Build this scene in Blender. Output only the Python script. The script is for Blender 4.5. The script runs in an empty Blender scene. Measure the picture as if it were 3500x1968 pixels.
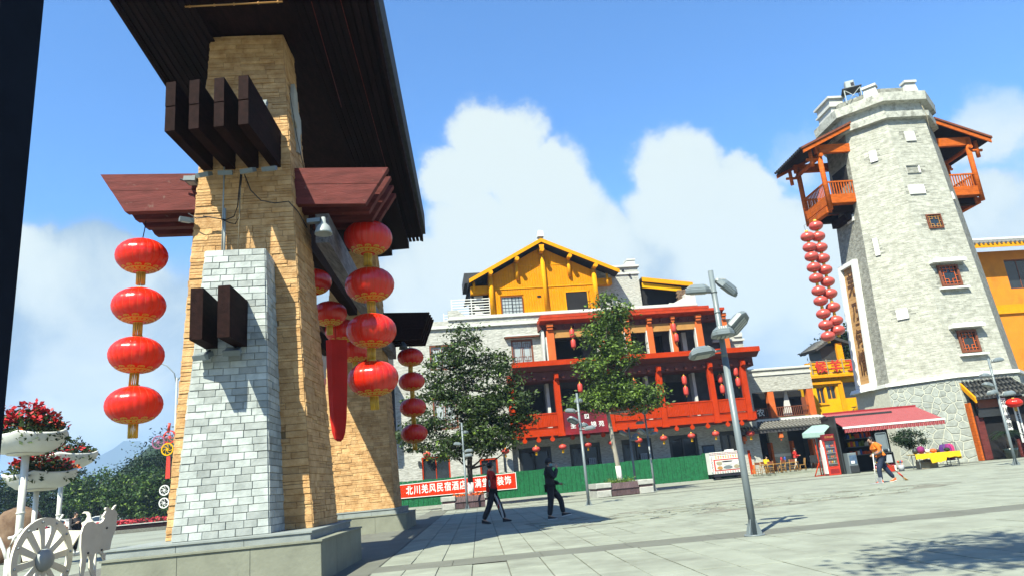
import bpy, bmesh, math, random
import numpy as np
from mathutils import Vector, Matrix, noise
random.seed(7)
rng = np.random.default_rng(7)
SC = bpy.context.scene
COL = SC.collection
R = math.radians

# ------------------------------------------------------------------ camera, sky, sun, exposure
cam_d = bpy.data.cameras.new('camera')
cam = bpy.data.objects.new('camera', cam_d)
COL.objects.link(cam)
SC.camera = cam
cam_d.sensor_width = 36.0
cam_d.lens = 2440.0 / 3500.0 * 36.0
cam_d.clip_start = 0.05
cam_d.clip_end = 9000.0
PITCH, ROLL = math.atan(657 / 2440.0), math.atan(0.0914)
_F = Vector((0, math.cos(PITCH), math.sin(PITCH)))
_R0 = Vector((1, 0, 0))
_U0 = Vector((0, -math.sin(PITCH), math.cos(PITCH)))
_I = _R0 * math.cos(ROLL) - _U0 * math.sin(ROLL)
_J = _R0 * math.sin(ROLL) + _U0 * math.cos(ROLL)
m3 = Matrix((_I, _J, -_F)).transposed()
cam.matrix_world = Matrix.Translation((0, 0, 1.2)) @ m3.to_4x4()

SUN_EL, SUN_AZ = R(51.0), R(27.0)          # height of the sun; its light travels towards +y turned 27 degrees to +x
sun_dir = Vector((math.sin(SUN_AZ) * math.cos(SUN_EL), math.cos(SUN_AZ) * math.cos(SUN_EL), -math.sin(SUN_EL)))
sd = bpy.data.lights.new('sun', 'SUN')
sd.energy = 5.0
sd.angle = R(0.53)
sd.color = (1.0, 0.985, 0.80)
sun = bpy.data.objects.new('sun', sd)
COL.objects.link(sun)
sun.rotation_euler = sun_dir.to_track_quat('-Z', 'Y').to_euler()
sun.location = (-20, -40, 60)

SC.view_settings.view_transform = 'Standard'
SC.view_settings.look = 'None'
SC.view_settings.gamma = 1.0
SC.view_settings.use_curve_mapping = False
SC.view_settings.exposure = 1.5

world = bpy.data.worlds.new('World')
SC.world = world
world.use_nodes = True


def sky_world():
    nt = world.node_tree
    N, L = nt.nodes, nt.links
    N.clear()
    out = N.new('ShaderNodeOutputWorld')
    bg = N.new('ShaderNodeBackground')
    bg.inputs['Strength'].default_value = 0.05
    L.new(bg.outputs[0], out.inputs[0])
    sky = N.new('ShaderNodeTexSky')
    sky.sky_type = 'NISHITA'
    sky.sun_disc = False
    sky.sun_elevation = SUN_EL
    sky.sun_rotation = math.pi + SUN_AZ
    sky.air_density = 1.0
    sky.dust_density = 0.6
    sky.ozone_density = 2.0
    tc = N.new('ShaderNodeTexCoord')

    def math_(op, a, b=None, c=None):
        n = N.new('ShaderNodeMath'); n.operation = op
        for i, x in enumerate((a, b, c)):
            if x is None: continue
            if isinstance(x, (int, float)): n.inputs[i].default_value = x
            else: L.new(x, n.inputs[i])
        return n.outputs[0]

    def ramp(x, a, b, smooth=True):
        n = N.new('ShaderNodeMapRange'); n.interpolation_type = 'SMOOTHERSTEP' if smooth else 'LINEAR'
        L.new(x, n.inputs[0]); n.inputs[1].default_value = a; n.inputs[2].default_value = b
        return n.outputs[0]

    def noise_(vec, scale, det, rough, dist=0.0):
        n = N.new('ShaderNodeTexNoise')
        n.inputs['Scale'].default_value = scale; n.inputs['Detail'].default_value = det
        n.inputs['Roughness'].default_value = rough; n.inputs['Distortion'].default_value = dist
        L.new(vec, n.inputs['Vector'])
        return n.outputs['Fac']
    d = tc.outputs['Generated']
    # noise bends the lookup direction, so the cloud edges come out ragged
    wob = N.new('ShaderNodeTexNoise'); wob.inputs['Scale'].default_value = 9.0; wob.inputs['Detail'].default_value = 8.0
    wob.inputs['Roughness'].default_value = 0.6
    L.new(d, wob.inputs['Vector'])
    wsub = N.new('ShaderNodeVectorMath'); wsub.operation = 'SUBTRACT'; wsub.inputs[1].default_value = (0.5, 0.5, 0.5)
    L.new(wob.outputs['Color'], wsub.inputs[0])
    wmul = N.new('ShaderNodeVectorMath'); wmul.operation = 'SCALE'; wmul.inputs['Scale'].default_value = 0.11
    L.new(wsub.outputs[0], wmul.inputs[0])
    dw = N.new('ShaderNodeVectorMath'); dw.operation = 'ADD'
    L.new(d, dw.inputs[0]); L.new(wmul.outputs[0], dw.inputs[1])
    dwv = dw.outputs[0]
    # cumulus heaps, each a soft ball of directions (x, y, z on the unit sphere, radius)
    blobs = CLOUDS
    tot = None
    for (x, y, z, r, w) in blobs:
        v = Vector((x, y, z)).normalized()
        n = N.new('ShaderNodeVectorMath'); n.operation = 'DISTANCE'
        L.new(dwv, n.inputs[0]); n.inputs[1].default_value = v
        q = ramp(n.outputs['Value'], r * 1.30, r * 0.45)
        q = math_('MULTIPLY', q, w)
        tot = q if tot is None else math_('MAXIMUM', tot, q)
    sep = N.new('ShaderNodeSeparateXYZ'); L.new(d, sep.inputs[0])
    el = sep.outputs['Z']
    low = ramp(el, 0.44, 0.16)
    base = noise_(dwv, 3.2, 9.0, 0.55)
    big = noise_(dwv, 1.3, 3.0, 0.5)
    dens = math_('ADD', math_('MULTIPLY', base, 0.55), math_('MULTIPLY', big, 0.35))
    dens = math_('ADD', dens, math_('MULTIPLY', low, 0.46))
    dens = math_('ADD', dens, math_('MULTIPLY', tot, 0.42))
    mask = ramp(dens, 0.55, 0.88)
    # shading inside the clouds: noise mixes blue-grey and white into the colour
    tex = noise_(d, 4.5, 8.0, 0.6, 0.4)
    tex2 = noise_(d, 1.9, 4.0, 0.5)
    sh = math_('ADD', math_('MULTIPLY', tex, 0.75), math_('MULTIPLY', tex2, 0.75))
    sh = math_('ADD', sh, math_('MULTIPLY', tot, 0.20))
    sh = ramp(sh, 0.58, 0.98)
    cr = N.new('ShaderNodeMix'); cr.data_type = 'RGBA'
    L.new(sh, cr.inputs['Factor'])
    cr.inputs[6].default_value = (2.3, 3.4, 4.5, 1)
    cr.inputs[7].default_value = (5.9, 6.55, 6.3, 1)
    mx = N.new('ShaderNodeMix'); mx.data_type = 'RGBA'
    tint = N.new('ShaderNodeMix'); tint.data_type = 'RGBA'; tint.blend_type = 'MULTIPLY'
    tint.inputs['Factor'].default_value = 1.0
    L.new(sky.outputs[0], tint.inputs[6]); tint.inputs[7].default_value = SKY_TINT
    L.new(mask, mx.inputs['Factor'])
    L.new(tint.outputs[2], mx.inputs[6]); L.new(cr.outputs[2], mx.inputs[7])
    L.new(mx.outputs[2], bg.inputs['Color'])


SKY_TINT = (0.84, 1.48, 2.02, 1)
CLOUDS = [(-0.006, 0.896, 0.444, 0.072, 1.00), (-0.063, 0.912, 0.405, 0.057, 0.90), (0.051, 0.928, 0.369, 0.081, 1.00), (-0.040, 0.949, 0.312, 0.094, 0.90), (0.105, 0.954, 0.282, 0.094, 0.90), (0.245, 0.893, 0.378, 0.073, 1.00), (0.313, 0.884, 0.347, 0.058, 0.90), (0.227, 0.918, 0.327, 0.068, 0.90), (0.317, 0.913, 0.258, 0.093, 0.90), (-0.120, 0.952, 0.282, 0.073, 0.70), (0.558, 0.754, 0.347, 0.050, 0.55), (0.540, 0.798, 0.266, 0.041, 0.45), (-0.509, 0.819, 0.263, 0.085, 0.75), (-0.557, 0.775, 0.298, 0.044, 0.70), (-0.508, 0.846, 0.160, 0.092, 0.70), (0.425, 0.881, 0.206, 0.082, 0.80), (0.385, 0.845, 0.372, 0.041, 0.40)]
sky_world()

# ------------------------------------------------------------------ materials


TONE = 0.56                                        # one exposure trim for all paints and stones


def mat(name, col, rough=0.8, var=0.12, sc=4.0, bump=0.0, bsc=30.0, metal=0.0, spec=0.35, col2=None, stretch=(1, 1, 1), wear=None, det=5.0):
    m = bpy.data.materials.new(name)
    m.use_nodes = True
    nt = m.node_tree
    N, L = nt.nodes, nt.links
    b = N['Principled BSDF']
    col = [c * TONE for c in col]
    if col2: col2 = [c * TONE for c in col2]
    if wear: wear = ([c * TONE for c in wear[0]],) + tuple(wear[1:])
    b.inputs['Roughness'].default_value = rough
    b.inputs['Metallic'].default_value = metal
    b.inputs['Specular IOR Level'].default_value = spec
    tc = N.new('ShaderNodeTexCoord')
    mp = N.new('ShaderNodeMapping')
    mp.inputs['Scale'].default_value = stretch
    L.new(tc.outputs['Object'], mp.inputs['Vector'])
    nz = N.new('ShaderNodeTexNoise')
    nz.inputs['Scale'].default_value = sc
    nz.inputs['Detail'].default_value = det
    nz.inputs['Roughness'].default_value = 0.62
    L.new(mp.outputs[0], nz.inputs['Vector'])
    rp = N.new('ShaderNodeValToRGB')
    rp.color_ramp.elements[0].position = 0.32
    rp.color_ramp.elements[1].position = 0.68
    a = [max(0.0, c * (1 - var)) for c in col]
    c2 = col2 if col2 else [min(1.0, c * (1 + var)) for c in col]
    rp.color_ramp.elements[0].color = (*a, 1)
    rp.color_ramp.elements[1].color = (*c2, 1)
    L.new(nz.outputs['Fac'], rp.inputs[0])
    colout = rp.outputs[0]
    if wear:                                   # blotches of stain or dirt with a shape of their own
        wcol, wsc, lo, hi = wear
        n2 = N.new('ShaderNodeTexNoise'); n2.inputs['Scale'].default_value = wsc; n2.inputs['Detail'].default_value = 7.0
        n2.inputs['Roughness'].default_value = 0.65
        L.new(tc.outputs['Object'], n2.inputs['Vector'])
        mr = N.new('ShaderNodeMapRange'); mr.inputs[1].default_value = lo; mr.inputs[2].default_value = hi
        L.new(n2.outputs['Fac'], mr.inputs[0])
        mx = N.new('ShaderNodeMix'); mx.data_type = 'RGBA'
        L.new(mr.outputs[0], mx.inputs['Factor']); L.new(colout, mx.inputs[6]); mx.inputs[7].default_value = (*wcol, 1)
        colout = mx.outputs[2]
    L.new(colout, b.inputs['Base Color'])
    if bump > 0:
        bz = N.new('ShaderNodeTexNoise')
        bz.inputs['Scale'].default_value = bsc
        bz.inputs['Detail'].default_value = 6.0
        L.new(mp.outputs[0], bz.inputs['Vector'])
        bp = N.new('ShaderNodeBump')
        bp.inputs['Strength'].default_value = bump
        bp.inputs['Distance'].default_value = 0.03
        L.new(bz.outputs['Fac'], bp.inputs['Height'])
        L.new(bp.outputs[0], b.inputs['Normal'])
    return m


def add_random(m, amt, per='island'):
    """each stone / board its own tone: multiply the base colour by a random value per mesh island (or object)."""
    nt = m.node_tree
    N, L = nt.nodes, nt.links
    b = N['Principled BSDF']
    src = b.inputs['Base Color'].links[0].from_socket
    if per == 'island':
        g = N.new('ShaderNodeNewGeometry'); o1 = g.outputs['Random Per Island']
    else:
        g = N.new('ShaderNodeObjectInfo'); o1 = g.outputs['Random']
    mr = N.new('ShaderNodeMapRange'); mr.inputs[3].default_value = 1 - amt; mr.inputs[4].default_value = 1 + amt
    L.new(o1, mr.inputs[0])
    mm = N.new('ShaderNodeMix'); mm.data_type = 'RGBA'; mm.blend_type = 'MULTIPLY'; mm.inputs['Factor'].default_value = 1
    L.new(src, mm.inputs[6]); L.new(mr.outputs[0], mm.inputs[7])
    L.new(mm.outputs[2], b.inputs['Base Color'])
    return m


# ------------------------------------------------------------------ mesh helpers
class MB:
    def __init__(s):
        s.v = []; s.f = []; s.m = []; s.sm = []

    def add(s, vs, fs, m=0, smooth=False):
        o = len(s.v)
        s.v += [tuple(p) for p in vs]
        for f in fs:
            s.f.append(tuple(i + o for i in f)); s.m.append(m); s.sm.append(smooth)
        return s

    def hexa(s, p, m=0):
        # p: 4 bottom (ccw) + 4 top
        return s.add(p, [(3, 2, 1, 0), (4, 5, 6, 7), (0, 1, 5, 4), (1, 2, 6, 5), (2, 3, 7, 6), (3, 0, 4, 7)], m)

    def box(s, x0, x1, y0, y1, z0, z1, m=0):
        return s.hexa([(x0, y0, z0), (x1, y0, z0), (x1, y1, z0), (x0, y1, z0), (x0, y0, z1), (x1, y0, z1), (x1, y1, z1), (x0, y1, z1)], m)

    def cbox(s, x0, x1, y0, y1, z0, z1, c=0.02, m=0):
        """box with the four front and top edges chamfered (front = -y)"""
        c = min(c, (x1 - x0) / 3, (z1 - z0) / 3, (y1 - y0) / 2)
        a = [(x0, y1, z0), (x1, y1, z0), (x1, y1, z1), (x0, y1, z1)]
        b = [(x0, y0 + c, z0), (x1, y0 + c, z0), (x1, y0 + c, z1), (x0, y0 + c, z1)]
        d = [(x0 + c, y0, z0 + c), (x1 - c, y0, z0 + c), (x1 - c, y0, z1 - c), (x0 + c, y0, z1 - c)]
        fs = [(3, 2, 1, 0)] and [(0, 1, 2, 3)]
        vs = a + b + d
        fs = [(0, 3, 2, 1)[::-1]]
        for i in range(4):
            j = (i + 1) % 4
            fs.append((i, j, 4 + j, 4 + i)[::-1]); fs.append((4 + i, 4 + j, 8 + j, 8 + i)[::-1])
        fs.append((8, 9, 10, 11))
        return s.add(vs, fs, m)

    def prism(s, poly, ax, a, b, m=0):
        """polygon (2-tuples) extruded along axis 'x','y','z' from a to b"""
        n = len(poly)
        def P(q, t):
            return {'x': (t, q[0], q[1]), 'y': (q[0], t, q[1]), 'z': (q[0], q[1], t)}[ax]
        vs = [P(q, a) for q in poly] + [P(q, b) for q in poly]
        fs = [tuple(range(n))[::-1], tuple(range(n, 2 * n))] + [(i, (i + 1) % n, n + (i + 1) % n, n + i) for i in range(n)]
        return s.add(vs, fs, m)

    def tube(s, pts, r, n=8, m=0, caps=True, smooth=True):
        pts = [Vector(p) for p in pts]
        rs = r if isinstance(r, (list, tuple)) else [r] * len(pts)
        o = len(s.v)
        up = Vector((0.013, 0.021, 1))
        for i, p in enumerate(pts):
            t = (pts[min(i + 1, len(pts) - 1)] - pts[max(i - 1, 0)])
            t = t.normalized() if t.length > 1e-9 else Vector((0, 0, 1))
            if abs(t.dot(up.normalized())) > 0.95: a = t.cross(Vector((1, 0, 0)))
            else: a = t.cross(up)
            a.normalize(); b = t.cross(a)
            for k in range(n):
                w = 2 * math.pi * k / n
                s.v.append(tuple(p + (a * math.cos(w) + b * math.sin(w)) * rs[i]))
        for i in range(len(pts) - 1):
            for k in range(n):
                k2 = (k + 1) % n
                s.f.append((o + i * n + k, o + i * n + k2, o + (i + 1) * n + k2, o + (i + 1) * n + k)); s.m.append(m); s.sm.append(smooth)
        if caps:
            s.f.append(tuple(o + k for k in range(n))[::-1]); s.m.append(m); s.sm.append(False)
            e = o + (len(pts) - 1) * n
            s.f.append(tuple(e + k for k in range(n))); s.m.append(m); s.sm.append(False)
        return s

    def lathe(s, prof, c=(0, 0, 0), n=16, m=0, smooth=True, sx=1.0, sy=1.0, rot=0.0):
        o = len(s.v)
        for (r, z) in prof:
            for k in range(n):
                w = 2 * math.pi * k / n + rot
                s.v.append((c[0] + r * math.cos(w) * sx, c[1] + r * math.sin(w) * sy, c[2] + z))
        for i in range(len(prof) - 1):
            for k in range(n):
                k2 = (k + 1) % n
                s.f.append((o + i * n + k, o + i * n + k2, o + (i + 1) * n + k2, o + (i + 1) * n + k)); s.m.append(m); s.sm.append(smooth)
        s.f.append(tuple(o + k for k in range(n))[::-1]); s.m.append(m); s.sm.append(smooth)
        e = o + (len(prof) - 1) * n
        s.f.append(tuple(e + k for k in range(n))); s.m.append(m); s.sm.append(smooth)
        return s

    def ball(s, c, r, n=12, k=7, m=0, sz=1.0, sx=1.0, sy=1.0):
        prof = [(max(1e-4, r * math.sin(math.pi * i / k)), -r * sz * math.cos(math.pi * i / k)) for i in range(k + 1)]
        return s.lathe(prof, c, n, m, True, sx, sy)

    def build(s, name, mats, parent=None, world=False, recalc=True, kind=None, label=None):
        me = bpy.data.meshes.new(name)
        vs = s.v
        if world and parent is not None:
            inv = ROOTS[root_of(parent)].inverted()
            vs = [tuple(inv @ Vector(p)) for p in vs]
        me.from_pydata(vs, [], s.f)
        if not isinstance(mats, (list, tuple)): mats = [mats]
        for q in mats: me.materials.append(q)
        me.polygons.foreach_set('material_index', s.m)
        me.polygons.foreach_set('use_smooth', s.sm)
        if recalc:
            bm = bmesh.new(); bm.from_mesh(me)
            bmesh.ops.recalc_face_normals(bm, faces=bm.faces)
            bm.to_mesh(me); bm.free()
        me.update()
        return link(name, me, parent, kind, label)


ROOTS = {}


def root_of(o):
    while o.parent is not None: o = o.parent
    return o.name


def link(name, me, parent=None, kind=None, label=None):
    o = bpy.data.objects.new(name, me)
    COL.objects.link(o)
    if parent is not None: o.parent = parent
    if kind: o['kind'] = kind
    if label: o['label'] = label
    return o


def tag(o, label, cat, group=None):
    o['label'] = label; o['category'] = cat
    if group: o['group'] = group
    return o


def thing(name, label, cat, loc=(0, 0, 0), rz=0.0, group=None):
    o = bpy.data.objects.new(name, None)
    COL.objects.link(o)
    o.empty_display_size = 0.3
    o.location = loc; o.rotation_euler = (0, 0, rz)
    ROOTS[o.name] = Matrix.Translation(loc) @ Matrix.Rotation(rz, 4, 'Z')
    return tag(o, label, cat, group)


def kids(o):
    return [c for c in COL.objects if c.parent == o]


def dup(root, loc, rz=None, label=None, group=None, scale=None, rot=None):
    r = root.copy(); COL.objects.link(r)
    r.location = loc
    if rz is not None: r.rotation_euler = (0, 0, rz)
    if rot is not None: r.rotation_euler = rot
    if scale is not None: r.scale = scale if isinstance(scale, (tuple, list)) else (scale,) * 3
    if label: r['label'] = label
    if group: r['group'] = group
    for ch in list(root.children):
        c = ch.copy(); COL.objects.link(c); c.parent = r
        for g in list(ch.children):
            d = g.copy(); COL.objects.link(d); d.parent = c
    return r


def text_mesh(s, name, size, m, parent, mw, depth=0.01, bold=0.0, world=False):
    """lettering with Blender's own built-in font, made into a mesh; mw places it (x = reading direction, z of text = out of the sign)"""
    cu = bpy.data.curves.new(name, 'FONT')
    cu.body = s; cu.size = size; cu.extrude = depth
    cu.align_x = 'CENTER'; cu.align_y = 'CENTER'; cu.resolution_u = 2
    o = bpy.data.objects.new(name, cu); COL.objects.link(o)
    dg = bpy.context.evaluated_depsgraph_get()
    me = bpy.data.meshes.new_from_object(o.evaluated_get(dg))
    bpy.data.objects.remove(o); bpy.data.curves.remove(cu)
    if world: mw = ROOTS[root_of(parent)].inverted() @ mw
    if bold:                                         # thicker strokes: the outline laid down five times, a little shifted
        bm = bmesh.new()
        for i, (dx, dy) in enumerate(((0, 0), (1, 0), (-1, 0), (0, 1), (0, -1))):
            c_ = me.copy(); c_.transform(Matrix.Translation((dx * bold, dy * bold, i * 0.0006))); bm.from_mesh(c_); bpy.data.meshes.remove(c_)
        bm.to_mesh(me); bm.free()
    me.transform(mw)
    me.materials.clear(); me.materials.append(m)
    return link(name, me, parent)


def frame(origin, ex, ey):
    """4x4 with x axis ex, y axis ey, z = ex x ey"""
    ex = Vector(ex).normalized(); ey = Vector(ey).normalized(); ez = ex.cross(ey).normalized(); ey = ez.cross(ex)
    M4 = Matrix((ex, ey, ez)).transposed().to_4x4()
    return Matrix.Translation(origin) @ M4


def lerp(a, b, t): return Vector(a) * (1 - t) + Vector(b) * t


def face_pieces(P00, P10, P11, P01, row, wmin, wmax, dep=(0.02, 0.05), gap=0.008, rnd=None, split=0.0, bond=False, bev=0.012, skip=None):
    """stones laid in courses on a four-sided face; returns lists of 12 corner points each (back, shoulder, front)"""
    rnd = rnd or random
    P00, P10, P11, P01 = map(Vector, (P00, P10, P11, P01))
    H = ((P01 - P00).length + (P11 - P10).length) / 2
    nrm = (P10 - P00).cross(P01 - P00).normalized()
    n = max(1, round(H / row))
    hs = [1 + rnd.uniform(-0.18, 0.18) * (0 if bond else 1) for _ in range(n)]
    tot = sum(hs); t = 0.0
    out = []

    def Q(s_, t_): return lerp(lerp(P00, P10, s_), lerp(P01, P11, s_), t_)
    for i in range(n):
        t0, t1 = t, t + hs[i] / tot
        t = t1
        tm = (t0 + t1) / 2
        W = (Q(1, tm) - Q(0, tm)).length
        xs = [0.0]
        first = True
        while xs[-1] < W - wmin * 0.6:
            w = rnd.uniform(wmin, wmax)
            if bond and first and i % 2: w *= 0.5
            first = False
            xs.append(xs[-1] + w)
        xs[-1] = W
        if len(xs) > 2 and xs[-1] - xs[-2] < wmin * 0.4: xs.pop(-2)
        for a, b in zip(xs[:-1], xs[1:]):
            cells = [(t0, t1)]
            if rnd.random() < split:
                c_ = t0 + (t1 - t0) * rnd.uniform(0.35, 0.65); cells = [(t0, c_), (c_, t1)]
            for (u0, u1) in cells:
                if skip and skip(a / W, b / W, (u0 + u1) / 2): continue
                g = gap / 2
                s0, s1 = (a + g) / W, (b - g) / W
                v0, v1 = u0 + g / H, u1 - g / H
                d = rnd.uniform(*dep)
                bs = bev / W; bt = bev / H
                j = lambda: rnd.uniform(-0.25, 0.25) * bev
                c4 = [Q(s0, v0), Q(s1, v0), Q(s1, v1), Q(s0, v1)]
                f4 = [Q(s0 + bs, v0 + bt), Q(s1 - bs, v0 + bt), Q(s1 - bs, v1 - bt), Q(s0 + bs, v1 - bt)]
                out.append([p - nrm * 0.01 for p in c4] + [p + nrm * (d * 0.7) for p in c4] + [p + nrm * (d + j()) for p in f4])
    return out


PIECE_F = [(0, 1, 5, 4), (1, 2, 6, 5), (2, 3, 7, 6), (3, 0, 4, 7), (4, 5, 9, 8), (5, 6, 10, 9), (6, 7, 11, 10), (7, 4, 8, 11), (8, 9, 10, 11)]


def pieces_as_parts(name, pcs, m, parent, world=True):
    inv = ROOTS[root_of(parent)].inverted() if world else Matrix.Identity(4)
    for p in pcs:
        me = bpy.data.meshes.new(name)
        me.from_pydata([tuple(inv @ q) for q in p], [], PIECE_F)
        me.materials.append(m); me.update()
        link(name, me, parent)


def pieces_as_stuff(name, pcs, m, parent, world=True):
    b = MB()
    for p in pcs: b.add(p, PIECE_F)
    return b.build(name, m, parent, world=world, recalc=False, kind='stuff')
# ------------------------------------------------------------------ the materials of the place
M = {}
M['tan'] = add_random(mat('tan_ledge_stone', (0.68, 0.36, 0.135), 0.9, 0.22, 5.0, 0.5, 26, col2=(0.84, 0.53, 0.25)), 0.16)
M['tan_obj'] = add_random(mat('tan_ledge_stone_single', (0.68, 0.36, 0.135), 0.9, 0.22, 5.0, 0.5, 26, col2=(0.84, 0.53, 0.25)), 0.16, 'object')
M['mortar_tan'] = mat('tan_mortar', (0.26, 0.17, 0.085), 0.95, 0.2, 9)
M['gtile'] = add_random(mat('grey_marble_tile', (0.44, 0.48, 0.465), 0.55, 0.14, 3.5, 0.25, 12, col2=(0.60, 0.64, 0.62), wear=((0.32, 0.35, 0.34), 2.4, 0.56, 0.74)), 0.26)
M['gtile_obj'] = add_random(mat('grey_marble_tile_single', (0.44, 0.48, 0.465), 0.55, 0.14, 3.5, 0.25, 12, col2=(0.60, 0.64, 0.62), wear=((0.32, 0.35, 0.34), 2.4, 0.56, 0.74)), 0.26, 'object')
M['mortar_grey'] = mat('grey_mortar', (0.30, 0.32, 0.31), 0.95, 0.2, 9)
M['plinth'] = mat('plinth_slab_stone', (0.28, 0.29, 0.225), 0.8, 0.16, 1.8, 0.15, 20, wear=((0.20, 0.21, 0.17), 1.3, 0.56, 0.78))
M['plinth_cap'] = mat('plinth_cap_granite', (0.32, 0.355, 0.345), 0.7, 0.14, 3.0, 0.1, 40, wear=((0.3, 0.32, 0.3), 2.0, 0.58, 0.75))
M['wood_dark'] = mat('dark_stained_timber', (0.022, 0.009, 0.008), 0.75, 0.5, 3.0, 0.35, 18, stretch=(4, 1, 4), spec=0.06)
M['wood_dark2'] = add_random(mat('dark_soffit_board', (0.018, 0.009, 0.010), 0.7, 0.4, 3.0, 0.3, 14, stretch=(6, 0.6, 6), spec=0.04), 0.3, 'object')
M['wood_red'] = mat('weathered_red_timber', (0.17, 0.040, 0.036), 0.7, 0.3, 2.2, 0.3, 14, stretch=(0.8, 3, 5), wear=((0.24, 0.14, 0.12), 6.0, 0.62, 0.72), spec=0.12)
M['wood_grey'] = mat('bleached_timber', (0.20, 0.19, 0.21), 0.8, 0.5, 3.0, 0.3, 14, stretch=(6, 0.7, 5))
M['black_tile'] = mat('dark_roof_tile', (0.055, 0.055, 0.06), 0.8, 0.3, 5, 0.3, 30)
M['roof_tile'] = add_random(mat('grey_clay_roof_tile', (0.17, 0.16, 0.145), 0.85, 0.3, 4, 0.4, 30, col2=(0.28, 0.27, 0.25)), 0.15)
M['metal_grey'] = mat('grey_painted_metal', (0.20, 0.24, 0.26), 0.42, 0.06, 6, 0.05, 60, spec=0.5)
M['metal_pale'] = mat('pale_grey_metal', (0.42, 0.46, 0.46), 0.45, 0.08, 6, spec=0.5)
M['metal_dark'] = mat('dark_metal', (0.035, 0.04, 0.045), 0.5, 0.2, 6, spec=0.4)
M['steel'] = mat('bare_steel', (0.5, 0.5, 0.5), 0.3, 0.1, 8, metal=1.0)
M['glass_lamp'] = mat('lamp_louvre', (0.62, 0.63, 0.58), 0.4, 0.1, 6, spec=0.5)
M['cream_metal'] = mat('cream_painted_sheet', (0.98, 0.93, 0.78), 0.5, 0.08, 3, spec=0.5)
M['white_metal'] = mat('white_painted_pipe', (0.98, 0.98, 0.92), 0.4, 0.06, 3, spec=0.5)
M['post_dark'] = mat('dark_blue_painted_post', (0.012, 0.017, 0.03), 0.75, 0.3, 2, spec=0.05)
M['cable'] = mat('black_cable', (0.012, 0.012, 0.014), 0.6, 0.1)
M['gold'] = mat('gold_fringe', (1.0, 0.60, 0.05), 0.45, 0.35, 30, 0.4, 60, stretch=(1, 1, 0.08), spec=0.5)
M['seam'] = mat('orange_seam', (0.90, 0.10, 0.02), 0.5, 0.1, 20)
M['gold_paint'] = mat('gold_print', (1.0, 0.55, 0.06), 0.5, 0.15, 20)
M['drape'] = mat('bright_red_cloth', (1.0, 0.03, 0.012), 0.7, 0.12, 2, 0.1, 6)
M['red_paint'] = mat('signal_red_paint', (0.70, 0.045, 0.02), 0.45, 0.08, 3, spec=0.45)
M['banner_red'] = mat('printed_red_banner', (0.95, 0.04, 0.008), 0.7, 0.06, 1.5, spec=0.05)
M['white'] = mat('white_paint', (0.95, 0.95, 0.92), 0.6, 0.05, 3)
M['white_dirty'] = mat('stained_white_coping', (0.74, 0.74, 0.70), 0.75, 0.08, 4, 0.2, 20, wear=((0.36, 0.36, 0.33), 3.0, 0.6, 0.8))
M['wall_white'] = mat('white_ledge_stone', (0.50, 0.49, 0.44), 0.9, 0.3, 2.2, 1.0, 2.6, col2=(0.78, 0.77, 0.71), stretch=(1.6, 1.6, 9.0), wear=((0.33, 0.31, 0.25), 0.9, 0.6, 0.8))
M['tower_stone'] = add_random(mat('tower_ledge_stone', (0.49, 0.485, 0.41), 0.9, 0.14, 3.0, 0.4, 14, col2=(0.63, 0.625, 0.55)), 0.13)
M['tower_rough'] = mat('tower_rough_render', (0.30, 0.30, 0.255), 0.95, 0.35, 3.0, 1.0, 7.0, col2=(0.47, 0.47, 0.415), stretch=(1, 1, 1.6))
M['base_stone'] = add_random(mat('rubble_stone', (0.37, 0.395, 0.36), 0.85, 0.2, 4.0, 0.4, 18, col2=(0.47, 0.50, 0.46)), 0.14, 'object')
M['base_mortar'] = mat('pale_mortar', (0.62, 0.62, 0.52), 0.95, 0.12, 6, 0.3, 20)
M['orange_wall'] = mat('ochre_orange_render', (0.90, 0.30, 0.010), 0.85, 0.08, 1.2, 0.1, 16, wear=((0.60, 0.20, 0.012), 0.8, 0.55, 0.8))
M['yellow_wall'] = mat('bright_yellow_boarding', (0.92, 0.335, 0.006), 0.8, 0.10, 2.0, 0.1, 16, spec=0.06)
M['yellow_trim'] = mat('yellow_timber', (0.95, 0.40, 0.010), 0.75, 0.1, 3.0, spec=0.06)
M['yellow_paint'] = mat('lemon_yellow_render', (0.95, 0.50, 0.008), 0.85, 0.08, 1.5, spec=0.06)
M['vermilion'] = mat('vermilion_timber', (0.56, 0.045, 0.006), 0.8, 0.12, 2.0, 0.1, 10, stretch=(1, 1, 1), spec=0.06)
M['eave_red'] = mat('brick_red_timber', (0.55, 0.060, 0.022), 0.75, 0.2, 2.0, spec=0.06)
M['frieze'] = mat('dark_red_frieze', (0.16, 0.03, 0.022), 0.7, 0.2, 2.0)
M['column'] = mat('terracotta_column', (0.78, 0.17, 0.045), 0.8, 0.14, 2.0, spec=0.06)
M['ochre'] = mat('ochre_lintel', (0.56, 0.27, 0.07), 0.75, 0.12, 2.0)
M['brown_frame'] = mat('brown_window_frame', (0.24, 0.07, 0.03), 0.6, 0.2, 3.0)
M['balcony_wood'] = mat('orange_brown_timber', (0.62, 0.135, 0.020), 0.75, 0.3, 2.5, 0.3, 12, stretch=(1.2, 1.2, 5), spec=0.06)
M['room_dark'] = mat('unlit_room', (0.012, 0.011, 0.013), 0.9, 0.3, 1.5)  # near-black colour stands in for the shade inside rooms and stalls
M['room_wall'] = mat('grey_plaster', (0.085, 0.08, 0.085), 0.9, 0.3, 1.5)
M['glass'] = mat('window_glass', (0.03, 0.04, 0.05), 0.08, 0.2, 1.0, spec=0.6)
M['glass_pale'] = mat('curtained_window_glass', (0.50, 0.55, 0.56), 0.25, 0.12, 1.2, spec=0.6)
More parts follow.
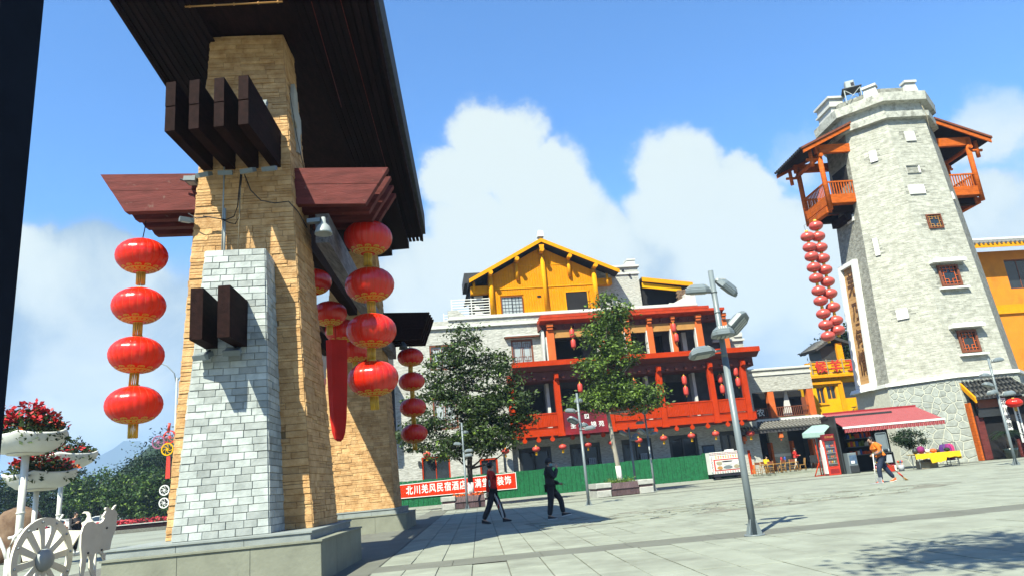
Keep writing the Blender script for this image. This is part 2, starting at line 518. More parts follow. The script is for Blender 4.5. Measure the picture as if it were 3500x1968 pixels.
M['turf'] = mat('green_artificial_turf', (0.005, 0.135, 0.045), 0.95, 0.35, 8, 0.8, 60, col2=(0.012, 0.21, 0.075), wear=((0.05, 0.30, 0.12), 5.0, 0.68, 0.76))
M['maroon'] = mat('maroon_sign_panel', (0.15, 0.008, 0.02), 0.45, 0.1, 1.0, wear=((0.36, 0.012, 0.018), 0.25, 0.45, 0.6))
M['slab'] = add_random(mat('pale_paving_stone', (0.315, 0.335, 0.27), 0.85, 0.12, 1.6, 0.2, 24, col2=(0.385, 0.41, 0.335), wear=((0.17, 0.17, 0.135), 0.55, 0.52, 0.80)), 0.055)
M['slab_obj'] = add_random(mat('pale_paving_stone_single', (0.315, 0.335, 0.27), 0.85, 0.12, 1.6, 0.2, 24, col2=(0.385, 0.41, 0.335), wear=((0.17, 0.17, 0.135), 0.55, 0.52, 0.80)), 0.055, 'object')
M['joint'] = mat('paving_joint', (0.17, 0.17, 0.145), 0.95, 0.3, 6, 0.3, 30)
M['ground'] = mat('plaza_ground', (0.315, 0.335, 0.275), 0.92, 0.14, 0.35, 0.15, 6, wear=((0.22, 0.23, 0.19), 0.22, 0.5, 0.75))
M['band'] = mat('worn_concrete_band', (0.175, 0.18, 0.15), 0.9, 0.12, 1.2, 0.2, 25, wear=((0.22, 0.225, 0.19), 0.8, 0.5, 0.75))
M['rubble_band'] = mat('broken_crazy_paving', (0.21, 0.205, 0.16), 0.95, 0.25, 2.4, 0.9, 5, wear=((0.32, 0.32, 0.26), 1.6, 0.5, 0.62))
M['kerb'] = mat('pale_kerb', (0.42, 0.43, 0.38), 0.85, 0.1, 3)
M['leaf'] = add_random(mat('feathery_leaf', (0.030, 0.060, 0.020), 0.55, 0.45, 1.1, col2=(0.085, 0.140, 0.035), spec=0.25), 0.45)
M['leaf_bright'] = add_random(mat('young_leaf', (0.080, 0.185, 0.024), 0.55, 0.4, 1.1, col2=(0.24, 0.36, 0.050), spec=0.25), 0.4)  # brighter yellow-green leaf colour, scattered at random through the crowns
M['leaf_dark'] = add_random(mat('dark_evergreen_leaf', (0.012, 0.034, 0.018), 0.6, 0.45, 0.5, col2=(0.035, 0.080, 0.024), spec=0.2), 0.4)
M['leaf_mid'] = add_random(mat('camphor_leaf', (0.014, 0.048, 0.010), 0.55, 0.45, 0.5, col2=(0.070, 0.150, 0.028), spec=0.25), 0.4)
M['bark'] = mat('pale_bark', (0.36, 0.33, 0.27), 0.9, 0.3, 6, 0.6, 20, stretch=(1, 1, 0.3))
M['bark_dark'] = mat('dark_bark', (0.06, 0.05, 0.04), 0.9, 0.3, 6, 0.6, 20)
M['whitewash'] = mat('whitewashed_bark', (0.74, 0.74, 0.70), 0.85, 0.08, 5)
M['concrete'] = mat('pale_concrete_block', (0.50, 0.50, 0.46), 0.9, 0.16, 4, 0.3, 20, wear=((0.25, 0.24, 0.21), 3.0, 0.58, 0.72))
M['slat'] = add_random(mat('purple_brown_slat', (0.115, 0.068, 0.075), 0.7, 0.2, 4), 0.15, 'object')
M['petal_red'] = mat('red_petal', (0.62, 0.012, 0.02), 0.6, 0.25, 9)
M['petal_orange'] = mat('orange_petal', (0.85, 0.13, 0.015), 0.6, 0.2, 9)
M['flower_pink'] = add_random(mat('crimson_bedding', (0.62, 0.03, 0.05), 0.7, 0.3, 4), 0.3)
M['skin'] = mat('skin', (0.62, 0.37, 0.26), 0.55, 0.06, 12)
M['hair'] = mat('black_hair', (0.012, 0.010, 0.010), 0.5, 0.3, 30)
M['cloth_black'] = mat('black_cloth', (0.028, 0.028, 0.034), 0.8, 0.2, 10)
M['cloth_red'] = mat('red_jersey', (0.62, 0.025, 0.02), 0.8, 0.12, 6, 0.2, 12)
M['cloth_white'] = mat('white_cloth', (0.75, 0.74, 0.72), 0.8, 0.06, 8)
M['cloth_orange'] = mat('orange_work_jacket', (0.85, 0.20, 0.012), 0.8, 0.14, 5, 0.3, 9)
M['cloth_navy'] = mat('navy_trousers', (0.015, 0.03, 0.07), 0.8, 0.2, 8)
M['cloth_grey'] = mat('grey_sleeve', (0.16, 0.15, 0.16), 0.8, 0.15, 10)
M['lime'] = mat('lime_reflective_tape', (0.60, 0.78, 0.10), 0.5, 0.05)
M['mask_blue'] = mat('pale_blue_mask', (0.30, 0.50, 0.58), 0.8, 0.05)
M['rubber_white'] = mat('white_sole', (0.75, 0.75, 0.74), 0.6, 0.05)
M['awning_red'] = mat('awning_red_stripe', (0.36, 0.017, 0.027), 0.75, 0.1, 3)
M['awning_pink'] = mat('awning_pale_stripe', (0.40, 0.15, 0.15), 0.75, 0.08, 3)
M['umbrella_green'] = mat('faded_green_canvas', (0.34, 0.50, 0.46), 0.8, 0.1, 3)
M['bamboo'] = mat('bamboo_cane', (0.46, 0.24, 0.06), 0.6, 0.3, 6, stretch=(1, 1, 1))
M['yellow_cloth'] = mat('yellow_tablecloth', (0.98, 0.60, 0.006), 0.75, 0.06, 3, 0.15, 8)
M['box_beige'] = mat('cardboard', (0.42, 0.36, 0.24), 0.85, 0.12, 3)
M['bucket'] = mat('grey_plastic', (0.48, 0.50, 0.52), 0.5, 0.05)
M['magenta'] = mat('magenta_clothes', (0.50, 0.015, 0.16), 0.8, 0.4, 4, col2=(0.16, 0.02, 0.22))
M['blue'] = mat('blue_plastic', (0.03, 0.10, 0.48), 0.5, 0.1)
M['blue_board'] = mat('blue_notice', (0.08, 0.14, 0.24), 0.6, 0.25, 9)
M['paper'] = mat('notice_paper', (0.50, 0.56, 0.62), 0.8, 0.06)
M['ink'] = mat('dark_ink', (0.015, 0.015, 0.03), 0.7, 0.1)
M['brown_letter'] = mat('carved_brown_letter', (0.115, 0.045, 0.012), 0.6, 0.3, 6)
M['sign_board'] = add_random(mat('honey_coloured_board', (0.58, 0.32, 0.12), 0.65, 0.12, 3, stretch=(1, 1, 6)), 0.1, 'object')
M['mountain'] = mat('far_blue_mountain', (0.030, 0.055, 0.045), 0.95, 0.25, 0.004)
M['hillwood'] = mat('wooded_hill', (0.02, 0.045, 0.022), 0.95, 0.4, 0.05)
M['pot'] = mat('dark_green_glazed_pot', (0.02, 0.035, 0.03), 0.3, 0.2, 4, spec=0.5)
M['car_white'] = mat('white_car_paint', (0.72, 0.73, 0.74), 0.25, 0.03, 1, spec=0.6)
M['car_blue'] = mat('blue_car_paint', (0.10, 0.20, 0.38), 0.25, 0.03, 1, spec=0.6)
M['tyre'] = mat('tyre_rubber', (0.015, 0.015, 0.016), 0.8, 0.1)
M['rust'] = mat('mottled_rust_stain', (0.16, 0.075, 0.04), 0.9, 0.4, 2, col2=(0.30, 0.20, 0.13))


def lantern_mat():
    m = bpy.data.materials.new('red_satin_lantern_cloth')
    m.use_nodes = True
    nt = m.node_tree; N, L = nt.nodes, nt.links
    b = N['Principled BSDF']
    b.inputs['Base Color'].default_value = (0.62, 0.018, 0.006, 1)
    b.inputs['Roughness'].default_value = 0.23
    b.inputs['Specular IOR Level'].default_value = 0.6
    b.inputs['Anisotropic'].default_value = 0.80
    b.inputs['Anisotropic Rotation'].default_value = 0.0
    tg = N.new('ShaderNodeTangent'); tg.direction_type = 'RADIAL'; tg.axis = 'Z'
    L.new(tg.outputs[0], b.inputs['Tangent'])
    b.inputs['Sheen Weight'].default_value = 0.0
    b.inputs['Sheen Tint'].default_value = (1.0, 0.35, 0.25, 1)
    # crumples in the cloth
    tc = N.new('ShaderNodeTexCoord'); mp = N.new('ShaderNodeMapping'); mp.inputs['Scale'].default_value = (3, 3, 16)
    L.new(tc.outputs['Object'], mp.inputs[0])
    nz = N.new('ShaderNodeTexNoise'); nz.inputs['Scale'].default_value = 1.6; nz.inputs['Detail'].default_value = 4
    L.new(mp.outputs[0], nz.inputs['Vector'])
    bp = N.new('ShaderNodeBump'); bp.inputs['Strength'].default_value = 0.12; bp.inputs['Distance'].default_value = 0.03
    L.new(nz.outputs['Fac'], bp.inputs['Height']); L.new(bp.outputs[0], b.inputs['Normal'])
    t = N.new('ShaderNodeBsdfTranslucent'); t.inputs['Color'].default_value = (0.75, 0.02, 0.01, 1)
    mx = N.new('ShaderNodeMixShader'); mx.inputs[0].default_value = 0.22
    L.new(b.outputs[0], mx.inputs[1]); L.new(t.outputs[0], mx.inputs[2])
    L.new(mx.outputs[0], N['Material Output'].inputs[0])
    return m


M['lantern'] = lantern_mat()
M['lantern_pink'] = mat('sun_faded_red_plastic', (0.66, 0.10, 0.075), 0.30, 0.06, 2, spec=0.6)
M['lantern_small'] = mat('red_lantern_cloth', (0.70, 0.07, 0.05), 0.5, 0.1, 3, spec=0.4)
for k in ('leaf', 'leaf_bright', 'leaf_dark', 'leaf_mid', 'drape'):
    nt = M[k].node_tree
    b = nt.nodes['Principled BSDF']
    tr = nt.nodes.new('ShaderNodeBsdfTranslucent')
    src = b.inputs['Base Color'].links[0].from_socket
    nt.links.new(src, tr.inputs['Color'])
    mx = nt.nodes.new('ShaderNodeMixShader'); mx.inputs[0].default_value = 0.45 if k == 'drape' else 0.16
    nt.links.new(b.outputs[0], mx.inputs[1]); nt.links.new(tr.outputs[0], mx.inputs[2])
    nt.links.new(mx.outputs[0], nt.nodes['Material Output'].inputs[0])
# ------------------------------------------------------------------ the ground: plaza, paving slabs, bands, kerbs
def structure(name, b, m, parent=None):
    o = b.build(name, m, parent)
    if parent is None: o['kind'] = 'structure'; ROOTS[o.name] = Matrix.Identity(4)
    return o


g = MB()
xs = [-4000, -300, -60, -14, 40, 300, 4000]; ys = [-300, -20, 3, 60, 140, 400, 6000]
for i in range(6):
    for j in range(6):
        g.add([(xs[i], ys[j], -0.03), (xs[i + 1], ys[j], -0.03), (xs[i + 1], ys[j + 1], -0.03), (xs[i], ys[j + 1], -0.03)], [(0, 1, 2, 3)])
plaza = structure('plaza_ground', g, M['ground'])
AX = R(-3.9)                                        # the gateway's axis, seen from above
axv = Vector((math.sin(AX), math.cos(AX), 0)); axu = Vector((math.cos(AX), -math.sin(AX), 0))
P0 = Vector((-2.63, 11.65, 0))                      # where the slab field starts, beside the plinth


def pl(u, v, z=0.0): return tuple(P0 + axu * u + axv * v + Vector((0, 0, z)))


bed = MB()
bed.add([pl(-8, -9, -0.012), pl(34, -9, -0.012), pl(34, 42, -0.012), pl(-8, 42, -0.012)], [(0, 1, 2, 3)])
structure('paving_bed', bed, M['joint'])
slabs_near, slabs_far = [], []
SW, SL = 0.53, 1.16
rs = random.Random(3)
bands_v = [(0.25, 1.22), (23.0, 24.2), (27.4, 28.5)]


def in_band(v0, v1):
    return any(v0 < b - 0.02 and v1 > a + 0.02 for a, b in bands_v)


for iu in range(-12, 62):
    u0 = 0.05 + iu * SW
    if -1.45 < u0 < -0.02 and True: pass
    v = -8.8 + rs.uniform(0, SL)
    cuts = [-8.8]
    while cuts[-1] < 41.5:
        cuts.append(cuts[-1] + rs.uniform(0.7, 1.35) * SL)
    for a, b in zip(cuts[:-1], cuts[1:]):
        segs = [(a, b)]
        for (p, q) in bands_v:                      # cut the slabs where a concrete band crosses
            new = []
            for (s0, s1) in segs:
                if s1 <= p or s0 >= q: new.append((s0, s1)); continue
                if s0 < p - 0.15: new.append((s0, p))
                if s1 > q + 0.15: new.append((q, s1))
            segs = new
        for (s0, s1) in segs:
            if u0 < 0 and s0 < 30 and u0 > -1.5: continue          # the smooth strip beside the plinth
            if u0 < -1.5 and s0 > -1.5 and s0 < 18: continue
            c = Vector(pl(u0 + SW / 2, (s0 + s1) / 2))
            z = rs.uniform(-0.0035, 0.0035); tx, ty = rs.uniform(-1, 1) * 0.0022, rs.uniform(-1, 1) * 0.0022
            e = 0.005 + rs.uniform(0, 0.005)
            q4 = [(u0 + e, s0 + e, z - tx - ty), (u0 + SW - e, s0 + e, z + tx - ty), (u0 + SW - e, s1 - e, z + tx + ty), (u0 + e, s1 - e, z - tx + ty)]
            i4 = [(a_ + (0.006 if k in (0, 3) else -0.006), b_ + (0.006 if k < 2 else -0.006), z_ + 0.004) for k, (a_, b_, z_) in enumerate(q4)]
            pc = [pl(a_, b_, -0.03) for a_, b_, z_ in q4] + [pl(*t) for t in q4] + [pl(*t) for t in i4]
            inview = abs(c.x + 0.3) < 0.78 * c.y and c.y > 8.4
            if s0 > 40: continue
            (slabs_near if inview and c.y < 19 else slabs_far).append((c.y + 0.25 * abs(c.x), pc))
slabs_near.sort(key=lambda t: t[0])
for d_, pc in slabs_near[:300]:
    me = bpy.data.meshes.new('paving_slab'); me.from_pydata(pc, [], PIECE_F); me.materials.append(M['slab_obj']); me.update()
    link('paving_slab', me, plaza)
b = MB()
for d_, pc in slabs_near[300:] + slabs_far: b.add(pc, PIECE_F)
b.build('far_paving', M['slab'], plaza, recalc=False, kind='stuff')
for i, (p, q) in enumerate(bands_v):
    b = MB(); n = 26
    for k in range(n):
        u0, u1 = -6 + 38 * k / n, -6 + 38 * (k + 1) / n
        if i == 0 and u1 < -1.4: continue
        b.add([pl(u0 + .004, p, 0.001), pl(u1 - .004, p, 0.001), pl(u1 - .004, q, 0.001), pl(u0 + .004, q, 0.001)], [(0, 1, 2, 3)])
    structure('concrete_band', b, M['band'])
b = MB()                                             # the smooth strip beside the plinths
for k in range(16):
    v0, v1 = -1.2 + 2.0 * k, -1.2 + 2.0 * (k + 1)
    if v1 > 29: break
    for (p, q) in ((0, 1),):
        b.add([pl(-1.46, v0 + .004, 0.003), pl(0.03, v0 + .004, 0.003), pl(0.03, v1 - .004, 0.003), pl(-1.46, v1 - .004, 0.003)], [(0, 1, 2, 3)])
structure('smooth_path_strip', b, M['band'])
# the broken crazy-paving patch across the middle of the plaza: a bed with separate flagstones lying in it
b = MB()
b.add([pl(3.4, 6.1, 0.006), pl(13.0, 7.4, 0.006), pl(16.4, 9.6, 0.006), pl(15, 10.6, 0.006), pl(9.8, 11.6, 0.006), pl(3.0, 9.6, 0.006)], [(0, 1, 2, 3, 4, 5)])
patch = structure('broken_paving', b, M['rubble_band'])
b = MB()
for k in range(210):
    u = rs.uniform(3.6, 14.6); v = rs.uniform(6.5, 11.0)
    if v < 6.3 + (u - 3.4) * 0.14 or v > 9.7 + (u - 3) * 0.17 and u < 10 or v > 11.2 - (u - 10) * 0.2 and u >= 10: continue
    n = rs.randint(5, 7); r_ = rs.uniform(0.13, 0.36); z = rs.uniform(0.010, 0.030)
    top = [pl(u + r_ * math.cos(w) * 1.4, v + r_ * math.sin(w), z) for w in [2 * math.pi * (j + rs.uniform(-.3, .3)) / n for j in range(n)]]
    bot = [(x, y, 0.004) for x, y, z_ in top]
    b.add(bot + top, [tuple(range(n, 2 * n))] + [(j, (j + 1) % n, n + (j + 1) % n, n + j) for j in range(n)])
b.build('flagstone', M['slab'], patch, recalc=True, kind='stuff')
# low stone terrace in front of the annex and shops, with a kerb, and the kerb along the fence
FA = Vector((-7.853, 50.805, 0)); FYAW = R(7.915)
fe = Vector((math.cos(FYAW), math.sin(FYAW), 0)); fn = Vector((math.sin(FYAW), -math.cos(FYAW), 0))


def fp(u, v, z=0.0): return tuple(FA + fe * u + fn * v + Vector((0, 0, z)))


b = MB()
b.hexa([fp(24.0, 3.6, -0.02), fp(36, 3.6, -0.02), fp(36, -14, -0.02), fp(24.0, -14, -0.02), fp(24.0, 3.6, 0.13), fp(36, 3.6, 0.13), fp(36, -14, 0.13), fp(24.0, -14, 0.13)])
structure('shop_terrace', b, M['slab'])
b = MB()
b.hexa([fp(-12, 0.75, -0.02), fp(24, 0.75, -0.02), fp(24, 0.10, -0.02), fp(-12, 0.10, -0.02), fp(-12, 0.75, 0.10), fp(24, 0.75, 0.10), fp(24, 0.1, 0.10), fp(-12, 0.1, 0.10)])
structure('pavement_kerb', b, M['kerb'])
b = MB()
b.add([fp(-12, 6.2, 0.010), fp(23, 6.2, 0.010), fp(23, 4.9, 0.010), fp(-12, 4.9, 0.010)], [(0, 1, 2, 3)])
structure('dark_paving_band', b, M['band'])
# manhole covers
for (x, y, w, l_) in ((23.2, 39.6, 0.6, 0.45),):
    b = MB(); b.box(-w, w, -l_, l_, 0, 0.022); b.box(-w + .05, w - .05, -l_ + .05, l_ - .05, 0.022, 0.028)
    t = thing('manhole_cover', 'grey rectangular cover in the paving before the clothes rack', 'manhole cover', (x, y, 0.0), R(-4))
    b.build('cover', M['band'], t)
# ------------------------------------------------------------------ the stone gateway, nearest structure
GO = (-4.7, 12.6, 0)
gate = thing('stone_gateway', 'tall tan stone gateway with two tapering piers under a dark timber roof', 'gateway', GO)


def quad_stack(b, lo, hi, m=0): return b.hexa(lo + hi, m)


# plinths (lower tier, cap tier), one under each pier
GU = Vector((math.cos(R(3.9)), math.sin(R(3.9)), 0)); GV = Vector((-math.sin(R(3.9)), math.cos(R(3.9)), 0))


def tier(name, c4, z0, z1, m, seams=0):
    """a plinth tier clad in separate slabs with recessed joints; c4 = corners ccw starting front left"""
    core = MB(); core.hexa([(x, y, z0) for x, y in inset(c4, 0.012)] + [(x, y, z1 - 0.004) for x, y in inset(c4, 0.012)])
    o = core.build(name, M['mortar_grey'], gate, world=True)
    for i in range(4):
        a, b_ = Vector((*c4[i], 0)), Vector((*c4[(i + 1) % 4], 0))
        n = max(2, round((b_ - a).length / 0.95))
        ln = (b_ - a).normalized(); nn = Vector((ln.y, -ln.x, 0))
        for k in range(n):
            p = a + (b_ - a) * (k / n) + ln * 0.004; q = a + (b_ - a) * ((k + 1) / n) - ln * 0.004
            s = MB(); d = 0.02 + random.uniform(-0.004, 0.004)
            pi, qi = p - nn * d, q - nn * d
            s.hexa([(*p.xy, z0), (*q.xy, z0), (*qi.xy, z0), (*pi.xy, z0), (*p.xy, z1 - .03), (*q.xy, z1 - .03), (*qi.xy, z1 - .03), (*pi.xy, z1 - .03)])
            s.build('facing_slab', m, o, world=True)
    cap = MB()
    e = inset(c4, -0.022)
    cap.hexa([(x, y, z1 - 0.028) for x, y in e] + [(x, y, z1) for x, y in e])
    cap.build('capping', m, o, world=True)
    return o


def inset(c4, d):
    out = []
    n = len(c4)
    for i in range(n):
        p0, p1, p2 = Vector(c4[i - 1]), Vector(c4[i]), Vector(c4[(i + 1) % n])
        a = (p1 - p0).normalized(); b_ = (p2 - p1).normalized()
        na = Vector((-a.y, a.x)); nb = Vector((-b_.y, b_.x))
        q = p1 + (na + nb) * d / max(0.4, 1 + na.dot(nb)) * 1.0
        out.append((q.x, q.y))
    return out


tier('plinth', [(-6.29, 10.88), (-3.24, 11.40), (-3.39, 14.71), (-6.55, 14.5)], -0.03, 0.61, M['plinth'])
tier('plinth_step', [(-6.36, 11.10), (-3.42, 11.48), (-3.66, 14.98), (-6.6, 14.75)], 0.611, 0.745, M['plinth_cap'])
tier('plinth', [(-7.05, 23.75), (-4.05, 24.00), (-4.25, 27.2), (-7.3, 27.0)], -0.03, 0.53, M['plinth'])
tier('plinth_step', [(-7.0, 23.95), (-4.3, 24.15), (-4.45, 26.9), (-7.1, 26.75)], 0.531, 0.70, M['plinth_cap'])

# pier: core + ledge stones on the faces one can see
P1lo = [(-6.12, 12.42, 0.745), (-3.72, 12.62, 0.745), (-3.75, 14.32, 0.745), (-6.2, 14.1, 0.745)]
P1hi = [(-5.64, 12.58, 10.42), (-4.22, 12.70, 10.42), (-4.27, 13.55, 10.42), (-5.68, 13.45, 10.42)]


def pier(lo, hi, rows, first):
    c = MB(); c.hexa(lo + hi)
    o = c.build('pier', M['mortar_tan'], gate, world=True)
    out = []
    for (i, j) in ((0, 1), (1, 2), (2, 3), (3, 0)):
        pcs = face_pieces(lo[i], lo[j], hi[j], hi[i], rows, 0.20, 0.70, (0.004, 0.026), 0.006, random, split=0.38, bev=0.007)
        out.append(pcs)
    return o, out


p1, f1 = pier(P1lo, P1hi, 0.115, True)
hid = lambda p: 0.745 < p[0].z < 5.4 and -5.55 < (p[0].x + p[1].x) / 2 < -4.5      # behind the grey buttress
front = [p for p in f1[0] if not hid(p)]
front.sort(key=lambda p: -p[8].z if False else abs(p[8].z - 6.5) * 0.2 - (p[9] - p[8]).length)
pieces_as_parts('ledge_stone', front[:300], M['tan_obj'], p1)
pieces_as_stuff('ledge_stones', front[300:] + f1[1] + f1[2] + f1[3], M['tan'], p1)
P2lo = [(-6.95, 24.6, 0.70), (-4.56, 24.75, 0.70), (-4.60, 26.35, 0.70), (-7.0, 26.2, 0.70)]
P2hi = [(-6.45, 24.75, 10.42), (-4.93, 24.85, 10.42), (-4.98, 25.75, 10.42), (-6.5, 25.65, 10.42)]
p2, f2 = pier(P2lo, P2hi, 0.125, False)
pieces_as_stuff('ledge_stones', f2[0] + f2[1] + f2[2] + f2[3], M['tan'], p2)

# grey marble buttress leaning on the near pier
Blo = [(-5.62, 11.60, 0.745), (-4.19, 11.85, 0.745), (-4.20, 12.72, 0.745), (-5.80, 12.60, 0.745)]
Bhi = [(-5.31, 11.86, 5.57), (-4.32, 12.00, 5.57), (-4.40, 12.75, 5.52), (-5.45, 12.65, 5.52)]
c = MB(); c.hexa(Blo + Bhi)
but = c.build('buttress', M['mortar_grey'], gate, world=True)
bf = face_pieces(Blo[0], Blo[1], Bhi[1], Bhi[0], 0.118, 0.20, 0.30, (0.012, 0.026), 0.007, random, bond=True, bev=0.005)
pieces_as_parts('grey_tile', bf[:300], M['gtile_obj'], but)
bs = bf[300:] + face_pieces(Blo[1], Blo[2], Bhi[2], Bhi[1], 0.118, 0.20, 0.30, (0.012, 0.026), 0.007, random, bond=True, bev=0.005)
bs += face_pieces(Blo[3], Blo[0], Bhi[0], Bhi[3], 0.118, 0.20, 0.30, (0.012, 0.026), 0.007, random, bond=True, bev=0.005)
pieces_as_stuff('grey_tiles', bs, M['gtile'], but)


def timber(name, a, b_, w, z0a, z1a, z0b, z1b, m, seam=None, cut=0.0):
    """a beam from plan point a to plan point b, w wide; heights at both ends; cut = how much shorter the underside is at b"""
    a = Vector((*a, 0)); b_ = Vector((*b_, 0)); d = (b_ - a).normalized(); n = Vector((-d.y, d.x, 0)) * (w / 2)
    def part(z0a, z1a, z0b, z1b, c0, c1, nm, par):
        q = MB()
        lo = b_ - d * c0; hi = b_ - d * c1
        q.hexa([(*(a + n).xy, z0a), (*(a - n).xy, z0a), (*(lo - n).xy, z0b), (*(lo + n).xy, z0b),
                (*(a + n).xy, z1a), (*(a - n).xy, z1a), (*(hi - n).xy, z1b), (*(hi + n).xy, z1b)])
        return q.build(nm, m, par, world=True)
    if seam is None: return part(z0a, z1a, z0b, z1b, cut, 0, name, gate)
    sa, sb = z0a + (z1a - z0a) * seam, z0b + (z1b - z0b) * seam
    cs = cut * (1 - seam)
    o = part(z0a, sa - 0.004, z0b, sb - 0.004, cut, cs, name, gate)
    part(sa + 0.004, z1a, sb + 0.004, z1b, cs - 0.012, -0.012, 'upper_timber', o)
    return o


for (xe, xw) in ((-5.69, -5.60), (-5.27, -5.18), (-4.83, -4.75), (-4.40, -4.33)):        # four over the front of the pier
    timber('beam', (xw, 12.80), (xe, 11.15), 0.18, 7.42, 8.17, 7.58, 8.53, M['wood_dark'], 0.5)
for (xe, xw) in ((-5.07, -5.20), (-4.63, -4.70)):                                          # two on the buttress
    timber('beam', (xw, 12.30), (xe, 11.02), 0.195, 3.80, 4.58, 3.80, 4.65, M['wood_dark'])
for k in range(4):                                                                         # side brackets, four boards each
    y = 12.85 + 0.44 * k
    c = 0.03 * k
    lw, rw = -5.80, -4.10
    timber('bracket_beam', (lw, y + 0.02), (-7.80 - c, y - 0.06), 0.17, 6.77, 7.52, 6.84, 7.66, M['wood_red'], 0.55, 0.50)
    timber('bracket_beam', (rw, y + 0.10), (-2.25 - c, y + 0.24), 0.17, 6.74, 7.50, 6.66, 7.40, M['wood_red'], 0.55, 0.46)
for k in range(4):                                                                         # the far pier's brackets
    y = 24.95 + 0.40 * k
    timber('bracket_beam', (-4.70, y), (-3.06, y + 0.12), 0.17, 6.42, 7.42, 6.36, 7.32, M['wood_dark'], 0.4, 0.36)
    timber('bracket_beam', (-6.60, y), (-8.3, y - 0.12), 0.17, 6.42, 7.42, 6.36, 7.32, M['wood_dark'], 0.4, 0.36)
# long timbers tying the two piers together
timber('tie_beam', (-3.62, 13.2), (-4.72, 26.6), 0.26, 6.02, 6.62, 6.02, 6.62, M['wood_grey'])
timber('tie_beam', (-5.75, 14.0), (-6.75, 24.9), 0.22, 6.05, 6.6, 6.05, 6.6, M['wood_dark'])
timber('tie_beam', (-4.95, 13.5), (-5.75, 24.9), 0.30, 7.4, 8.0, 7.4, 8.0, M['wood_dark'])

# roof: boarded soffit, fascia, tiled slopes
Lr = [(-6.72, 10.65), (-6.83, 11.07), (-7.30, 14.3), (-8.35, 25.85)]
Rr = [(-2.13, 11.10), (-2.18, 11.72), (-2.40, 14.8), (-3.20, 25.70)]
YF = lambda x: 11.02 + (x + 6.83) * 0.13             # the front edge of the roof, just above the picture's top


def at_v(line, y):
    for (x0, y0), (x1, y1) in zip(line[:-1], line[1:]):
        if y <= y1 or (x1, y1) == line[-1]: return x0 + (x1 - x0) * (y - y0) / (y1 - y0)


roof = MB()
ys_ = [11.3, 14.5, 18.0, 22.0, 25.75]
def cx(y): return -4.55 - 0.068 * (y - 11.5)
rl = [(at_v(Lr, y) - 0.10, y, 11.25) for y in ys_]; rr = [(at_v(Rr, y) + 0.10, y, 11.35) for y in ys_]; rc = [(cx(y), y, 12.3) for y in ys_]
rl[0] = (-6.93, 11.0, 11.25); rr[0] = (-2.08, 11.60, 11.35); rc[0] = (-4.5, 11.3, 12.3)
for i in range(4):
    roof.add([rl[i], rc[i], rc[i + 1], rl[i + 1]], [(0, 1, 2, 3)]); roof.add([rc[i], rr[i], rr[i + 1], rc[i + 1]], [(0, 1, 2, 3)])
    roof.add([(x, y, 10.56) for x, y, z in (rl[i], rr[i], rr[i + 1], rl[i + 1])], [(3, 2, 1, 0)])
roof.add([(rl[0][0], rl[0][1], 10.56), rl[0], rc[0], rr[0], (rr[0][0], rr[0][1], 10.56)], [(0, 1, 2, 3, 4)])
for S_ in (rl, rr):
    for i in range(4): roof.add([(S_[i][0], S_[i][1], 10.56), (S_[i + 1][0], S_[i + 1][1], 10.56), S_[i + 1], S_[i]], [(0, 1, 2, 3)])
roof.add([rl[4], rc[4], rr[4], (rr[4][0], rr[4][1], 10.56), (rl[4][0], rl[4][1], 10.56)], [(0, 1, 2, 3, 4)])
ro = roof.build('roof', M['black_tile'], gate, world=True)
# soffit boards: long boards run with the axis on either side of a deeper centre bay
for side in (0, 1):
    nb_ = 11
    for k in range(nb_):
        q = MB()
        for (ya, yb) in ((11.1, 14.5), (14.5, 25.75)):
            def xx(y, t):
                if side == 0: a, b_ = at_v(Lr, y), cx(y) - 0.92
                else: a, b_ = cx(y) + 0.78, at_v(Rr, y)
                return a + (b_ - a) * t
            t0, t1 = k / nb_ + 0.012, (k + 1) / nb_ - 0.012
            zz = 10.30 + random.uniform(-0.006, 0.006)
            y0, y1 = (YF(xx(ya, t0)), YF(xx(ya, t1))) if ya == 11.1 else (ya, ya)
            p = [(xx(ya, t0), y0, zz), (xx(ya, t1), y1, zz), (xx(yb, t1), yb, zz), (xx(yb, t0), yb, zz)]
            q.hexa(p + [(x, y, z + 0.03) for x, y, z in p])
        q.build('soffit_board', M['wood_dark2'], ro, world=True)
q = MB()                                            # backing over the boards, and the nose soffit
for (ya, yb) in ((11.1, 14.5), (14.5, 25.75)):
    p = [(at_v(Lr, ya), ya, 10.345), (at_v(Rr, ya), ya, 10.345), (at_v(Rr, yb), yb, 10.345), (at_v(Lr, yb), yb, 10.345)]
    p = [(x, YF(x) if y == 11.1 else y, 10.46) for x, y, z in p]
    q.hexa(p + [(x, y, z + 0.09) for x, y, z in p])
q.build('soffit_backing', M['wood_dark'], ro, world=True)
for S_, sgn in ((Lr, -1), (Rr, 1)):                  # fascia under the eave and a deeper inner lath
    q = MB()
    for (ya, yb) in ((11.1, 14.5), (14.5, 25.75)):
        xa, xb = at_v(S_, ya), at_v(S_, yb); ya = YF(xa) if ya == 11.1 else ya
        i1, i2 = xa - sgn * 0.07, xb - sgn * 0.07
        q.hexa([(xa, ya, 10.27), (i1, ya, 10.27), (i2, yb, 10.27), (xb, yb, 10.27), (xa, ya, 10.9), (i1, ya, 10.9), (i2, yb, 10.9), (xb, yb, 10.9)])
    q.build('fascia', M['wood_dark'], ro, world=True)
q = MB()                                             # the stepped end, lower inner layer
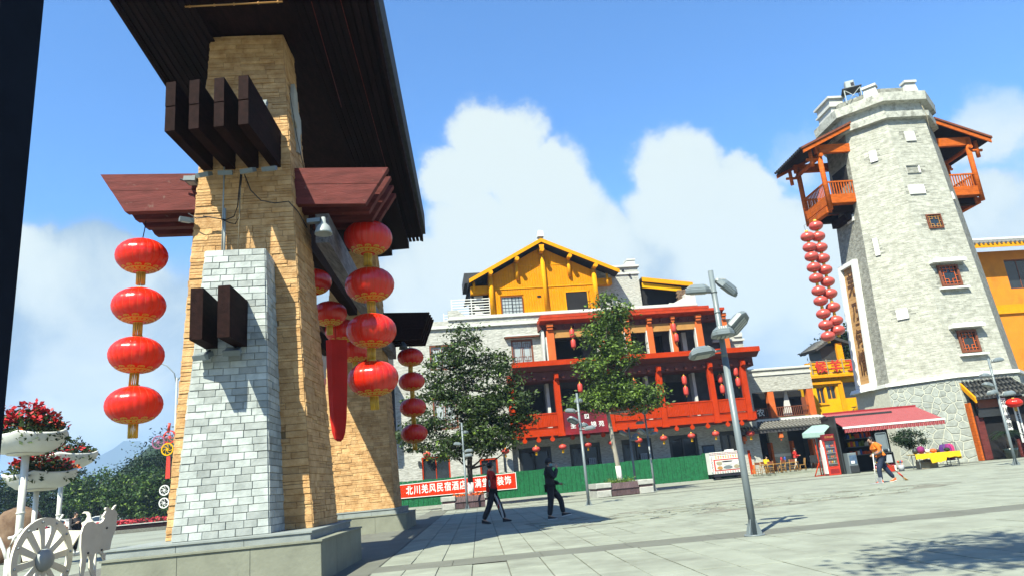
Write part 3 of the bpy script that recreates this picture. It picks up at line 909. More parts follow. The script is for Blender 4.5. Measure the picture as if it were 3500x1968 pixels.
for (i0, z0) in ((0.55, 10.02), (1.2, 9.80)):
    q.hexa([(at_v(Lr, 21) + i0, 21.0, z0), (at_v(Rr, 21) - i0, 21.0, z0), (at_v(Rr, 25.7) - i0, 25.7, z0), (at_v(Lr, 25.7) + i0, 25.7, z0),
            (at_v(Lr, 21) + i0, 21.0, 10.29), (at_v(Rr, 21) - i0, 21.0, 10.29), (at_v(Rr, 25.7) - i0, 25.7, 10.29), (at_v(Lr, 25.7) + i0, 25.7, 10.29)])
q.build('stepped_soffit', M['wood_dark2'], ro, world=True)
q = MB(); q.tube([(-5.62, 11.40, 10.27), (-3.82, 11.51, 10.27)], 0.016, 6)
for t in (0.05, .3, .5, .75, .95): q.ball((-5.62 + 1.8 * t, 11.4 + .11 * t, 10.27), 0.028, 6, 4)
q.build('soffit_pipe', M['ochre'], ro, world=True)
for (x0, y0, x1, y1) in ((-3.30, 11.6, -3.72, 15.5), (-2.75, 11.6, -3.4, 20)):
    q = MB(); q.tube([(x0, y0, 10.28), (x1, y1, 10.28)], 0.008, 5); q.build('soffit_cable', M['wood_red'], ro, world=True)
# carved cream plate on the side of the near pier
pts = [(12.95, 9.42), (13.12, 9.30), (13.18, 8.92), (13.35, 8.80), (13.38, 8.52), (13.30, 8.42), (13.36, 8.02), (13.14, 7.98), (13.10, 8.5), (12.95, 8.6), (12.88, 9.0)]
q = MB(); q.prism(pts, 'x', -4.14, -4.06); q.build('carved_plate', mat('cream_carved_plate', (0.50, 0.49, 0.43), 0.7, 0.1, 3), p1, world=True)

# conduit, cables and floodlights fixed on the near pier
q = MB(); q.tube([(-5.28, 12.44, 5.5), (-5.27, 12.46, 7.6)], 0.014, 6); q.tube([(-5.24, 12.45, 5.5), (-5.24, 12.45, 6.6)], 0.022, 6)
q.build('conduit', M['metal_pale'], p1, world=True)
q = MB(); q.tube([(-4.93, 12.30, 5.68), (-4.92, 12.40, 7.2)], 0.006, 5); q.build('thin_cable', M['box_beige'], p1, world=True)


def cable(pts, r=0.011):
    q = MB(); q.tube(pts, r, 5); q.build('cable', M['cable'], p1, world=True)


cable([(-4.92, 12.38, 7.25), (-4.96, 12.40, 6.9), (-4.98, 12.40, 6.6), (-5.05, 12.40, 6.4), (-5.2, 12.40, 6.35), (-5.5, 12.36, 6.42), (-5.72, 12.32, 6.40), (-5.86, 12.3, 6.50)])
cable([(-4.90, 12.38, 7.22), (-4.94, 12.40, 6.85), (-4.94, 12.40, 6.4), (-5.02, 12.40, 6.25), (-5.12, 12.4, 6.28), (-5.28, 12.36, 6.36), (-5.6, 12.34, 6.44)])
cable([(-4.85, 12.38, 7.22), (-4.74, 12.40, 6.9), (-4.55, 12.42, 6.68), (-4.3, 12.46, 6.62), (-4.05, 12.48, 6.64), (-3.90, 12.60, 6.45), (-3.80, 12.8, 6.2)])
cable([(-4.05, 12.6, 9.0), (-4.05, 13.0, 8.3), (-4.02, 13.4, 7.7)], 0.007)


def floodlight(p, tilt=35, yaw=0, size=1.0, label=None):
    q = MB(); w, h, d = 0.15 * size, 0.05 * size, 0.12 * size
    q.cbox(-w, w, -d, d, -h, h, 0.02); q.box(-w - .02, w + .02, -d - 0.02, -d + 0.04, -h - .012, h)
    mw = Matrix.Translation(p) @ Matrix.Rotation(R(yaw), 4, 'Z') @ Matrix.Rotation(R(tilt), 4, 'X')
    q.v = [tuple(mw @ Vector(t)) for t in q.v]
    o = q.build('floodlight', M['metal_grey'], gate, world=True)
    q = MB(); q.add([(-w * .7, -d * .7, -h - .013), (w * .7, -d * .7, -h - .013), (w * .7, d * .6, -h - .013), (-w * .7, d * .6, -h - .013)], [(0, 1, 2, 3)])
    q.v = [tuple(mw @ Vector(t)) for t in q.v]
    q.build('lens', M['glass_lamp'], o, world=True)
    q = MB(); q.tube([mw @ Vector((0, d, 0)), mw @ Vector((0, d + 0.12, 0.03))], 0.02, 6); q.build('arm', M['metal_dark'], o, world=True)


for x in (-5.55, -5.15, -4.72, -4.32): floodlight((x, 12.26, 7.24), 24, random.uniform(-14, 14), .72)
floodlight((-5.20, 11.62, 3.66), 25, -8, .8); floodlight((-4.74, 11.68, 3.70), 25, 8, .8)
floodlight((-5.95, 12.6, 7.30), 5, 90, 0.9); floodlight((-5.95, 12.4, 6.42), 10, 40, 0.7); floodlight((-4.5, 12.2, 8.55), 60, 0, 0.9)
# bell-shaped flood lamp under the right bracket
q = MB(); q.lathe([(0.04, 0.24), (0.055, 0.12), (0.12, 0.05), (0.165, -0.06), (0.17, -0.1), (0.15, -0.1), (0.05, 0.02)], (-3.50, 12.85, 6.16), 14)
o = q.build('bell_lamp', M['metal_pale'], gate, world=True)
q = MB(); q.box(-3.80, -3.55, 12.78, 12.9, 6.30, 6.38); q.build('bracket', M['metal_grey'], o, world=True)
q = MB(); q.lathe([(0.05, 0.2), (0.12, 0.08), (0.16, -0.05), (0.15, -0.05), (0.03, 0.03)], (-3.95, 24.4, 6.0), 12); q.build('bell_lamp', M['metal_dark'], gate, world=True)

# red cloth hanging from the ties between the piers
q = MB()
prof = [(5.35, 0.27), (4.6, 0.26), (3.9, 0.235), (3.2, 0.20), (2.85, 0.155), (2.68, 0.10), (2.62, 0.03)]
for (z0, w0), (z1, w1) in zip(prof[:-1], prof[1:]):
    for s0, s1, y0, y1 in ((-1, -0.35, 0.10, 0.0), (-0.35, 1, 0.0, 0.22)):
        q.add([(-4.93 + w0 * s0, 19 + y0, z0), (-4.93 + w0 * s1, 19 + y1, z0), (-4.93 + w1 * s1, 19 + y1, z1), (-4.93 + w1 * s0, 19 + y0, z1)], [(0, 1, 2, 3)], 0, True)
        q.add([(-4.93 + w0 * s0, 19.05 + y0, z0), (-4.93 + w0 * s1, 19.05 + y1, z0), (-4.93 + w1 * s1, 19.05 + y1, z1), (-4.93 + w1 * s0, 19.05 + y0, z1)], [(3, 2, 1, 0)], 0, True)
q.tube([(-4.93, 19.1, 5.3), (-4.93, 19.1, 6.1)], 0.02, 5)
drape = q.build('cloth_drape', M['drape'], None, recalc=False)
tag(drape, 'long red cloth tongue hanging between the two gateway piers', 'drape'); ROOTS[drape.name] = Matrix.Identity(4)

# ------------------------------------------------------------------ big red lanterns
def make_lantern(name, label, cat, loc, dia, mats, ornate=True, group=None, ribs=22, h=0.70):
    t = thing(name, label, cat, loc, random.uniform(0, 6.28), group)
    r = dia / 2
    b = MB(); n = ribs * 4; k = 14
    o = 0
    prof = []
    for i in range(k + 1):
        a = math.pi * (i / k); prof.append((max(0.16, math.sin(a) ** 0.86), -math.cos(a)))
    vs = []; fs = []
    for i, (pr, pz) in enumerate(prof):
        for j in range(n):
            w = 2 * math.pi * j / n
            ph = (j % 4) / 4.0
            bulge = 1 - 0.024 * abs(math.cos(math.pi * ph)) ** 6 * math.sin(math.pi * i / k)
            vs.append((r * pr * math.cos(w) * bulge, r * pr * math.sin(w) * bulge, r * h * pz))
    for i in range(k):
        for j in range(n):
            j2 = (j + 1) % n
            fs.append((i * n + j, i * n + j2, (i + 1) * n + j2, (i + 1) * n + j))
    b.add(vs, fs, 0, True)
    b.build('globe', mats[0], t)
    c = MB()                                        # the sewn seams between the gores
    for j in range(0, n, 4):
        w = 2 * math.pi * j / n
        c.tube([(r * prof[i][0] * math.cos(w) * (1 - .024 * math.sin(math.pi * i / k) + .004), r * prof[i][0] * math.sin(w) * (1 - .024 * math.sin(math.pi * i / k) + .004), r * h * prof[i][1]) for i in range(1, k)], r * .006, 3, caps=False)
    c.build('seams', M['seam'] if ornate else mats[0], t, recalc=False)
    c = MB(); c.lathe([(r * .17, r * (h - .05)), (r * .17, r * (h + .05)), (r * .05, r * (h + .07))], (0, 0, 0), 12)
    c.build('cap', mats[1], t)
    c = MB(); c.lathe([(r * .18, -r * (h + .02)), (r * .18, -r * (h - .06))], (0, 0, 0), 12)
    for j in range(14):
        w = 2 * math.pi * j / 14
        c.tube([(r * .15 * math.cos(w), r * .15 * math.sin(w), -r * h), (r * .15 * math.cos(w + .1), r * .15 * math.sin(w + .1), -r * (h + .52))], r * .030, 4)
    c.build('tassel', mats[2], t)
    if ornate:                                      # gold printed key-pattern ring and cloud heads round the foot
        c = MB()
        def pt(w, lat, off=0.012):
            pr = max(0.16, math.cos(lat) ** 0.86); return (r * pr * math.cos(w) * (1 + off), r * pr * math.sin(w) * (1 + off), r * h * math.sin(lat) * (1 + off))
        def strip(w0, l0, w1, l1, wd):
            wd *= 1.5
            m_ = 5
            for s in range(m_):
                a, b_ = s / m_, (s + 1) / m_
                A_ = (w0 + (w1 - w0) * a, l0 + (l1 - l0) * a); B_ = (w0 + (w1 - w0) * b_, l0 + (l1 - l0) * b_)
                dw, dl = B_[0] - A_[0], B_[1] - A_[1]
                q_ = math.hypot(dw * math.cos(A_[1]), dl) or 1
                nw, nl = -dl / q_ * wd / max(.2, math.cos(A_[1])), dw * math.cos(A_[1]) / q_ * wd
                c.add([pt(A_[0] - nw, A_[1] - nl), pt(B_[0] - nw, B_[1] - nl), pt(B_[0] + nw, B_[1] + nl), pt(A_[0] + nw, A_[1] + nl)], [(0, 1, 2, 3)])
        for s in range(16):
            a, b_ = 2 * math.pi * s / 16, 2 * math.pi * (s + 1) / 16
            strip(a, R(-58), b_, R(-58), 0.022); strip(a, R(-74), b_, R(-74), 0.02)
            w_ = b_ - a
            strip(a + w_ * .15, R(-71), a + w_ * .15, R(-61), .016); strip(a + w_ * .15, R(-61), a + w_ * .8, R(-61), .014)
            strip(a + w_ * .5, R(-70), a + w_ * .85, R(-70), .014); strip(a + w_ * .5, R(-70), a + w_ * .5, R(-64), .016)
        for s in range(12):
            a = 2 * math.pi * s / 12
            ring = [(a + 0.10 * math.cos(q_) * 1.6, R(-51) + 0.075 * math.sin(q_)) for q_ in [math.pi * k_ / 6 for k_ in range(-1, 8)]]
            for (w0, l0), (w1, l1) in zip(ring[:-1], ring[1:]): strip(w0, l0, w1, l1, 0.016)
            strip(a - .06, R(-52), a + .06, R(-50), .018)
        c.build('gold_ornament', M['gold_paint'], t, recalc=False)
    return t


LM = (M['lantern'], M['gold'], M['gold'])
big = make_lantern('big_lantern', 'x', 'lantern', (-7.18, 13.2, 6.08), 0.95, LM, True, 'big red lanterns hanging on the gateway')


def hang(pos, label, tilt=True, scale=1.0, first=None, group=None):
    o = dup(first or big, pos, random.uniform(0, 6.28), label, group, scale)
    if tilt: o.rotation_euler = (R(random.uniform(-2.5, 2.5)), R(random.uniform(-2.5, 2.5)), random.uniform(0, 6.28))
    return o


ordw = ('topmost', 'second from the top', 'third from the top', 'lowest')
big['label'] = 'big red lantern, topmost of the left string, under the left bracket'
for z, w in ((5.08, 1), (4.12, 2), (3.18, 3)): hang((-7.19, 13.2, z), 'big red lantern, %s of the string left of the near pier' % ordw[w], scale=1.0 + 0.015 * w)
for i, z in enumerate((6.46, 5.42, 4.44, 3.45)): hang((-2.97, 14.4, z), 'big red lantern, %s of the string right of the near pier' % ordw[i], scale=1.08)
for i, z in enumerate((6.02, 5.10, 4.14, 3.19)): hang((-4.04, 26.5, z), 'dark red shaded lantern, %s of the far pier string' % ordw[i], scale=1.03)
for i, (x, y, z) in enumerate(((-5.20, 18.0, 6.70), (-5.06, 19.0, 6.06), (-4.98, 20.0, 5.78), (-4.86, 21.0, 5.36), (-4.70, 22.2, 4.98))):
    hang((x, y, z), ('red lantern peeping from behind the near pier', 'red lantern under the gateway roof, nearest whole one of the row', 'red lantern in the passage, second whole one of the row',
                     'red lantern in the passage half hidden by the right string', 'red lantern in the passage behind the lowest right lantern')[i], scale=1.0)
def cord(name, label, pts, r, m=None):
    q = MB(); q.tube(pts, r, 5); o = q.build(name, m or M['cable'], None); ROOTS[o.name] = Matrix.Identity(4)
    return tag(o, label, 'cord')


cord('lantern_cord', 'thin black hook cord holding the left lantern string', [(-7.18, 13.2, 6.45), (-7.17, 13.24, 6.66), (-7.16, 13.25, 6.84)], 0.010)
cord('lantern_cord', 'thin black cord holding the right lantern string', [(-2.97, 14.4, 6.83), (-2.97, 14.38, 6.95)], 0.010)
cord('lantern_cord', 'thin cord holding the far pier lantern string', [(-4.04, 26.5, 6.3), (-4.04, 26.3, 6.6)], 0.012)
# ------------------------------------------------------------------ the hotel across the plaza (local x along its front, y into it, z up)
hotel = thing('hotel', 'three storey hotel with vermilion balconies, white stone walls and a yellow gable on top', 'hotel', tuple(FA), FYAW)


def bx(name, m, u0, u1, v0, v1, z0, z1, par=None, label=None, ch=0.0):
    """box between v0 (front) and v1 (back), v counted towards the plaza"""
    b = MB()
    if ch: b.cbox(u0, u1, -v0, -v1, z0, z1, ch)
    else: b.box(u0, u1, -v0, -v1, z0, z1)
    return b.build(name, m, par or hotel, label=label)


def boards(name, m, u0, u1, v, z0, z1, w, par, t=0.03, gap=0.012):
    """vertical boarding with open grooves, one part"""
    b = MB(); n = max(1, round((u1 - u0) / w))
    for k in range(n):
        a, c = u0 + (u1 - u0) * k / n + gap / 2, u0 + (u1 - u0) * (k + 1) / n - gap / 2
        b.cbox(a, c, -v - random.uniform(0, .004), -v + t, z0, z1, 0.012)
    b.box(u0, u1, -v + t - .004, -v + t + .02, z0, z1)
    return b.build(name, m, par)


def pierced(name, m, u0, u1, vf, vb, z0, z1, holes, par=None):
    """a wall with rectangular openings (list of u0,u1,z0,z1), built as solid strips round them"""
    b = MB()
    us = sorted({u0, u1, *[h[0] for h in holes], *[h[1] for h in holes]})
    for a, c in zip(us[:-1], us[1:]):
        mid = (a + c) / 2
        hs = sorted([h for h in holes if h[0] < mid < h[1]], key=lambda h: h[2])
        z = z0
        for h in hs:
            if h[2] > z + 1e-4: b.box(a, c, -vf, -vb, z, h[2])
            z = h[3]
        if z1 > z + 1e-4: b.box(a, c, -vf, -vb, z, z1)
    return b.build(name, m, par or hotel)


def window(par, u0, u1, v, z0, z1, frame_m, glass_m, bars='grid', fw=0.09, depth=0.14):
    o = MB()
    o.box(u0, u0 + fw, -v - .03, -v + depth, z0, z1); o.box(u1 - fw, u1, -v - .03, -v + depth, z0, z1)
    o.box(u0 + fw, u1 - fw, -v - .028, -v + depth, z1 - fw, z1); o.box(u0 + fw, u1 - fw, -v - .028, -v + depth, z0, z0 + fw)
    f = o.build('window', frame_m, par)
    g = MB(); um = (u0 + u1) / 2
    g.box(u0 + fw, um - .012, -v + depth * .6, -v + depth * .6 + .012, z0 + fw, z1 - fw)
    g.build('pane', glass_m, f)
    g = MB(); g.box(um + .012, u1 - fw, -v + depth * .6 + .02, -v + depth * .6 + .032, z0 + fw, z1 - fw); g.build('pane', glass_m, f)
    l = MB(); y0, y1 = -v + depth * .6 - .022, -v + depth * .6 - .004
    l.box(um - .03, um + .03, y0 - .01, y1 + .03, z0 + fw, z1 - fw)
    t = 0.013
    W0, W1, Z0, Z1 = u0 + fw, u1 - fw, z0 + fw, z1 - fw
    if bars == 'grid':
        for side in ((W0, um - .03), (um + .03, W1)):
            for q in (1, 2): x = side[0] + (side[1] - side[0]) * q / 3; l.box(x - t, x + t, y0, y1, Z0, Z1)
        for q in range(1, 5): z = Z0 + (Z1 - Z0) * q / 5; l.box(W0, W1, y0 + .002, y1 - .002, z - t, z + t)
    elif bars == 'lattice':
        for side in ((W0, um - .03), (um + .03, W1)):
            a, c = side; w = c - a; h = Z1 - Z0
            def hb(x0, x1, z): l.box(a + w * x0, a + w * x1, y0 + .002, y1 - .002, Z0 + h * z - t, Z0 + h * z + t)
            def vb(x, q0, q1): l.box(a + w * x - t, a + w * x + t, y0, y1, Z0 + h * q0, Z0 + h * q1)
            for z in (.1, .9): hb(.15, .85, z)
            vb(.15, .1, .9); vb(.85, .1, .9)
            for z in (.28, .72): hb(0, .4, z); hb(.6, 1, z)
            vb(.4, 0, .28); vb(.6, 0, .28); vb(.4, .72, 1); vb(.6, .72, 1)
    l.build('glazing_bars', M['ink'] if bars == 'grid' else frame_m, f)
    return f


W = M['wall_white']
# white stone wing at the left, two windows and a door
pierced('stone_wall', W, -1.15, 7.0, -1.0, -1.35, 0, 12.25, [(0.5, 2.5, 0.3, 3.4), (4.6, 5.9, 0.3, 2.95), (1.5, 3.3, 5.2, 7.6), (1.5, 3.3, 9.5, 11.4)])
pierced('stone_wall', W, 7.0, 9.85, -1.0, -1.35, 9.0, 12.25, [(7.6, 9.25, 9.55, 11.42)])
window(hotel, 7.6, 9.25, -1.06, 9.55, 11.42, M['brown_frame'], M['glass_pale'], 'lattice', 0.13)
window(hotel, 1.5, 3.3, -1.06, 5.2, 7.6, M['brown_frame'], M['glass_pale'], 'lattice', 0.13)
window(hotel, 1.5, 3.3, -1.06, 9.5, 11.4, M['brown_frame'], M['glass_pale'], 'lattice', 0.13)
window(hotel, 0.5, 2.5, -1.06, 0.3, 3.4, M['vermilion'], M['glass'], None, 0.10)
window(hotel, 4.6, 5.9, -1.06, 0.3, 2.95, M['vermilion'], M['glass'], None, 0.12)
bx('window_hood', M['brown_frame'], 7.15, 9.75, -0.62, -1.0, 11.52, 11.62); bx('window_hood', M['white_dirty'], 7.10, 9.80, -0.60, -1.0, 11.622, 11.72)
bx('wall_lamp', M['metal_dark'], 0.25, 0.42, -0.85, -1.0, 2.85, 3.15)
# ground floor wall set back under the balcony
holes = [(7.55, 9.95, 0.2, 3.45), (11.35, 13.65, 0.2, 3.45), (15.3, 17.6, 0.2, 3.45), (18.95, 21.2, 0.2, 3.45), (22.95, 24.6, 0.2, 3.45)]
pierced('ground_floor_wall', W, 7.0, 25.4, -1.65, -2.0, 0, 4.0, holes)
for (a, c, z0, z1) in holes:
    f = MB(); f.box(a, a + .22, 1.72, 2.0, z0, z1); f.box(c - .22, c, 1.72, 2.0, z0, z1); f.box(a + .22, c - .22, 1.73, 2.0, z1 - .3, z1)
    f.box((a + c) / 2 - .05, (a + c) / 2 + .05, 1.80, 1.95, z0, z1 - .3)
    o = f.build('doorway', M['metal_dark'], hotel)
    g = MB(); g.box(a + .22, c - .22, 1.90, 1.94, z0, z1 - .3); g.build('pane', M['glass'], o)
    if a in (11.35, 15.3):
        p = MB(); p.box(a + 1.35, a + 1.85, 1.66, 1.675, 1.92, 2.35); q = p.build('notice', M['paper'], o)
        ink = MB()
        for i in range(6):
            for j in range(3): ink.box(a + 1.40 + j * .15, a + 1.51 + j * .15, 1.654, 1.659, 2.27 - i * .06, 2.30 - i * .06)
        ink.build('print', M['ink'], q)
b = MB(); b.box(21.5, 22.35, 1.58, 1.65, 1.93, 2.45); o = b.build('wall_notice', M['blue_board'], hotel)
b = MB(); b.box(21.45, 21.5, 1.56, 1.65, 1.9, 2.5); b.box(22.35, 22.4, 1.56, 1.65, 1.9, 2.5); b.box(21.45, 22.4, 1.55, 1.65, 2.45, 2.55); b.build('frame', M['metal_dark'], o)
# balcony: floor, lower beam with hanging drops, boarded parapet, columns
bx('balcony_floor', M['frieze'], 6.95, 25.5, -0.12, -2.0, 3.98, 4.10)
b = MB(); b.box(7.0, 25.4, -0.02, 0.10, 4.10, 4.63); b.box(6.9, 25.5, -0.05, 0.12, 4.625, 4.655); lb = b.build('balcony_beam', M['vermilion'], hotel)
cols = [6.95, 10.36, 14.15, 18.12, 22.12, 24.72]
for u in cols:
    b = MB(); b.box(u, u + .40, -0.10, 0.28, 4.02, 8.05)
    b.box(u - .06, u + .46, -0.16, 0.30, 4.02, 4.30)
    o = b.build('column', M['vermilion'], hotel)
    b = MB(); b.cbox(u + .04, u + .36, -0.22, 0.25, 8.06, 8.52, 0.02); b.cbox(u + .07, u + .33, -0.42, -0.2, 8.12, 8.40, 0.02); b.build('bracket', M['vermilion'], o)
for a, c in zip(cols[:-1], cols[1:]):
    p0, p1 = a + .40, c
    o = boards('parapet', M['vermilion'], p0, p1, 0.0, 4.72, 5.62, 0.125, hotel)
    b = MB(); b.box(p0, p1, -0.03, 0.12, 5.62, 5.72); b.build('rail', M['vermilion'], o)
    m_ = (p0 + p1) / 2
    b = MB(); b.box(m_ - .06, m_ + .06, -0.035, 0.1, 4.66, 5.62); b.build('post', M['vermilion'], o)
    n = max(2, round((p1 - p0) / 1.1))
    for k in range(n):
        u = p0 + (p1 - p0) * (k + .5) / n
        q = MB(); q.prism([(u - .07, 4.1), (u - .07, 4.0), (u - .16, 3.92), (u - .17, 3.82), (u - .10, 3.72), (u, 3.70), (u + .10, 3.72), (u + .17, 3.82), (u + .16, 3.92), (u + .07, 4.0), (u + .07, 4.1)], 'y', -0.015, 0.06)
        q.build('drop_ornament', M['vermilion'], lb)
# first floor room wall with dark openings and pale reveals
holes1 = [(7.9, 9.9, 4.4, 7.6), (11.2, 13.7, 4.4, 7.6), (15.0, 17.3, 4.4, 7.6), (18.9, 20.9, 4.4, 7.5), (22.8, 24.5, 4.4, 7.4)]
pierced('room_wall', M['room_wall'], 7.0, 25.4, -1.9, -2.2, 4.1, 9.0, holes1)
for (a, c, z0, z1) in holes1:
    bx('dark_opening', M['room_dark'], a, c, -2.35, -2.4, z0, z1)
for u in (9.95, 17.62, 21.35): bx('white_jamb', M['white_dirty'], u, u + .22, -1.2, -1.9, 4.1, 8.0)
bx('white_patch', M['white_dirty'], 24.05, 24.5, -1.86, -1.9, 5.9, 7.9); bx('white_patch', M['white_dirty'], 22.85, 23.3, -1.86, -1.9, 5.9, 7.6)
# frieze with round beam ends, big eave
bx('frieze', M['frieze'], 7.0, 25.9, -0.10, -2.0, 8.06, 8.72)
b = MB(); u = 7.5
fr = hotel
while u < 25.6:
    if min(abs(u - c - .2) for c in cols) > .42:
        q = MB(); q.lathe([(0.13, 0), (0.13, 0.22), (0.11, 0.235)], (0, 0, 0), 12); q.v = [(x + u, -z + 0.10, y + 8.27) for x, y, z in q.v]
        q.build('beam_end', M['frieze'], hotel)
    u += 0.72
b = MB(); b.prism([(-0.62, 9.06), (-0.62, 9.40), (0.30, 9.44), (1.95, 9.50), (1.95, 9.0), (0.10, 8.72), (-0.10, 8.74)], 'x', 7.33, 26.2)
ev = b.build('eave', M['frieze'], hotel)
b = MB(); b.box(7.30, 26.25, -0.68, -0.615, 9.05, 9.42); b.build('fascia', M['vermilion'], ev)
# second floor loggia
for (u, w) in ((10.2, .56), (14.1, .5), (16.2, .4), (17.93, .45), (19.82, .37), (21.80, .5), (23.9, .42)):
    b = MB(); b.box(u, u + w, 0.05, 0.45, 9.42, 11.78); o = b.build('column', M['column'], hotel)
    b = MB(); b.box(u - .09, u - .003, 0.10, 0.5, 9.42, 11.3); b.build('white_strip', M['white_dirty'], o)
    b = MB(); b.cbox(u + .06, u + w - .06, -0.12, 0.05, 11.80, 12.0, 0.02); b.cbox(u + .03, u + w - .03, -0.20, 0.3, 12.0, 12.25, 0.02); b.build('bracket', M['column'], o)
for (a, c) in ((10.76, 14.1), (14.6, 16.2), (16.6, 17.93), (18.38, 19.82), (20.19, 21.8)):
    bx('lintel', M['ochre'], a, c, -0.15, -0.4, 11.2, 11.78)
bx('upper_frieze', M['frieze'], 10.0, 24.0, -0.2, -1.0, 11.79, 12.35)
u = 10.9
while u < 23.8:
    q = MB(); q.lathe([(0.11, 0), (0.11, 0.2), (0.095, 0.21)], (0, 0, 0), 12); q.v = [(x + u, -z + 0.2, y + 12.02) for x, y, z in q.v]
    q.build('beam_end', M['frieze'], hotel); u += 0.75
holes2 = [(10.9, 13.2, 9.6, 11.3), (14.7, 15.9, 9.6, 11.3), (16.7, 17.6, 9.6, 11.3), (18.5, 19.6, 9.6, 11.2), (20.3, 21.1, 9.6, 11.2)]
pierced('room_wall', M['room_wall'], 9.85, 24.2, -1.7, -2.0, 9.4, 12.4, holes2)
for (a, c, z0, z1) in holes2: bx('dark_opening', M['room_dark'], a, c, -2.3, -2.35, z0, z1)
bx('white_jamb', M['white_dirty'], 21.05, 21.4, -1.3, -1.7, 9.45, 11.2); bx('white_jamb', M['white_dirty'], 9.86, 10.0, -0.3, -1.0, 9.42, 11.9)
b = MB(); b.tube([(10.02, 0.25, 9.45), (10.02, 0.25, 11.9)], 0.05, 8); b.build('downpipe', M['metal_pale'], hotel)
b = MB(); b.tube([(6.35, 0.85, 1.9), (6.35, 0.85, 4.1)], 0.045, 8); b.build('downpipe', M['metal_dark'], hotel)
# upper eave in two red tiers
b = MB(); b.prism([(-0.35, 12.44), (-0.35, 12.62), (0.6, 12.66), (1.5, 12.66), (1.5, 12.3), (0.3, 12.2)], 'x', 9.72, 24.1); ue = b.build('upper_eave', M['eave_red'], hotel)
b = MB(); b.box(9.7, 24.12, -0.41, -0.352, 12.44, 12.63); b.build('fascia', M['eave_red'], ue)
b = MB(); b.box(9.85, 23.0, -0.20, 1.4, 12.70, 12.90); b.build('tier', M['eave_red'], ue)
b = MB(); b.box(9.9, 22.95, -0.10, 1.4, 12.625, 12.70); b.build('groove', M['white_dirty'], ue)
b = MB(); b.prism([(9.70, 12.43), (9.70, 11.85), (9.95, 11.95), (10.1, 12.43)], 'y', 0.2, 1.2); b.build('end_board', M['frieze'], ue)
# copings of the roof terrace
bx('coping', M['white_dirty'], -1.25, 10.0, -0.88, -1.45, 12.58, 12.82); bx('parapet_wall', W, -1.15, 22.5, -1.05, -1.4, 12.25, 13.18)
bx('coping', M['white_dirty'], 3.0, 22.6, -0.92, -1.6, 13.18, 13.36, ch=.03); bx('coping', M['white_dirty'], 3.1, 22.5, -1.0, -1.6, 13.365, 13.46)
b = MB(); b.prism([(3.05, 13.46), (3.05, 13.95), (3.75, 13.97), (4.4, 13.46)], 'y', 1.05, 1.5); b.build('parapet_stub', W, hotel)
# terrace railing of pale pipes
b = MB()
for u in (3.38, 4.9, 6.3): b.box(u - .03, u + .03, 1.52, 1.58, 13.46, 14.95)
rl_ = b.build('terrace_railing', M['white_metal'], hotel)
for k in range(7): q = MB(); q.box(3.38, 6.36, 1.52, 1.57, 13.62 + .205 * k, 13.68 + .205 * k); q.build('rail', M['white_metal'], rl_)
b = MB(); b.box(2.72, 2.78, 1.9, 1.96, 12.9, 13.98)
for k in range(4): b.box(2.75, 3.4, 1.92, 1.95, 13.2 + .2 * k, 13.25 + .2 * k)
b.build('terrace_railing', M['white_metal'], hotel)
# yellow gabled house on the terrace
gy = 1.55
gable = [(6.35, 13.40), (14.80, 13.40), (14.80, 16.62), (10.65, 18.80), (6.35, 16.55)]
b = MB(); b.prism(gable, 'y', gy + .06, gy + 7); gh = b.build('gable_house', M['yellow_wall'], hotel)
b = MB(); n = 40
for k in range(n):                                   # upright boards up to the slope
    a, c = 6.55 + 8.1 * k / n + .006, 6.55 + 8.1 * (k + 1) / n - .006
    top = lambda x: 18.80 - abs(x - 10.65) * 0.522 - 0.02
    for (z0, cut) in ((13.42, 15.50), (15.64, None)):
        zz = (cut, cut) if cut else (top(a), top(c))
        if cut is None and min(zz) < z0 + .05: continue
        hole = [(7.2, 8.9), (12.25, 14.05)]
        if cut and any(a < h[1] and c > h[0] for h in hole):
            b.hexa([(a, gy, 15.02), (c, gy, 15.02), (c, gy + .07, 15.02), (a, gy + .07, 15.02), (a, gy, 15.5), (c, gy, 15.5), (c, gy + .07, 15.5), (a, gy + .07, 15.5)]); continue
        b.hexa([(a, gy, z0), (c, gy, z0), (c, gy + .07, z0), (a, gy + .07, z0), (a, gy, zz[0]), (c, gy, zz[1]), (c, gy + .07, zz[1]), (a, gy + .07, zz[0])])
b.build('boarding', M['yellow_wall'], gh)
b = MB(); b.box(6.5, 14.7, gy - .05, gy + .05, 15.50, 15.62); b.box(8.6, 12.8, gy - .03, gy + .05, 17.28, 17.34); b.build('band', M['yellow_trim'], gh)
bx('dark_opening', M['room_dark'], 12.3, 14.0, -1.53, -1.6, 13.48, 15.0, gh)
b = MB(); b.box(12.2, 12.3, gy - .06, gy, 13.42, 15.06); b.box(14.0, 14.1, gy - .06, gy, 13.42, 15.06); b.box(12.2, 14.1, gy - .06, gy, 15.0, 15.1); b.build('opening_frame', M['yellow_trim'], gh)
window(gh.parent, 7.2, 8.88, -1.52, 13.45, 14.92, M['brown_frame'], M['glass_pale'], 'grid', 0.05, 0.1)
bx('vent_hole', M['room_dark'], 10.05, 10.35, -1.52, -1.56, 14.72, 14.88, gh)
for (u, z0, z1, r) in ((6.5, 13.42, 16.7, .19), (10.72, 13.42, 18.0, .17), (14.72, 13.42, 16.7, .19), (8.62, 16.2, 17.6, .14), (12.78, 16.25, 17.6, .14), (5.2, 15.4, 16.2, .1), (15.75, 15.3, 16.3, .1)):
    q = MB(); q.tube([(u, gy - .12, z0), (u, gy - .12, z1)], r, 12); q.build('post', M['yellow_trim'], gh)
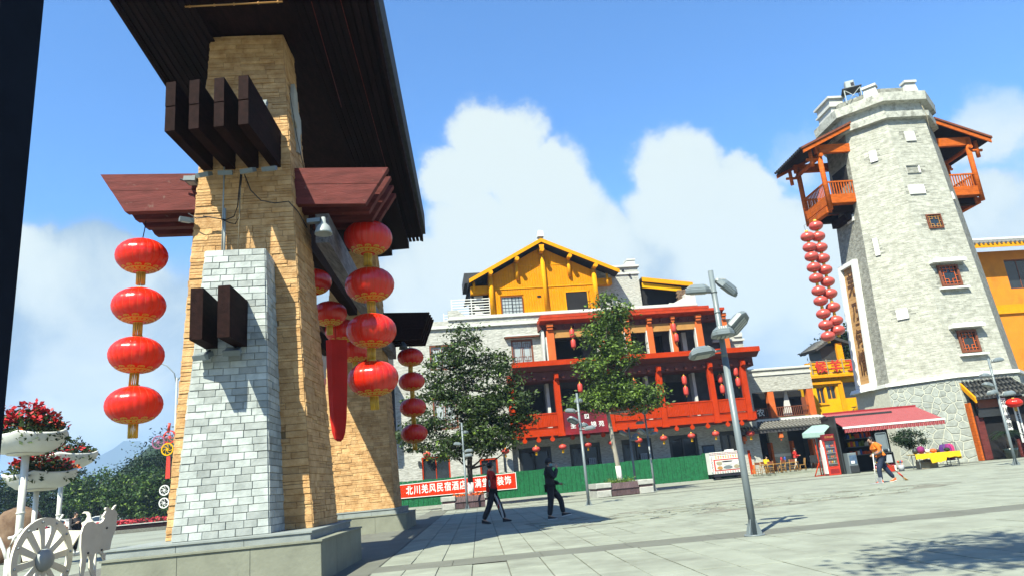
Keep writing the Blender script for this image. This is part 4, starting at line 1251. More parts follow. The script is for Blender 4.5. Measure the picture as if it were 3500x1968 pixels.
for (u, z) in ((6.5, 16.68), (8.62, 17.68), (10.65, 18.32), (12.78, 17.70), (14.75, 16.82)):
    q = MB(); q.tube([(u, gy - .95, z), (u, gy + .1, z)], .165, 14); q.build('purlin', M['yellow_trim'], gh)
q = MB(); q.prism([(10.45, 18.75), (10.85, 18.75), (10.8, 18.45), (10.72, 18.35), (10.58, 18.35), (10.5, 18.45)], 'y', gy - .8, gy - .6); q.build('pendant', M['yellow_trim'], gh)
sl = lambda a, c, t: [(a[0], a[1]), (c[0], c[1]), (c[0], c[1] + t), (a[0], a[1] + t)]
rf = MB(); rf.prism(sl((4.80, 16.05), (10.65, 19.06), .14), 'y', gy - .78, gy + 7.3); rf.prism(sl((10.65, 19.06), (16.62, 16.22), .14), 'y', gy - .78, gy + 7.3); rfo = rf.build('roof', M['black_tile'], hotel)
rf = MB(); rf.prism(sl((4.80, 15.95), (10.65, 18.96), .30), 'y', gy - .86, gy - .785); rf.prism(sl((10.65, 18.96), (16.62, 16.12), .30), 'y', gy - .86, gy - .785); rf.build('barge_boards', M['yellow_trim'], rfo)
rf = MB(); rf.box(10.42, 10.9, gy - .5, gy + 7, 19.1, 19.45); rf.prism([(10.4, 19.4), (10.9, 19.4), (10.86, 19.85), (10.5, 19.9)], 'y', gy - .9, gy - .4); rf.build('ridge', M['white'], rfo)
rf = MB()
for k in range(12):
    t = k / 12; rf.tube([(4.85 + .45 * k, gy - .7, 16.22 + .232 * k), (4.85 + .45 * k, gy + 2.0, 16.24 + .232 * k)], .09, 6)
rf.build('tile_rolls', M['black_tile'], rfo)
b = MB(); b.box(4.55, 6.0, gy + .6, gy + 4, 16.35, 17.15); b.build('rear_roof', M['black_tile'], hotel)
bx('lean_to', M['room_dark'], 4.95, 6.34, -2.4, -5, 13.4, 16.2); bx('lean_to_beam', M['yellow_trim'], 4.95, 6.34, -1.75, -2.3, 15.35, 15.95)
for z in (13.6, 14.2, 14.9): bx('stacked_brick', M['white_dirty'], 5.2, 5.9, -2.3, -2.39, z, z + .4)
bx('lean_to_beam', M['yellow_trim'], 14.85, 16.2, -1.75, -2.3, 15.5, 16.05)
# white stone stair block with chimney, and the open shed beside it
bx('stair_block', W, 14.82, 18.6, -2.3, -6, 13.3, 16.95)
bx('coping', M['white_dirty'], 14.8, 18.72, -2.15, -6.1, 16.95, 17.14, ch=.04); bx('coping', M['white_dirty'], 15.5, 18.68, -2.2, -2.3, 16.38, 16.56)
b = MB(); b.prism([(17.6, 17.14), (18.55, 17.14), (18.5, 17.62), (17.9, 17.62)], 'y', 2.5, 3.4); b.box(17.85, 18.58, 2.45, 3.45, 17.62, 17.75); b.build('chimney', M['white_dirty'], hotel)
for (u, z) in ((17.35, 16.72), (17.85, 16.3)):
    q = MB(); q.tube([(u, 2.12, z), (u, 2.35, z)], .09, 10); q.build('pipe_end', M['ink'], hotel)
b = MB(); b.prism([(18.62, 15.55), (22.75, 14.92), (22.75, 15.25), (18.62, 15.90)], 'y', 1.55, 1.65); b.build('shed_fascia', M['yellow_trim'], hotel)
b = MB(); b.prism([(18.62, 15.80), (22.75, 15.16), (22.75, 15.28), (18.62, 15.93)], 'y', 1.66, 6.5); sh = b.build('shed_roof', M['black_tile'], hotel)
b = MB(); b.prism([(18.64, 15.1), (21.8, 14.6), (21.8, 14.95), (18.64, 15.5)], 'y', 1.75, 1.9); b.build('shed_beam', M['yellow_paint'], hotel)
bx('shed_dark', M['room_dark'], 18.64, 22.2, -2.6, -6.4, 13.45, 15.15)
b = MB()
for i in range(8):
    for j in range(3): b.cbox(21.35 + j * .25 + (i % 2) * .06, 21.58 + j * .25 + (i % 2) * .06, 1.7 + random.uniform(0, .03), 2.0, 13.5 + i * .155, 13.64 + i * .155, .01)
b.build('brick_pier', M['rust'], hotel)
bx('parapet_stub', M['white_dirty'], 21.75, 22.6, -1.15, -1.7, 13.46, 14.22)
b = MB(); b.prism([(20.4, 13.46), (20.5, 13.62), (20.8, 13.58), (21.4, 13.85), (21.75, 14.0), (21.75, 13.46)], 'y', 1.3, 1.6); b.build('rubble_heap', M['white_dirty'], hotel)
# right stone end
bx('end_wall', W, 24.2, 26.1, -1.6, -5, 9.5, 10.6); bx('end_wall', W, 25.4, 26.15, -1.75, -6, 0, 9.3)
bx('coping', M['white_dirty'], 23.6, 26.2, -1.45, -5.1, 10.28, 10.45); bx('coping', M['white_dirty'], 25.4, 26.1, -1.5, -5.1, 10.62, 10.95)
# the body behind, and the far left wing that shows between the piers
bx('rear_body', M['room_wall'], -1.0, 25.9, -2.5, -12, 0, 12.3)
bx('left_wing_wall', M['room_wall'], -9, -1.2, -1.8, -2.2, 0, 12); bx('left_wing_parapet', M['vermilion'], -9, -1.25, -0.2, -0.4, 4.1, 5.6); bx('left_wing_eave', M['frieze'], -9, -1.25, 0.3, -1.8, 8.6, 9.3)
bx('left_wing_column', M['vermilion'], -1.75, -1.4, -0.1, -0.4, 4.1, 8.6); bx('dark_opening', M['room_dark'], -4, -1.8, -1.75, -1.79, 5.6, 8.2)

# maroon signboard on the balcony
sg = thing('signboard', 'maroon signboard with white characters on the balcony behind the second tree', 'sign', fp(12.45, 0.0), FYAW)
b = MB(); b.box(-1.65, 1.65, -0.30, -0.16, 4.04, 5.66); b.build('panel', M['maroon'], sg)
fw = lambda x, z, y=-0.31: Matrix.Translation((x, y, z)) @ Matrix.Rotation(R(90), 4, 'X')
for s_, x, z, sz in (('圣', -1.05, 4.62, .42), ('地', -0.35, 4.62, .42), ('锦', 0.45, 4.62, .42), ('苑', 1.02, 4.62, .42), ('园', 0.0, 5.22, .36)):
    text_mesh(s_, 'character', sz, M['white'], sg, fw(x, z), 0.008, 0.006)

# green turf-covered hoarding, board by board
fence = thing('green_fence', 'long low site hoarding covered in bright green artificial turf', 'fence', tuple(FA), FYAW)
u = -3.2; w = 0.335; k = 0
while u < 20.85:
    h = 1.84 + (0.03 if (k // 6) % 3 == 0 else 0.0) + random.uniform(-.012, .012)
    b = MB(); y = -0.18 + random.uniform(-.008, .008)
    b.cbox(u + .006, min(u + w, 20.9) - .006, y, y + .05, 0.10, h, 0.012)
    b.build('turf_board', M['turf'], fence); u += w; k += 1
b = MB(); b.box(-3.2, 20.9, -0.12, -0.08, 0.1, 1.7); b.build('backing', M['metal_dark'], fence)
b = MB(); b.box(20.95, 23.2, 0.6, 0.7, 0.1, 1.95); b.build('turf_board', M['turf'], fence)

ban = thing('red_banner', 'long red banner with white characters and white border on the green hoarding', 'banner', fp(3.0, 0.0), FYAW)
b = MB(); b.hexa([(-5.2, -0.245, 0.76), (3.97, -0.245, 0.69), (3.97, -0.232, 0.69), (-5.2, -0.232, 0.76), (-5.2, -0.245, 1.60), (3.97, -0.245, 1.80), (3.97, -0.232, 1.80), (-5.2, -0.232, 1.60)]); b.build('cloth', M['banner_red'], ban)
b = MB()
b.hexa([(-5.2, -0.250, 1.585), (3.97, -0.250, 1.755), (3.97, -0.246, 1.755), (-5.2, -0.246, 1.585), (-5.2, -0.250, 1.625), (3.97, -0.250, 1.80), (3.97, -0.246, 1.80), (-5.2, -0.246, 1.625)])
b.hexa([(-5.2, -0.250, 0.735), (3.97, -0.250, 0.685), (3.97, -0.246, 0.685), (-5.2, -0.246, 0.735), (-5.2, -0.250, 0.775), (3.97, -0.250, 0.725), (3.97, -0.246, 0.725), (-5.2, -0.246, 0.775)])
b.box(3.93, 3.975, -0.251, -0.245, 0.69, 1.80); b.build('border', M['white'], ban)
for i, ch in enumerate('北川羌风民宿酒店-满堂红装饰'):
    mw = Matrix.Translation((-3.42 + i * 0.523, -0.252, 1.19 + i * .006)) @ Matrix.Rotation(R(90), 4, 'X') @ Matrix.Diagonal((0.80, 1.05, 1, 1))
    text_mesh(ch, 'character', 0.60, M['white'], ban, mw, 0.003, 0.012)

# row of round lanterns under the balcony
def small_lantern(name, label, loc, group, d=0.56):
    t = thing(name, label, 'lantern', loc, 0, group)
    b = MB(); n = 24; prof = []
    for i in range(9):
        a = math.pi * i / 8; prof.append((max(.05, math.sin(a) ** .8) * d / 2, -math.cos(a) * d * .33))
    b.lathe(prof, (0, 0, 0), n)
    b.v = [(x * (1 + .03 * math.cos(12 * math.atan2(y, x))), y * (1 + .03 * math.cos(12 * math.atan2(y, x))), z) for x, y, z in b.v]
    b.build('globe', M['lantern_small'], t)
    b = MB(); b.lathe([(.06, .17), (.06, .24), (.015, .26), (.008, .5)], (0, 0, 0), 8); b.build('cap', M['gold'], t)
    b = MB(); b.box(-.075, .075, -.01, .01, -.42, -.2); b.build('tag', M['yellow_paint'], t)
    return t


us = [0.9, 6.45, 8.66, 10.6, 12.45, 14.25, 16.25, 18.14, 20.28, 22.14]
nm = ['half behind the left tree crown above the door', 'at the right edge of the left tree crown', 'left of the man in black, by the first doorway', 'above the head of the man in black', 'just right of the middle street lamp', 'partly behind the trunk of the slim tree',
      'between the slim tree and the grey lamp', 'just right of the slim grey lamp', 'above the widest dark doorway', 'above the blue wall notice']
sl0 = None
for i, (u, t_) in enumerate(zip(us, nm)):
    z = 3.27 if i > 1 else (3.3 if i else 3.55)
    lb_ = 'small red lantern with yellow tag ' + t_
    if sl0 is None: sl0 = small_lantern('small_lantern', lb_, fp(u, -0.5 if i else -0.7, z), 'row of lanterns under the balcony')
    else: dup(sl0, fp(u, -0.35, z), random.uniform(0, 1), lb_)
# tall capsule lanterns hung in pairs
def capsule(name, label, loc, group):
    t = thing(name, label, 'lantern', loc, 0, group)
    b = MB(); b.lathe([(.06, -.34), (.15, -.29), (.185, -.2), (.19, 0), (.185, .2), (.15, .29), (.06, .34)], (0, 0, 0), 18); b.build('globe', M['lantern_small'], t)
    b = MB(); b.lathe([(.07, .33), (.07, .38), (.01, .40), (.006, .55)], (0, 0, 0), 8); b.lathe([(.05, -.34), (.035, -.46)], (0, 0, 0), 8); b.build('cap', M['gold'], t)
    return t


cap0 = None
for (u, v, z, t_) in ((20.0, 0.1, 11.35, 'upper of the pair on the second floor loggia'), (20.08, 0.1, 10.55, 'lower of the pair on the second floor loggia'), (20.3, -.15, 7.35, 'upper of the pair over the long balcony panel'), (20.3, -.15, 6.55, 'lower of the pair over the long balcony panel'),
                      (24.45, -.2, 7.72, 'upper of the pair at the right corner column'), (24.5, -.2, 6.9, 'lower of the pair at the right corner column'), (23.3, -.6, 7.3, 'upper of the pair behind the near lamp post'), (23.35, -.6, 6.5, 'lower of the pair behind the near lamp post'),
                      (12.1, .1, 11.4, 'upper of the pair left of the slim tree crown'), (12.12, .1, 10.62, 'lower of the pair left of the slim tree crown'), (12.3, -.1, 7.35, 'behind the middle street lamp'), (16.4, -.1, 7.35, 'half hidden in the slim tree leaves')):
    lb_ = 'tall red capsule lantern, ' + t_
    if cap0 is None: cap0 = capsule('capsule_lantern', lb_, fp(u, v, z), 'capsule lanterns hung in the hotel openings')
    else: dup(cap0, fp(u, v, z), 0, lb_)
# ------------------------------------------------------------------ low white annex with a tiled lean-to
annex = thing('annex_house', 'low white stone annex with terracotta columns and a tiled lean-to roof', 'house', tuple(FA), FYAW)


def ab(name, m, u0, u1, v0, v1, z0, z1, par=None, ch=0):
    return bx(name, m, u0, u1, v0, v1, z0, z1, par or annex, ch=ch)


ab('upper_wall', W, 26.2, 32.0, -3.0, -3.4, 6.3, 7.98)
ab('coping', M['white_dirty'], 26.1, 32.1, -2.9, -3.5, 7.98, 8.16, ch=.03); ab('coping', M['white_dirty'], 26.15, 32.06, -2.93, -3.0, 7.58, 7.78)
for (a, c) in ((28.07, 28.57), (31.40, 31.92)): ab('column', M['column'], a, c, -3.02, -3.5, 4.2, 6.3)
ab('column', M['column'], 26.0, 26.3, -3.2, -3.5, 4.2, 6.3)
ab('loggia_back', M['room_dark'], 26.2, 32.0, -5.0, -5.3, 4.1, 6.4); ab('loggia_floor', M['kerb'], 26.1, 32.0, -2.95, -5, 4.08, 4.2); ab('rear_body', M['room_wall'], 26.2, 32.0, -5.4, -10, 0, 7.9)
b = MB()
for z in (4.26, 4.98): b.box(26.3, 31.4, 3.1, 3.16, z, z + .06)
rr_ = b.build('railing', M['brown_frame'], annex)
b = MB(); u = 26.35
while u < 31.4:
    if not 28.0 < u < 28.6: b.box(u - .018, u + .018, 3.11, 3.15, 4.3, 5.0)
    u += .155
b.build('balusters', M['brown_frame'], rr_)
text_mesh('农', 'character', .62, M['white'], rr_, Matrix.Translation((27.25, 3.07, 4.66)) @ Matrix.Rotation(R(90), 4, 'X'), .01, .012)
b = MB(); b.prism([(29.78, 6.3), (29.95, 6.3), (30.15, 4.3), (29.35, 4.3)], 'y', 3.5, 3.56); b.build('curtain', M['cloth_white'], annex)
b = MB(); b.box(31.05, 31.38, 3.4, 3.5, 4.3, 5.7); b.build('curtain', M['brown_frame'], annex)
# lean-to roof with separate tile rows
b = MB(); b.hexa([tuple(Vector((24.35, 1.2, 3.30))), (32.6, 1.2, 3.30), (32.6, 3.0, 3.90), (24.35, 3.0, 3.90), (24.35, 1.2, 3.36), (32.6, 1.2, 3.36), (32.6, 3.0, 3.97), (24.35, 3.0, 3.97)]); lt = b.build('lean_to_roof', M['black_tile'], annex)
u = 24.45; proto = None
while u < 32.6:
    if proto is None:
        q = MB(); q.tube([(0, 1.08, 3.35), (0, 1.5, 3.50), (0, 2.0, 3.66), (0, 2.5, 3.83), (0, 3.0, 4.0)], [.075, .085, .08, .085, .08], 8); proto = q.build('tile_row', M['roof_tile'], lt); proto.location = (u, 0, 0)
    else:
        c = proto.copy(); COL.objects.link(c); c.location = (u, random.uniform(-.02, .02), 0); c.parent = lt
    u += .29
b = MB(); b.box(25.5, 32.6, 2.85, 3.1, 3.98, 4.14); b.build('ridge', M['white'], lt)
b = MB(); b.box(24.4, 32.5, 1.25, 1.4, 3.05, 3.29); b.build('eave_beam', M['room_wall'], lt)
# ground floor
b = MB(); b.box(28.0, 29.62, 4.0, 4.3, 0.13, 3.6); b.box(31.42, 34.2, 4.0, 4.3, 0.13, 3.6); b.box(24.6, 26.3, 4.0, 4.3, 0.13, 3.6); b.box(26.3, 34.2, 4.0, 4.3, 3.2, 3.9); b.build('ground_floor_wall', W, annex)
ab('sill_band', M['white'], 28.0, 29.6, -3.93, -4.0, 1.22, 1.45); ab('sill_band', M['white'], 31.5, 33.5, -3.93, -4.0, 1.22, 1.45)
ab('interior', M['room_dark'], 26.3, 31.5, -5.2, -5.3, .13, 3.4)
for (a, c) in ((26.25, 26.45), (27.82, 28.0), (29.62, 29.78), (31.28, 31.45)): ab('door_leaf', M['balcony_wood'], a, c, -3.55, -4.1, .13, 2.35)
ab('door_post', M['vermilion'], 24.95, 25.15, -1.6, -1.8, .13, 1.9); ab('door_post', M['column'], 25.15, 25.35, -1.62, -1.8, .13, .8)
# paper box lanterns under the lean-to
def box_lantern(label, loc):
    t = thing('box_lantern', label, 'lantern', loc, FYAW, 'box lanterns under the lean-to')
    b = MB(); b.hexa([(-.15, -.15, -.17), (.15, -.15, -.17), (.15, .15, -.17), (-.15, .15, -.17), (-.13, -.13, .17), (.13, -.13, .17), (.13, .13, .17), (-.13, .13, .17)]); b.build('shade', M['column'], t)
    b = MB(); b.hexa([(-.2, -.2, .17), (.2, -.2, .17), (.2, .2, .17), (-.2, .2, .17), (-.04, -.04, .3), (.04, -.04, .3), (.04, .04, .3), (-.04, .04, .3)]); b.box(-.01, .01, -.01, .01, .3, .5); b.build('cap', M['brown_frame'], t)
    b = MB(); b.lathe([(.0, -.4), (.09, -.32), (.03, -.17)], (0, 0, 0), 6); b.build('tassel', M['column'], t)
    return t


bl = box_lantern('square lantern under the lean-to roof, left of the dark doorway', fp(24.8, -1.5, 2.75))
dup(bl, fp(27.75, -1.5, 2.78), FYAW, 'square lantern under the lean-to roof, in front of the pale wall')
dup(sl0, fp(25.1, -0.9, 3.1), 0, 'dark red round lantern at the left end of the lean-to roof', 'row of lanterns under the balcony', 1.1)

# ------------------------------------------------------------------ yellow shop house between annex and tower
yh = thing('yellow_house', 'bright yellow shop house with red rooftop letters between annex and tower', 'house', tuple(FA), FYAW)
YV = -5.0


def yb(name, m, u0, u1, v0, v1, z0, z1, par=None, ch=0): return bx(name, m, u0, u1, YV + v0, YV + v1, z0, z1, par or yh, ch=ch)


b = MB()
pierced('wall', M['yellow_paint'], 33.0, 42, YV, YV - .4, 0, 7.2, [(33.4, 34.12, 5.15, 6.5), (34.3, 35.15, 5.45, 6.6), (35.8, 38.4, 5.4, 6.8)], yh)
for (a, c, z0, z1) in ((33.4, 34.12, 5.15, 6.5), (34.3, 35.15, 5.45, 6.6), (35.8, 38.4, 5.4, 6.8)): window(yh, a, c, YV - .12, z0, z1, M['yellow_trim'], M['glass'], None, .05, .1)
yb('sill', M['yellow_trim'], 33.25, 34.25, .08, 0, 5.02, 5.12); yb('lintel', M['yellow_trim'], 33.0, 35.6, .18, 0, 6.72, 6.95); yb('cornice', M['yellow_trim'], 32.95, 40, .4, -.3, 7.2, 7.5, ch=.04)
yb('pilaster', M['yellow_trim'], 35.35, 35.75, .12, 0, 3, 7.0); yb('parapet', M['yellow_paint'], 33.05, 40, -.15, -.4, 7.5, 8.45); yb('capping', M['yellow_trim'], 33.0, 40, -.1, -.45, 8.45, 8.58)
yb('rear_body', M['yellow_paint'], 33.0, 42, -.4, -8, 0, 7.4)
b = MB()
for u in (33.2, 34.6, 36.0, 37.4): b.box(u - .03, u + .03, -YV - .32, -YV - .26, 7.5, 8.75)
b.box(33.1, 38, -YV - .31, -YV - .27, 8.6, 8.65); b.box(33.1, 38, -YV - .31, -YV - .27, 7.62, 7.66); b.build('sign_frame', M['box_beige'], yh)
for ch, u in (('候', 33.95), ('羊', 35.3), ('子', 36.65)): text_mesh(ch, 'letter', 1.02, M['red_paint'], yh, Matrix.Translation((u, -YV - .42, 8.05)) @ Matrix.Rotation(R(90), 4, 'X') @ Matrix.Rotation(R(0), 4, 'Z'), .07, .03)
text_mesh('馆', 'letter', .9, M['red_paint'], yh, Matrix.Translation((37.0, -YV - .5, 4.75)) @ Matrix.Rotation(R(90), 4, 'X'), .06, .03)
b = MB(); b.lathe([(.02, 0), (.2, .06), (.24, .1)], (0, 0, 0), 12); b.v = [(x + 36.05, y - YV - .6, z + 4.55) for x, y, z in b.v]; b.tube([(36.05, -YV - .2, 4.3), (36.05, -YV - .55, 4.5)], .03, 6); b.build('dish', M['metal_pale'], yh)
b = MB(); b.prism([(36.0, 3.7), (38, 3.7), (38, 4.15), (36.2, 4.15)], 'y', -YV - .5, -YV); b.build('small_canopy', M['brown_frame'], yh)

# little pavilion roof far behind
pv = thing('roof_pavilion', 'small dark tiled pavilion roof with yellow corner post far behind', 'pavilion', fp(41, -15), FYAW)
b = MB(); b.prism([(-2.0, 11.0), (0.1, 12.15), (1.85, 11.45), (1.7, 11.25), (.1, 11.85), (-1.9, 10.8)], 'y', -1.6, 1.6); b.build('roof', M['black_tile'], pv)
for k in range(9): q = MB(); q.tube([(-1.95 + .22 * k, -1.65, 11.05 + .125 * k), (-1.95 + .22 * k, 1.6, 11.07 + .125 * k)], .06, 6); q.build('tile_row', M['roof_tile'], pv)
b = MB(); b.box(-1.2, .6, -1.0, 1.2, 8.5, 11.3); b.build('wall', M['metal_dark'], pv)
b = MB(); b.box(.35, .95, -1.35, -1.05, 8, 11.5); b.build('post', M['yellow_trim'], pv)

# ------------------------------------------------------------------ orange house right of the tower
oh = thing('orange_house', 'ochre orange house with grey tiled roof right of the tower', 'house', tuple(FA), FYAW)
pierced('wall', M['orange_wall'], 46.5, 66, -2, -2.4, 0, 16.6, [(51.0, 53.6, 13.2, 15.8)], oh)
window(oh, 51.0, 53.6, -2.15, 13.2, 15.8, M['brown_frame'], M['glass'], None, .09, .12)
bx('string_course', M['yellow_trim'], 46.5, 66, -1.85, -2, 11.1, 11.85, oh); bx('rear_body', M['orange_wall'], 46.6, 66, -2.5, -9, 0, 16.4, oh)
bx('pier', M['column'], 46.9, 47.5, -1.8, -2, 0, 11, oh)
b = MB(); b.hexa([(46.3, 0.6, 16.75), (66, 0.6, 16.75), (66, 5, 18.3), (46.3, 5, 18.3), (46.3, 0.6, 16.9), (66, 0.6, 16.9), (66, 5, 18.45), (46.3, 5, 18.45)]); orf = b.build('roof', M['black_tile'], oh)
b = MB(); b.box(46.25, 66, .52, .6, 16.55, 16.92); b.build('fascia', M['yellow_trim'], orf)
b = MB(); b.box(46.3, 66, 4.9, 5.2, 18.35, 18.75); b.build('ridge', M['white'], orf)
proto = None; u = 46.5
while u < 60:
    if proto is None:
        q = MB(); q.tube([(0, .45, 16.9), (0, 5, 18.5)], .11, 8); proto = q.build('tile_row', M['roof_tile'], orf); proto.location = (u, 0, 0)
    else:
        c = proto.copy(); COL.objects.link(c); c.location = (u, random.uniform(-.05, .02), 0); c.parent = orf
    u += .42
# ------------------------------------------------------------------ the octagonal stone tower
TC = Vector((26.7, 46.6, 0)); TY = R(5)
tower = thing('stone_tower', 'tall tapering octagonal stone tower with timber balconies and a vertical name board', 'tower', tuple(TC), TY)
SLP = (4.35 - 3.2) / (22.4 - 4.82)


def apo(z): return 4.35 - (z - 4.82) * SLP if z > 4.82 else 4.50 + (4.82 - z) * 0.045


def octa(a, rot=0): # 8 corners, first = left corner of the front face
    k = a / math.cos(R(22.5))
    return [(k * math.cos(R(-112.5 + 45 * i)), k * math.sin(R(-112.5 + 45 * i))) for i in range(8)]


def ring(b, z0, a0, z1, a1, m=0):
    p, q = octa(a0), octa(a1)
    b.add([(x, y, z0) for x, y in p] + [(x, y, z1) for x, y in q], [(i, (i + 1) % 8, 8 + (i + 1) % 8, 8 + i) for i in range(8)], m)


def fk(k): # face k: 0 front, -1 front-left, -2 left, 1 front right -> ex, n in local coords
    a = R(45 * k)
    return Vector((math.cos(a), math.sin(a), 0)), Vector((math.sin(a), -math.cos(a), 0))


def fpnt(k, s, z, off=0.0):
    e, n = fk(k)
    return e * s + n * (apo(z) + off) + Vector((0, 0, z))


def fbox(name, m, k, s0, s1, z0, z1, o0, o1, par=None):
    """box lying on the sloping face k, from depth o0 (inner) to o1 (outer)"""
    b = MB()
    b.hexa([fpnt(k, s0, z0, o0), fpnt(k, s1, z0, o0), fpnt(k, s1, z0, o1), fpnt(k, s0, z0, o1), fpnt(k, s0, z1, o0), fpnt(k, s1, z1, o0), fpnt(k, s1, z1, o1), fpnt(k, s0, z1, o1)])
    return b.build(name, m, par or tower)


b = MB(); ring(b, 4.82, 4.35 - .04, 22.4, 3.2 - .04); ring(b, 22.4, 3.16, 24.3, 3.16)
b.add([(x, y, 24.2) for x, y in octa(3.16)], [tuple(range(8))])
shaft = b.build('shaft', M['tower_rough'], tower)
b = MB(); ring(b, -0.1, 4.725, 4.75, 4.505); base = b.build('base', M['base_mortar'], tower)
# holes through the front face are built as recessed boxes, stones leave room for them
openings = {0: [(-.95, .36, 10.27, 11.62), (-.95, .24, 6.15, 7.5), (-.66, .30, 14.08, 15.03), (-1.0, -.10, 17.98, 18.53), (-.40, .25, 20.3, 21.0), (-1.25, -.2, 16.5, 17.12)],
            -1: [(-.12, .33, 19.35, 20.12), (-1.0, -.72, 13.03, 14.2), (-.56, .1, 8.7, 9.33)]}
for k in (0, -1):
    w0, w1 = 2 * 4.35 * math.tan(R(22.5)) / 2 - .005, 2 * 3.2 * math.tan(R(22.5)) / 2 - .005
    P = [fpnt(k, -w0, 4.9, -.04), fpnt(k, w0, 4.9, -.04), fpnt(k, w1, 22.35, -.04), fpnt(k, -w1, 22.35, -.04)]
    H = 22.35 - 4.9
    def skip(a, c, t, k=k):
        z = 4.9 + H * t; w = w0 + (w1 - w0) * t
        s0, s1 = -w + 2 * w * a, -w + 2 * w * c
        return any(s1 > o[0] + .05 and s0 < o[1] - .05 and o[2] - .02 < z < o[3] + .02 for o in openings[k])
    pcs = face_pieces(*P, 0.10, 0.16, 0.62, (0.003, 0.017), 0.002, random, split=0.15, bev=0.006, skip=skip)
    pieces_as_stuff('ledge_stones', pcs, M['tower_stone'], shaft, world=False)
# rubble stones of the base: irregular polygons between pale mortar joints
def voronoi_face(k, n, rnd):
    w = lambda z: apo(z) * math.tan(R(22.5)) - .02
    W_, H_ = 2 * w(0), 4.7
    pts = []
    tries = 0
    while len(pts) < n and tries < n * 60:
        tries += 1
        p = (rnd.uniform(-W_ / 2, W_ / 2), rnd.uniform(0.0, H_))
        if all((p[0] - q[0]) ** 2 + (p[1] - q[1]) ** 2 > (0.62 * math.sqrt(W_ * H_ / n)) ** 2 for q in pts): pts.append(p)
    out = []
    for i, p in enumerate(pts):
        poly = [(-W_ / 2 + .0, 0.0), (W_ / 2, 0.0), (w(H_), H_), (-w(H_), H_)]
        for j, q in enumerate(pts):
            if i == j or (p[0] - q[0]) ** 2 + (p[1] - q[1]) ** 2 > 4: continue
            mx, my = (p[0] + q[0]) / 2, (p[1] + q[1]) / 2
            dx, dy = q[0] - p[0], q[1] - p[1]
            L_ = math.hypot(dx, dy); mx -= dx / L_ * .026; my -= dy / L_ * .026
            new = []
            for a, c in zip(poly, poly[1:] + poly[:1]):
                da = (a[0] - mx) * dx + (a[1] - my) * dy; dc = (c[0] - mx) * dx + (c[1] - my) * dy
                if da <= 0: new.append(a)
                if da * dc < 0:
                    t = da / (da - dc); new.append((a[0] + (c[0] - a[0]) * t, a[1] + (c[1] - a[1]) * t))
            poly = new
            if len(poly) < 3: break
        if len(poly) >= 3: out.append((p, poly))
    return out


vr = random.Random(11); cells = []
for k, n in ((0, 120), (-1, 110), (1, 60)):
    for p, poly in voronoi_face(k, n, vr): cells.append((k, p, poly))
for k, c, poly in cells[:290]:
    d = vr.uniform(.022, .036); n = len(poly); b = MB()
    jit = [(x + (c[0] - x) * .06, z + (c[1] - z) * .06) for x, z in poly]
    b.add([fpnt(k, x, z, -.02) for x, z in poly] + [fpnt(k, x, z, d * .7) for x, z in poly] + [fpnt(k, x, z, d + vr.uniform(-.006, .006)) for x, z in jit],
          [(i, (i + 1) % n, n + (i + 1) % n, n + i) for i in range(n)] + [(n + i, n + (i + 1) % n, 2 * n + (i + 1) % n, 2 * n + i) for i in range(n)] + [tuple(range(2 * n, 3 * n))])
    b.build('rubble_stone', M['base_stone'], base)
# ledge between base and shaft, cornices, battlements
b = MB(); ring(b, 4.72, 4.5, 4.72, 4.66); ring(b, 4.72, 4.66, 4.90, 4.66); ring(b, 4.90, 4.66, 4.96, 4.3); ledge = b.build('ledge', M['white'], tower)
sc_ = mat('weathered_cornice_stone', (0.62, 0.62, 0.55), .9, .2, 4, .8, 9, wear=((.25, .25, .21), 2.2, .5, .7))
b = MB(); ring(b, 21.95, 3.2, 21.98, 3.52); ring(b, 21.98, 3.52, 22.35, 3.56); ring(b, 22.35, 3.56, 22.40, 3.22); b.build('cornice', sc_, tower)
b = MB(); ring(b, 22.40, 3.22, 23.1, 3.22); ring(b, 23.1, 3.22, 23.15, 3.62); ring(b, 23.15, 3.62, 23.75, 3.66); ring(b, 23.75, 3.66, 23.85, 3.45); ring(b, 23.85, 3.45, 23.85, 2.6); b.build('cornice', sc_, tower)
for (k, s0, s1, h) in ((0, .35, 1.25, .95), (-1, .35, 1.28, .95), (0, -1.6, -.95, .8)):
    e, n = fk(k); b = MB()
    def q(s, o, z): return e * s + n * (3.45 + o) + Vector((0, 0, z))
    b.hexa([q(s0, 0, 23.8), q(s1, 0, 23.8), q(s1, -.5, 23.8), q(s0, -.5, 23.8), q(s0 + .1, -.05, 23.8 + h * .72), q(s1 - .1, -.05, 23.8 + h * .72), q(s1 - .1, -.45, 23.8 + h * .72), q(s0 + .1, -.45, 23.8 + h * .72)])
    b.hexa([q(s0 + .02, .06, 23.81 + h * .72), q(s1 - .02, .06, 23.81 + h * .72), q(s1 - .02, -.52, 23.81 + h * .72), q(s0 + .02, -.52, 23.81 + h * .72), q(s0 + .02, .06, 23.8 + h * .9), q(s1 - .02, .06, 23.8 + h * .9), q(s1 - .02, -.52, 23.8 + h * .9), q(s0 + .02, -.52, 23.8 + h * .9)])
    if (k, s0) == (0, -1.6): continue
    b.build('merlon', M['white_dirty'], tower)
e, n = fk(-2)
b = MB()
for (z0, z1, o) in ((23.7, 24.3, 0), (24.3, 24.42, .12), (24.42, 24.95, 0), (24.95, 25.1, .14)):
    def q(s, oo, z): return e * s + n * (3.5 + oo) + Vector((0, 0, z))
    b.hexa([q(-.9 - o, o, z0), q(.9 + o, o, z0), q(.9 + o, -1.0 - o, z0), q(-.9 - o, -1.0 - o, z0), q(-.9 - o, o, z1), q(.9 + o, o, z1), q(.9 + o, -1.0 - o, z1), q(-.9 - o, -1.0 - o, z1)])
b.build('turret', M['white_dirty'], tower)
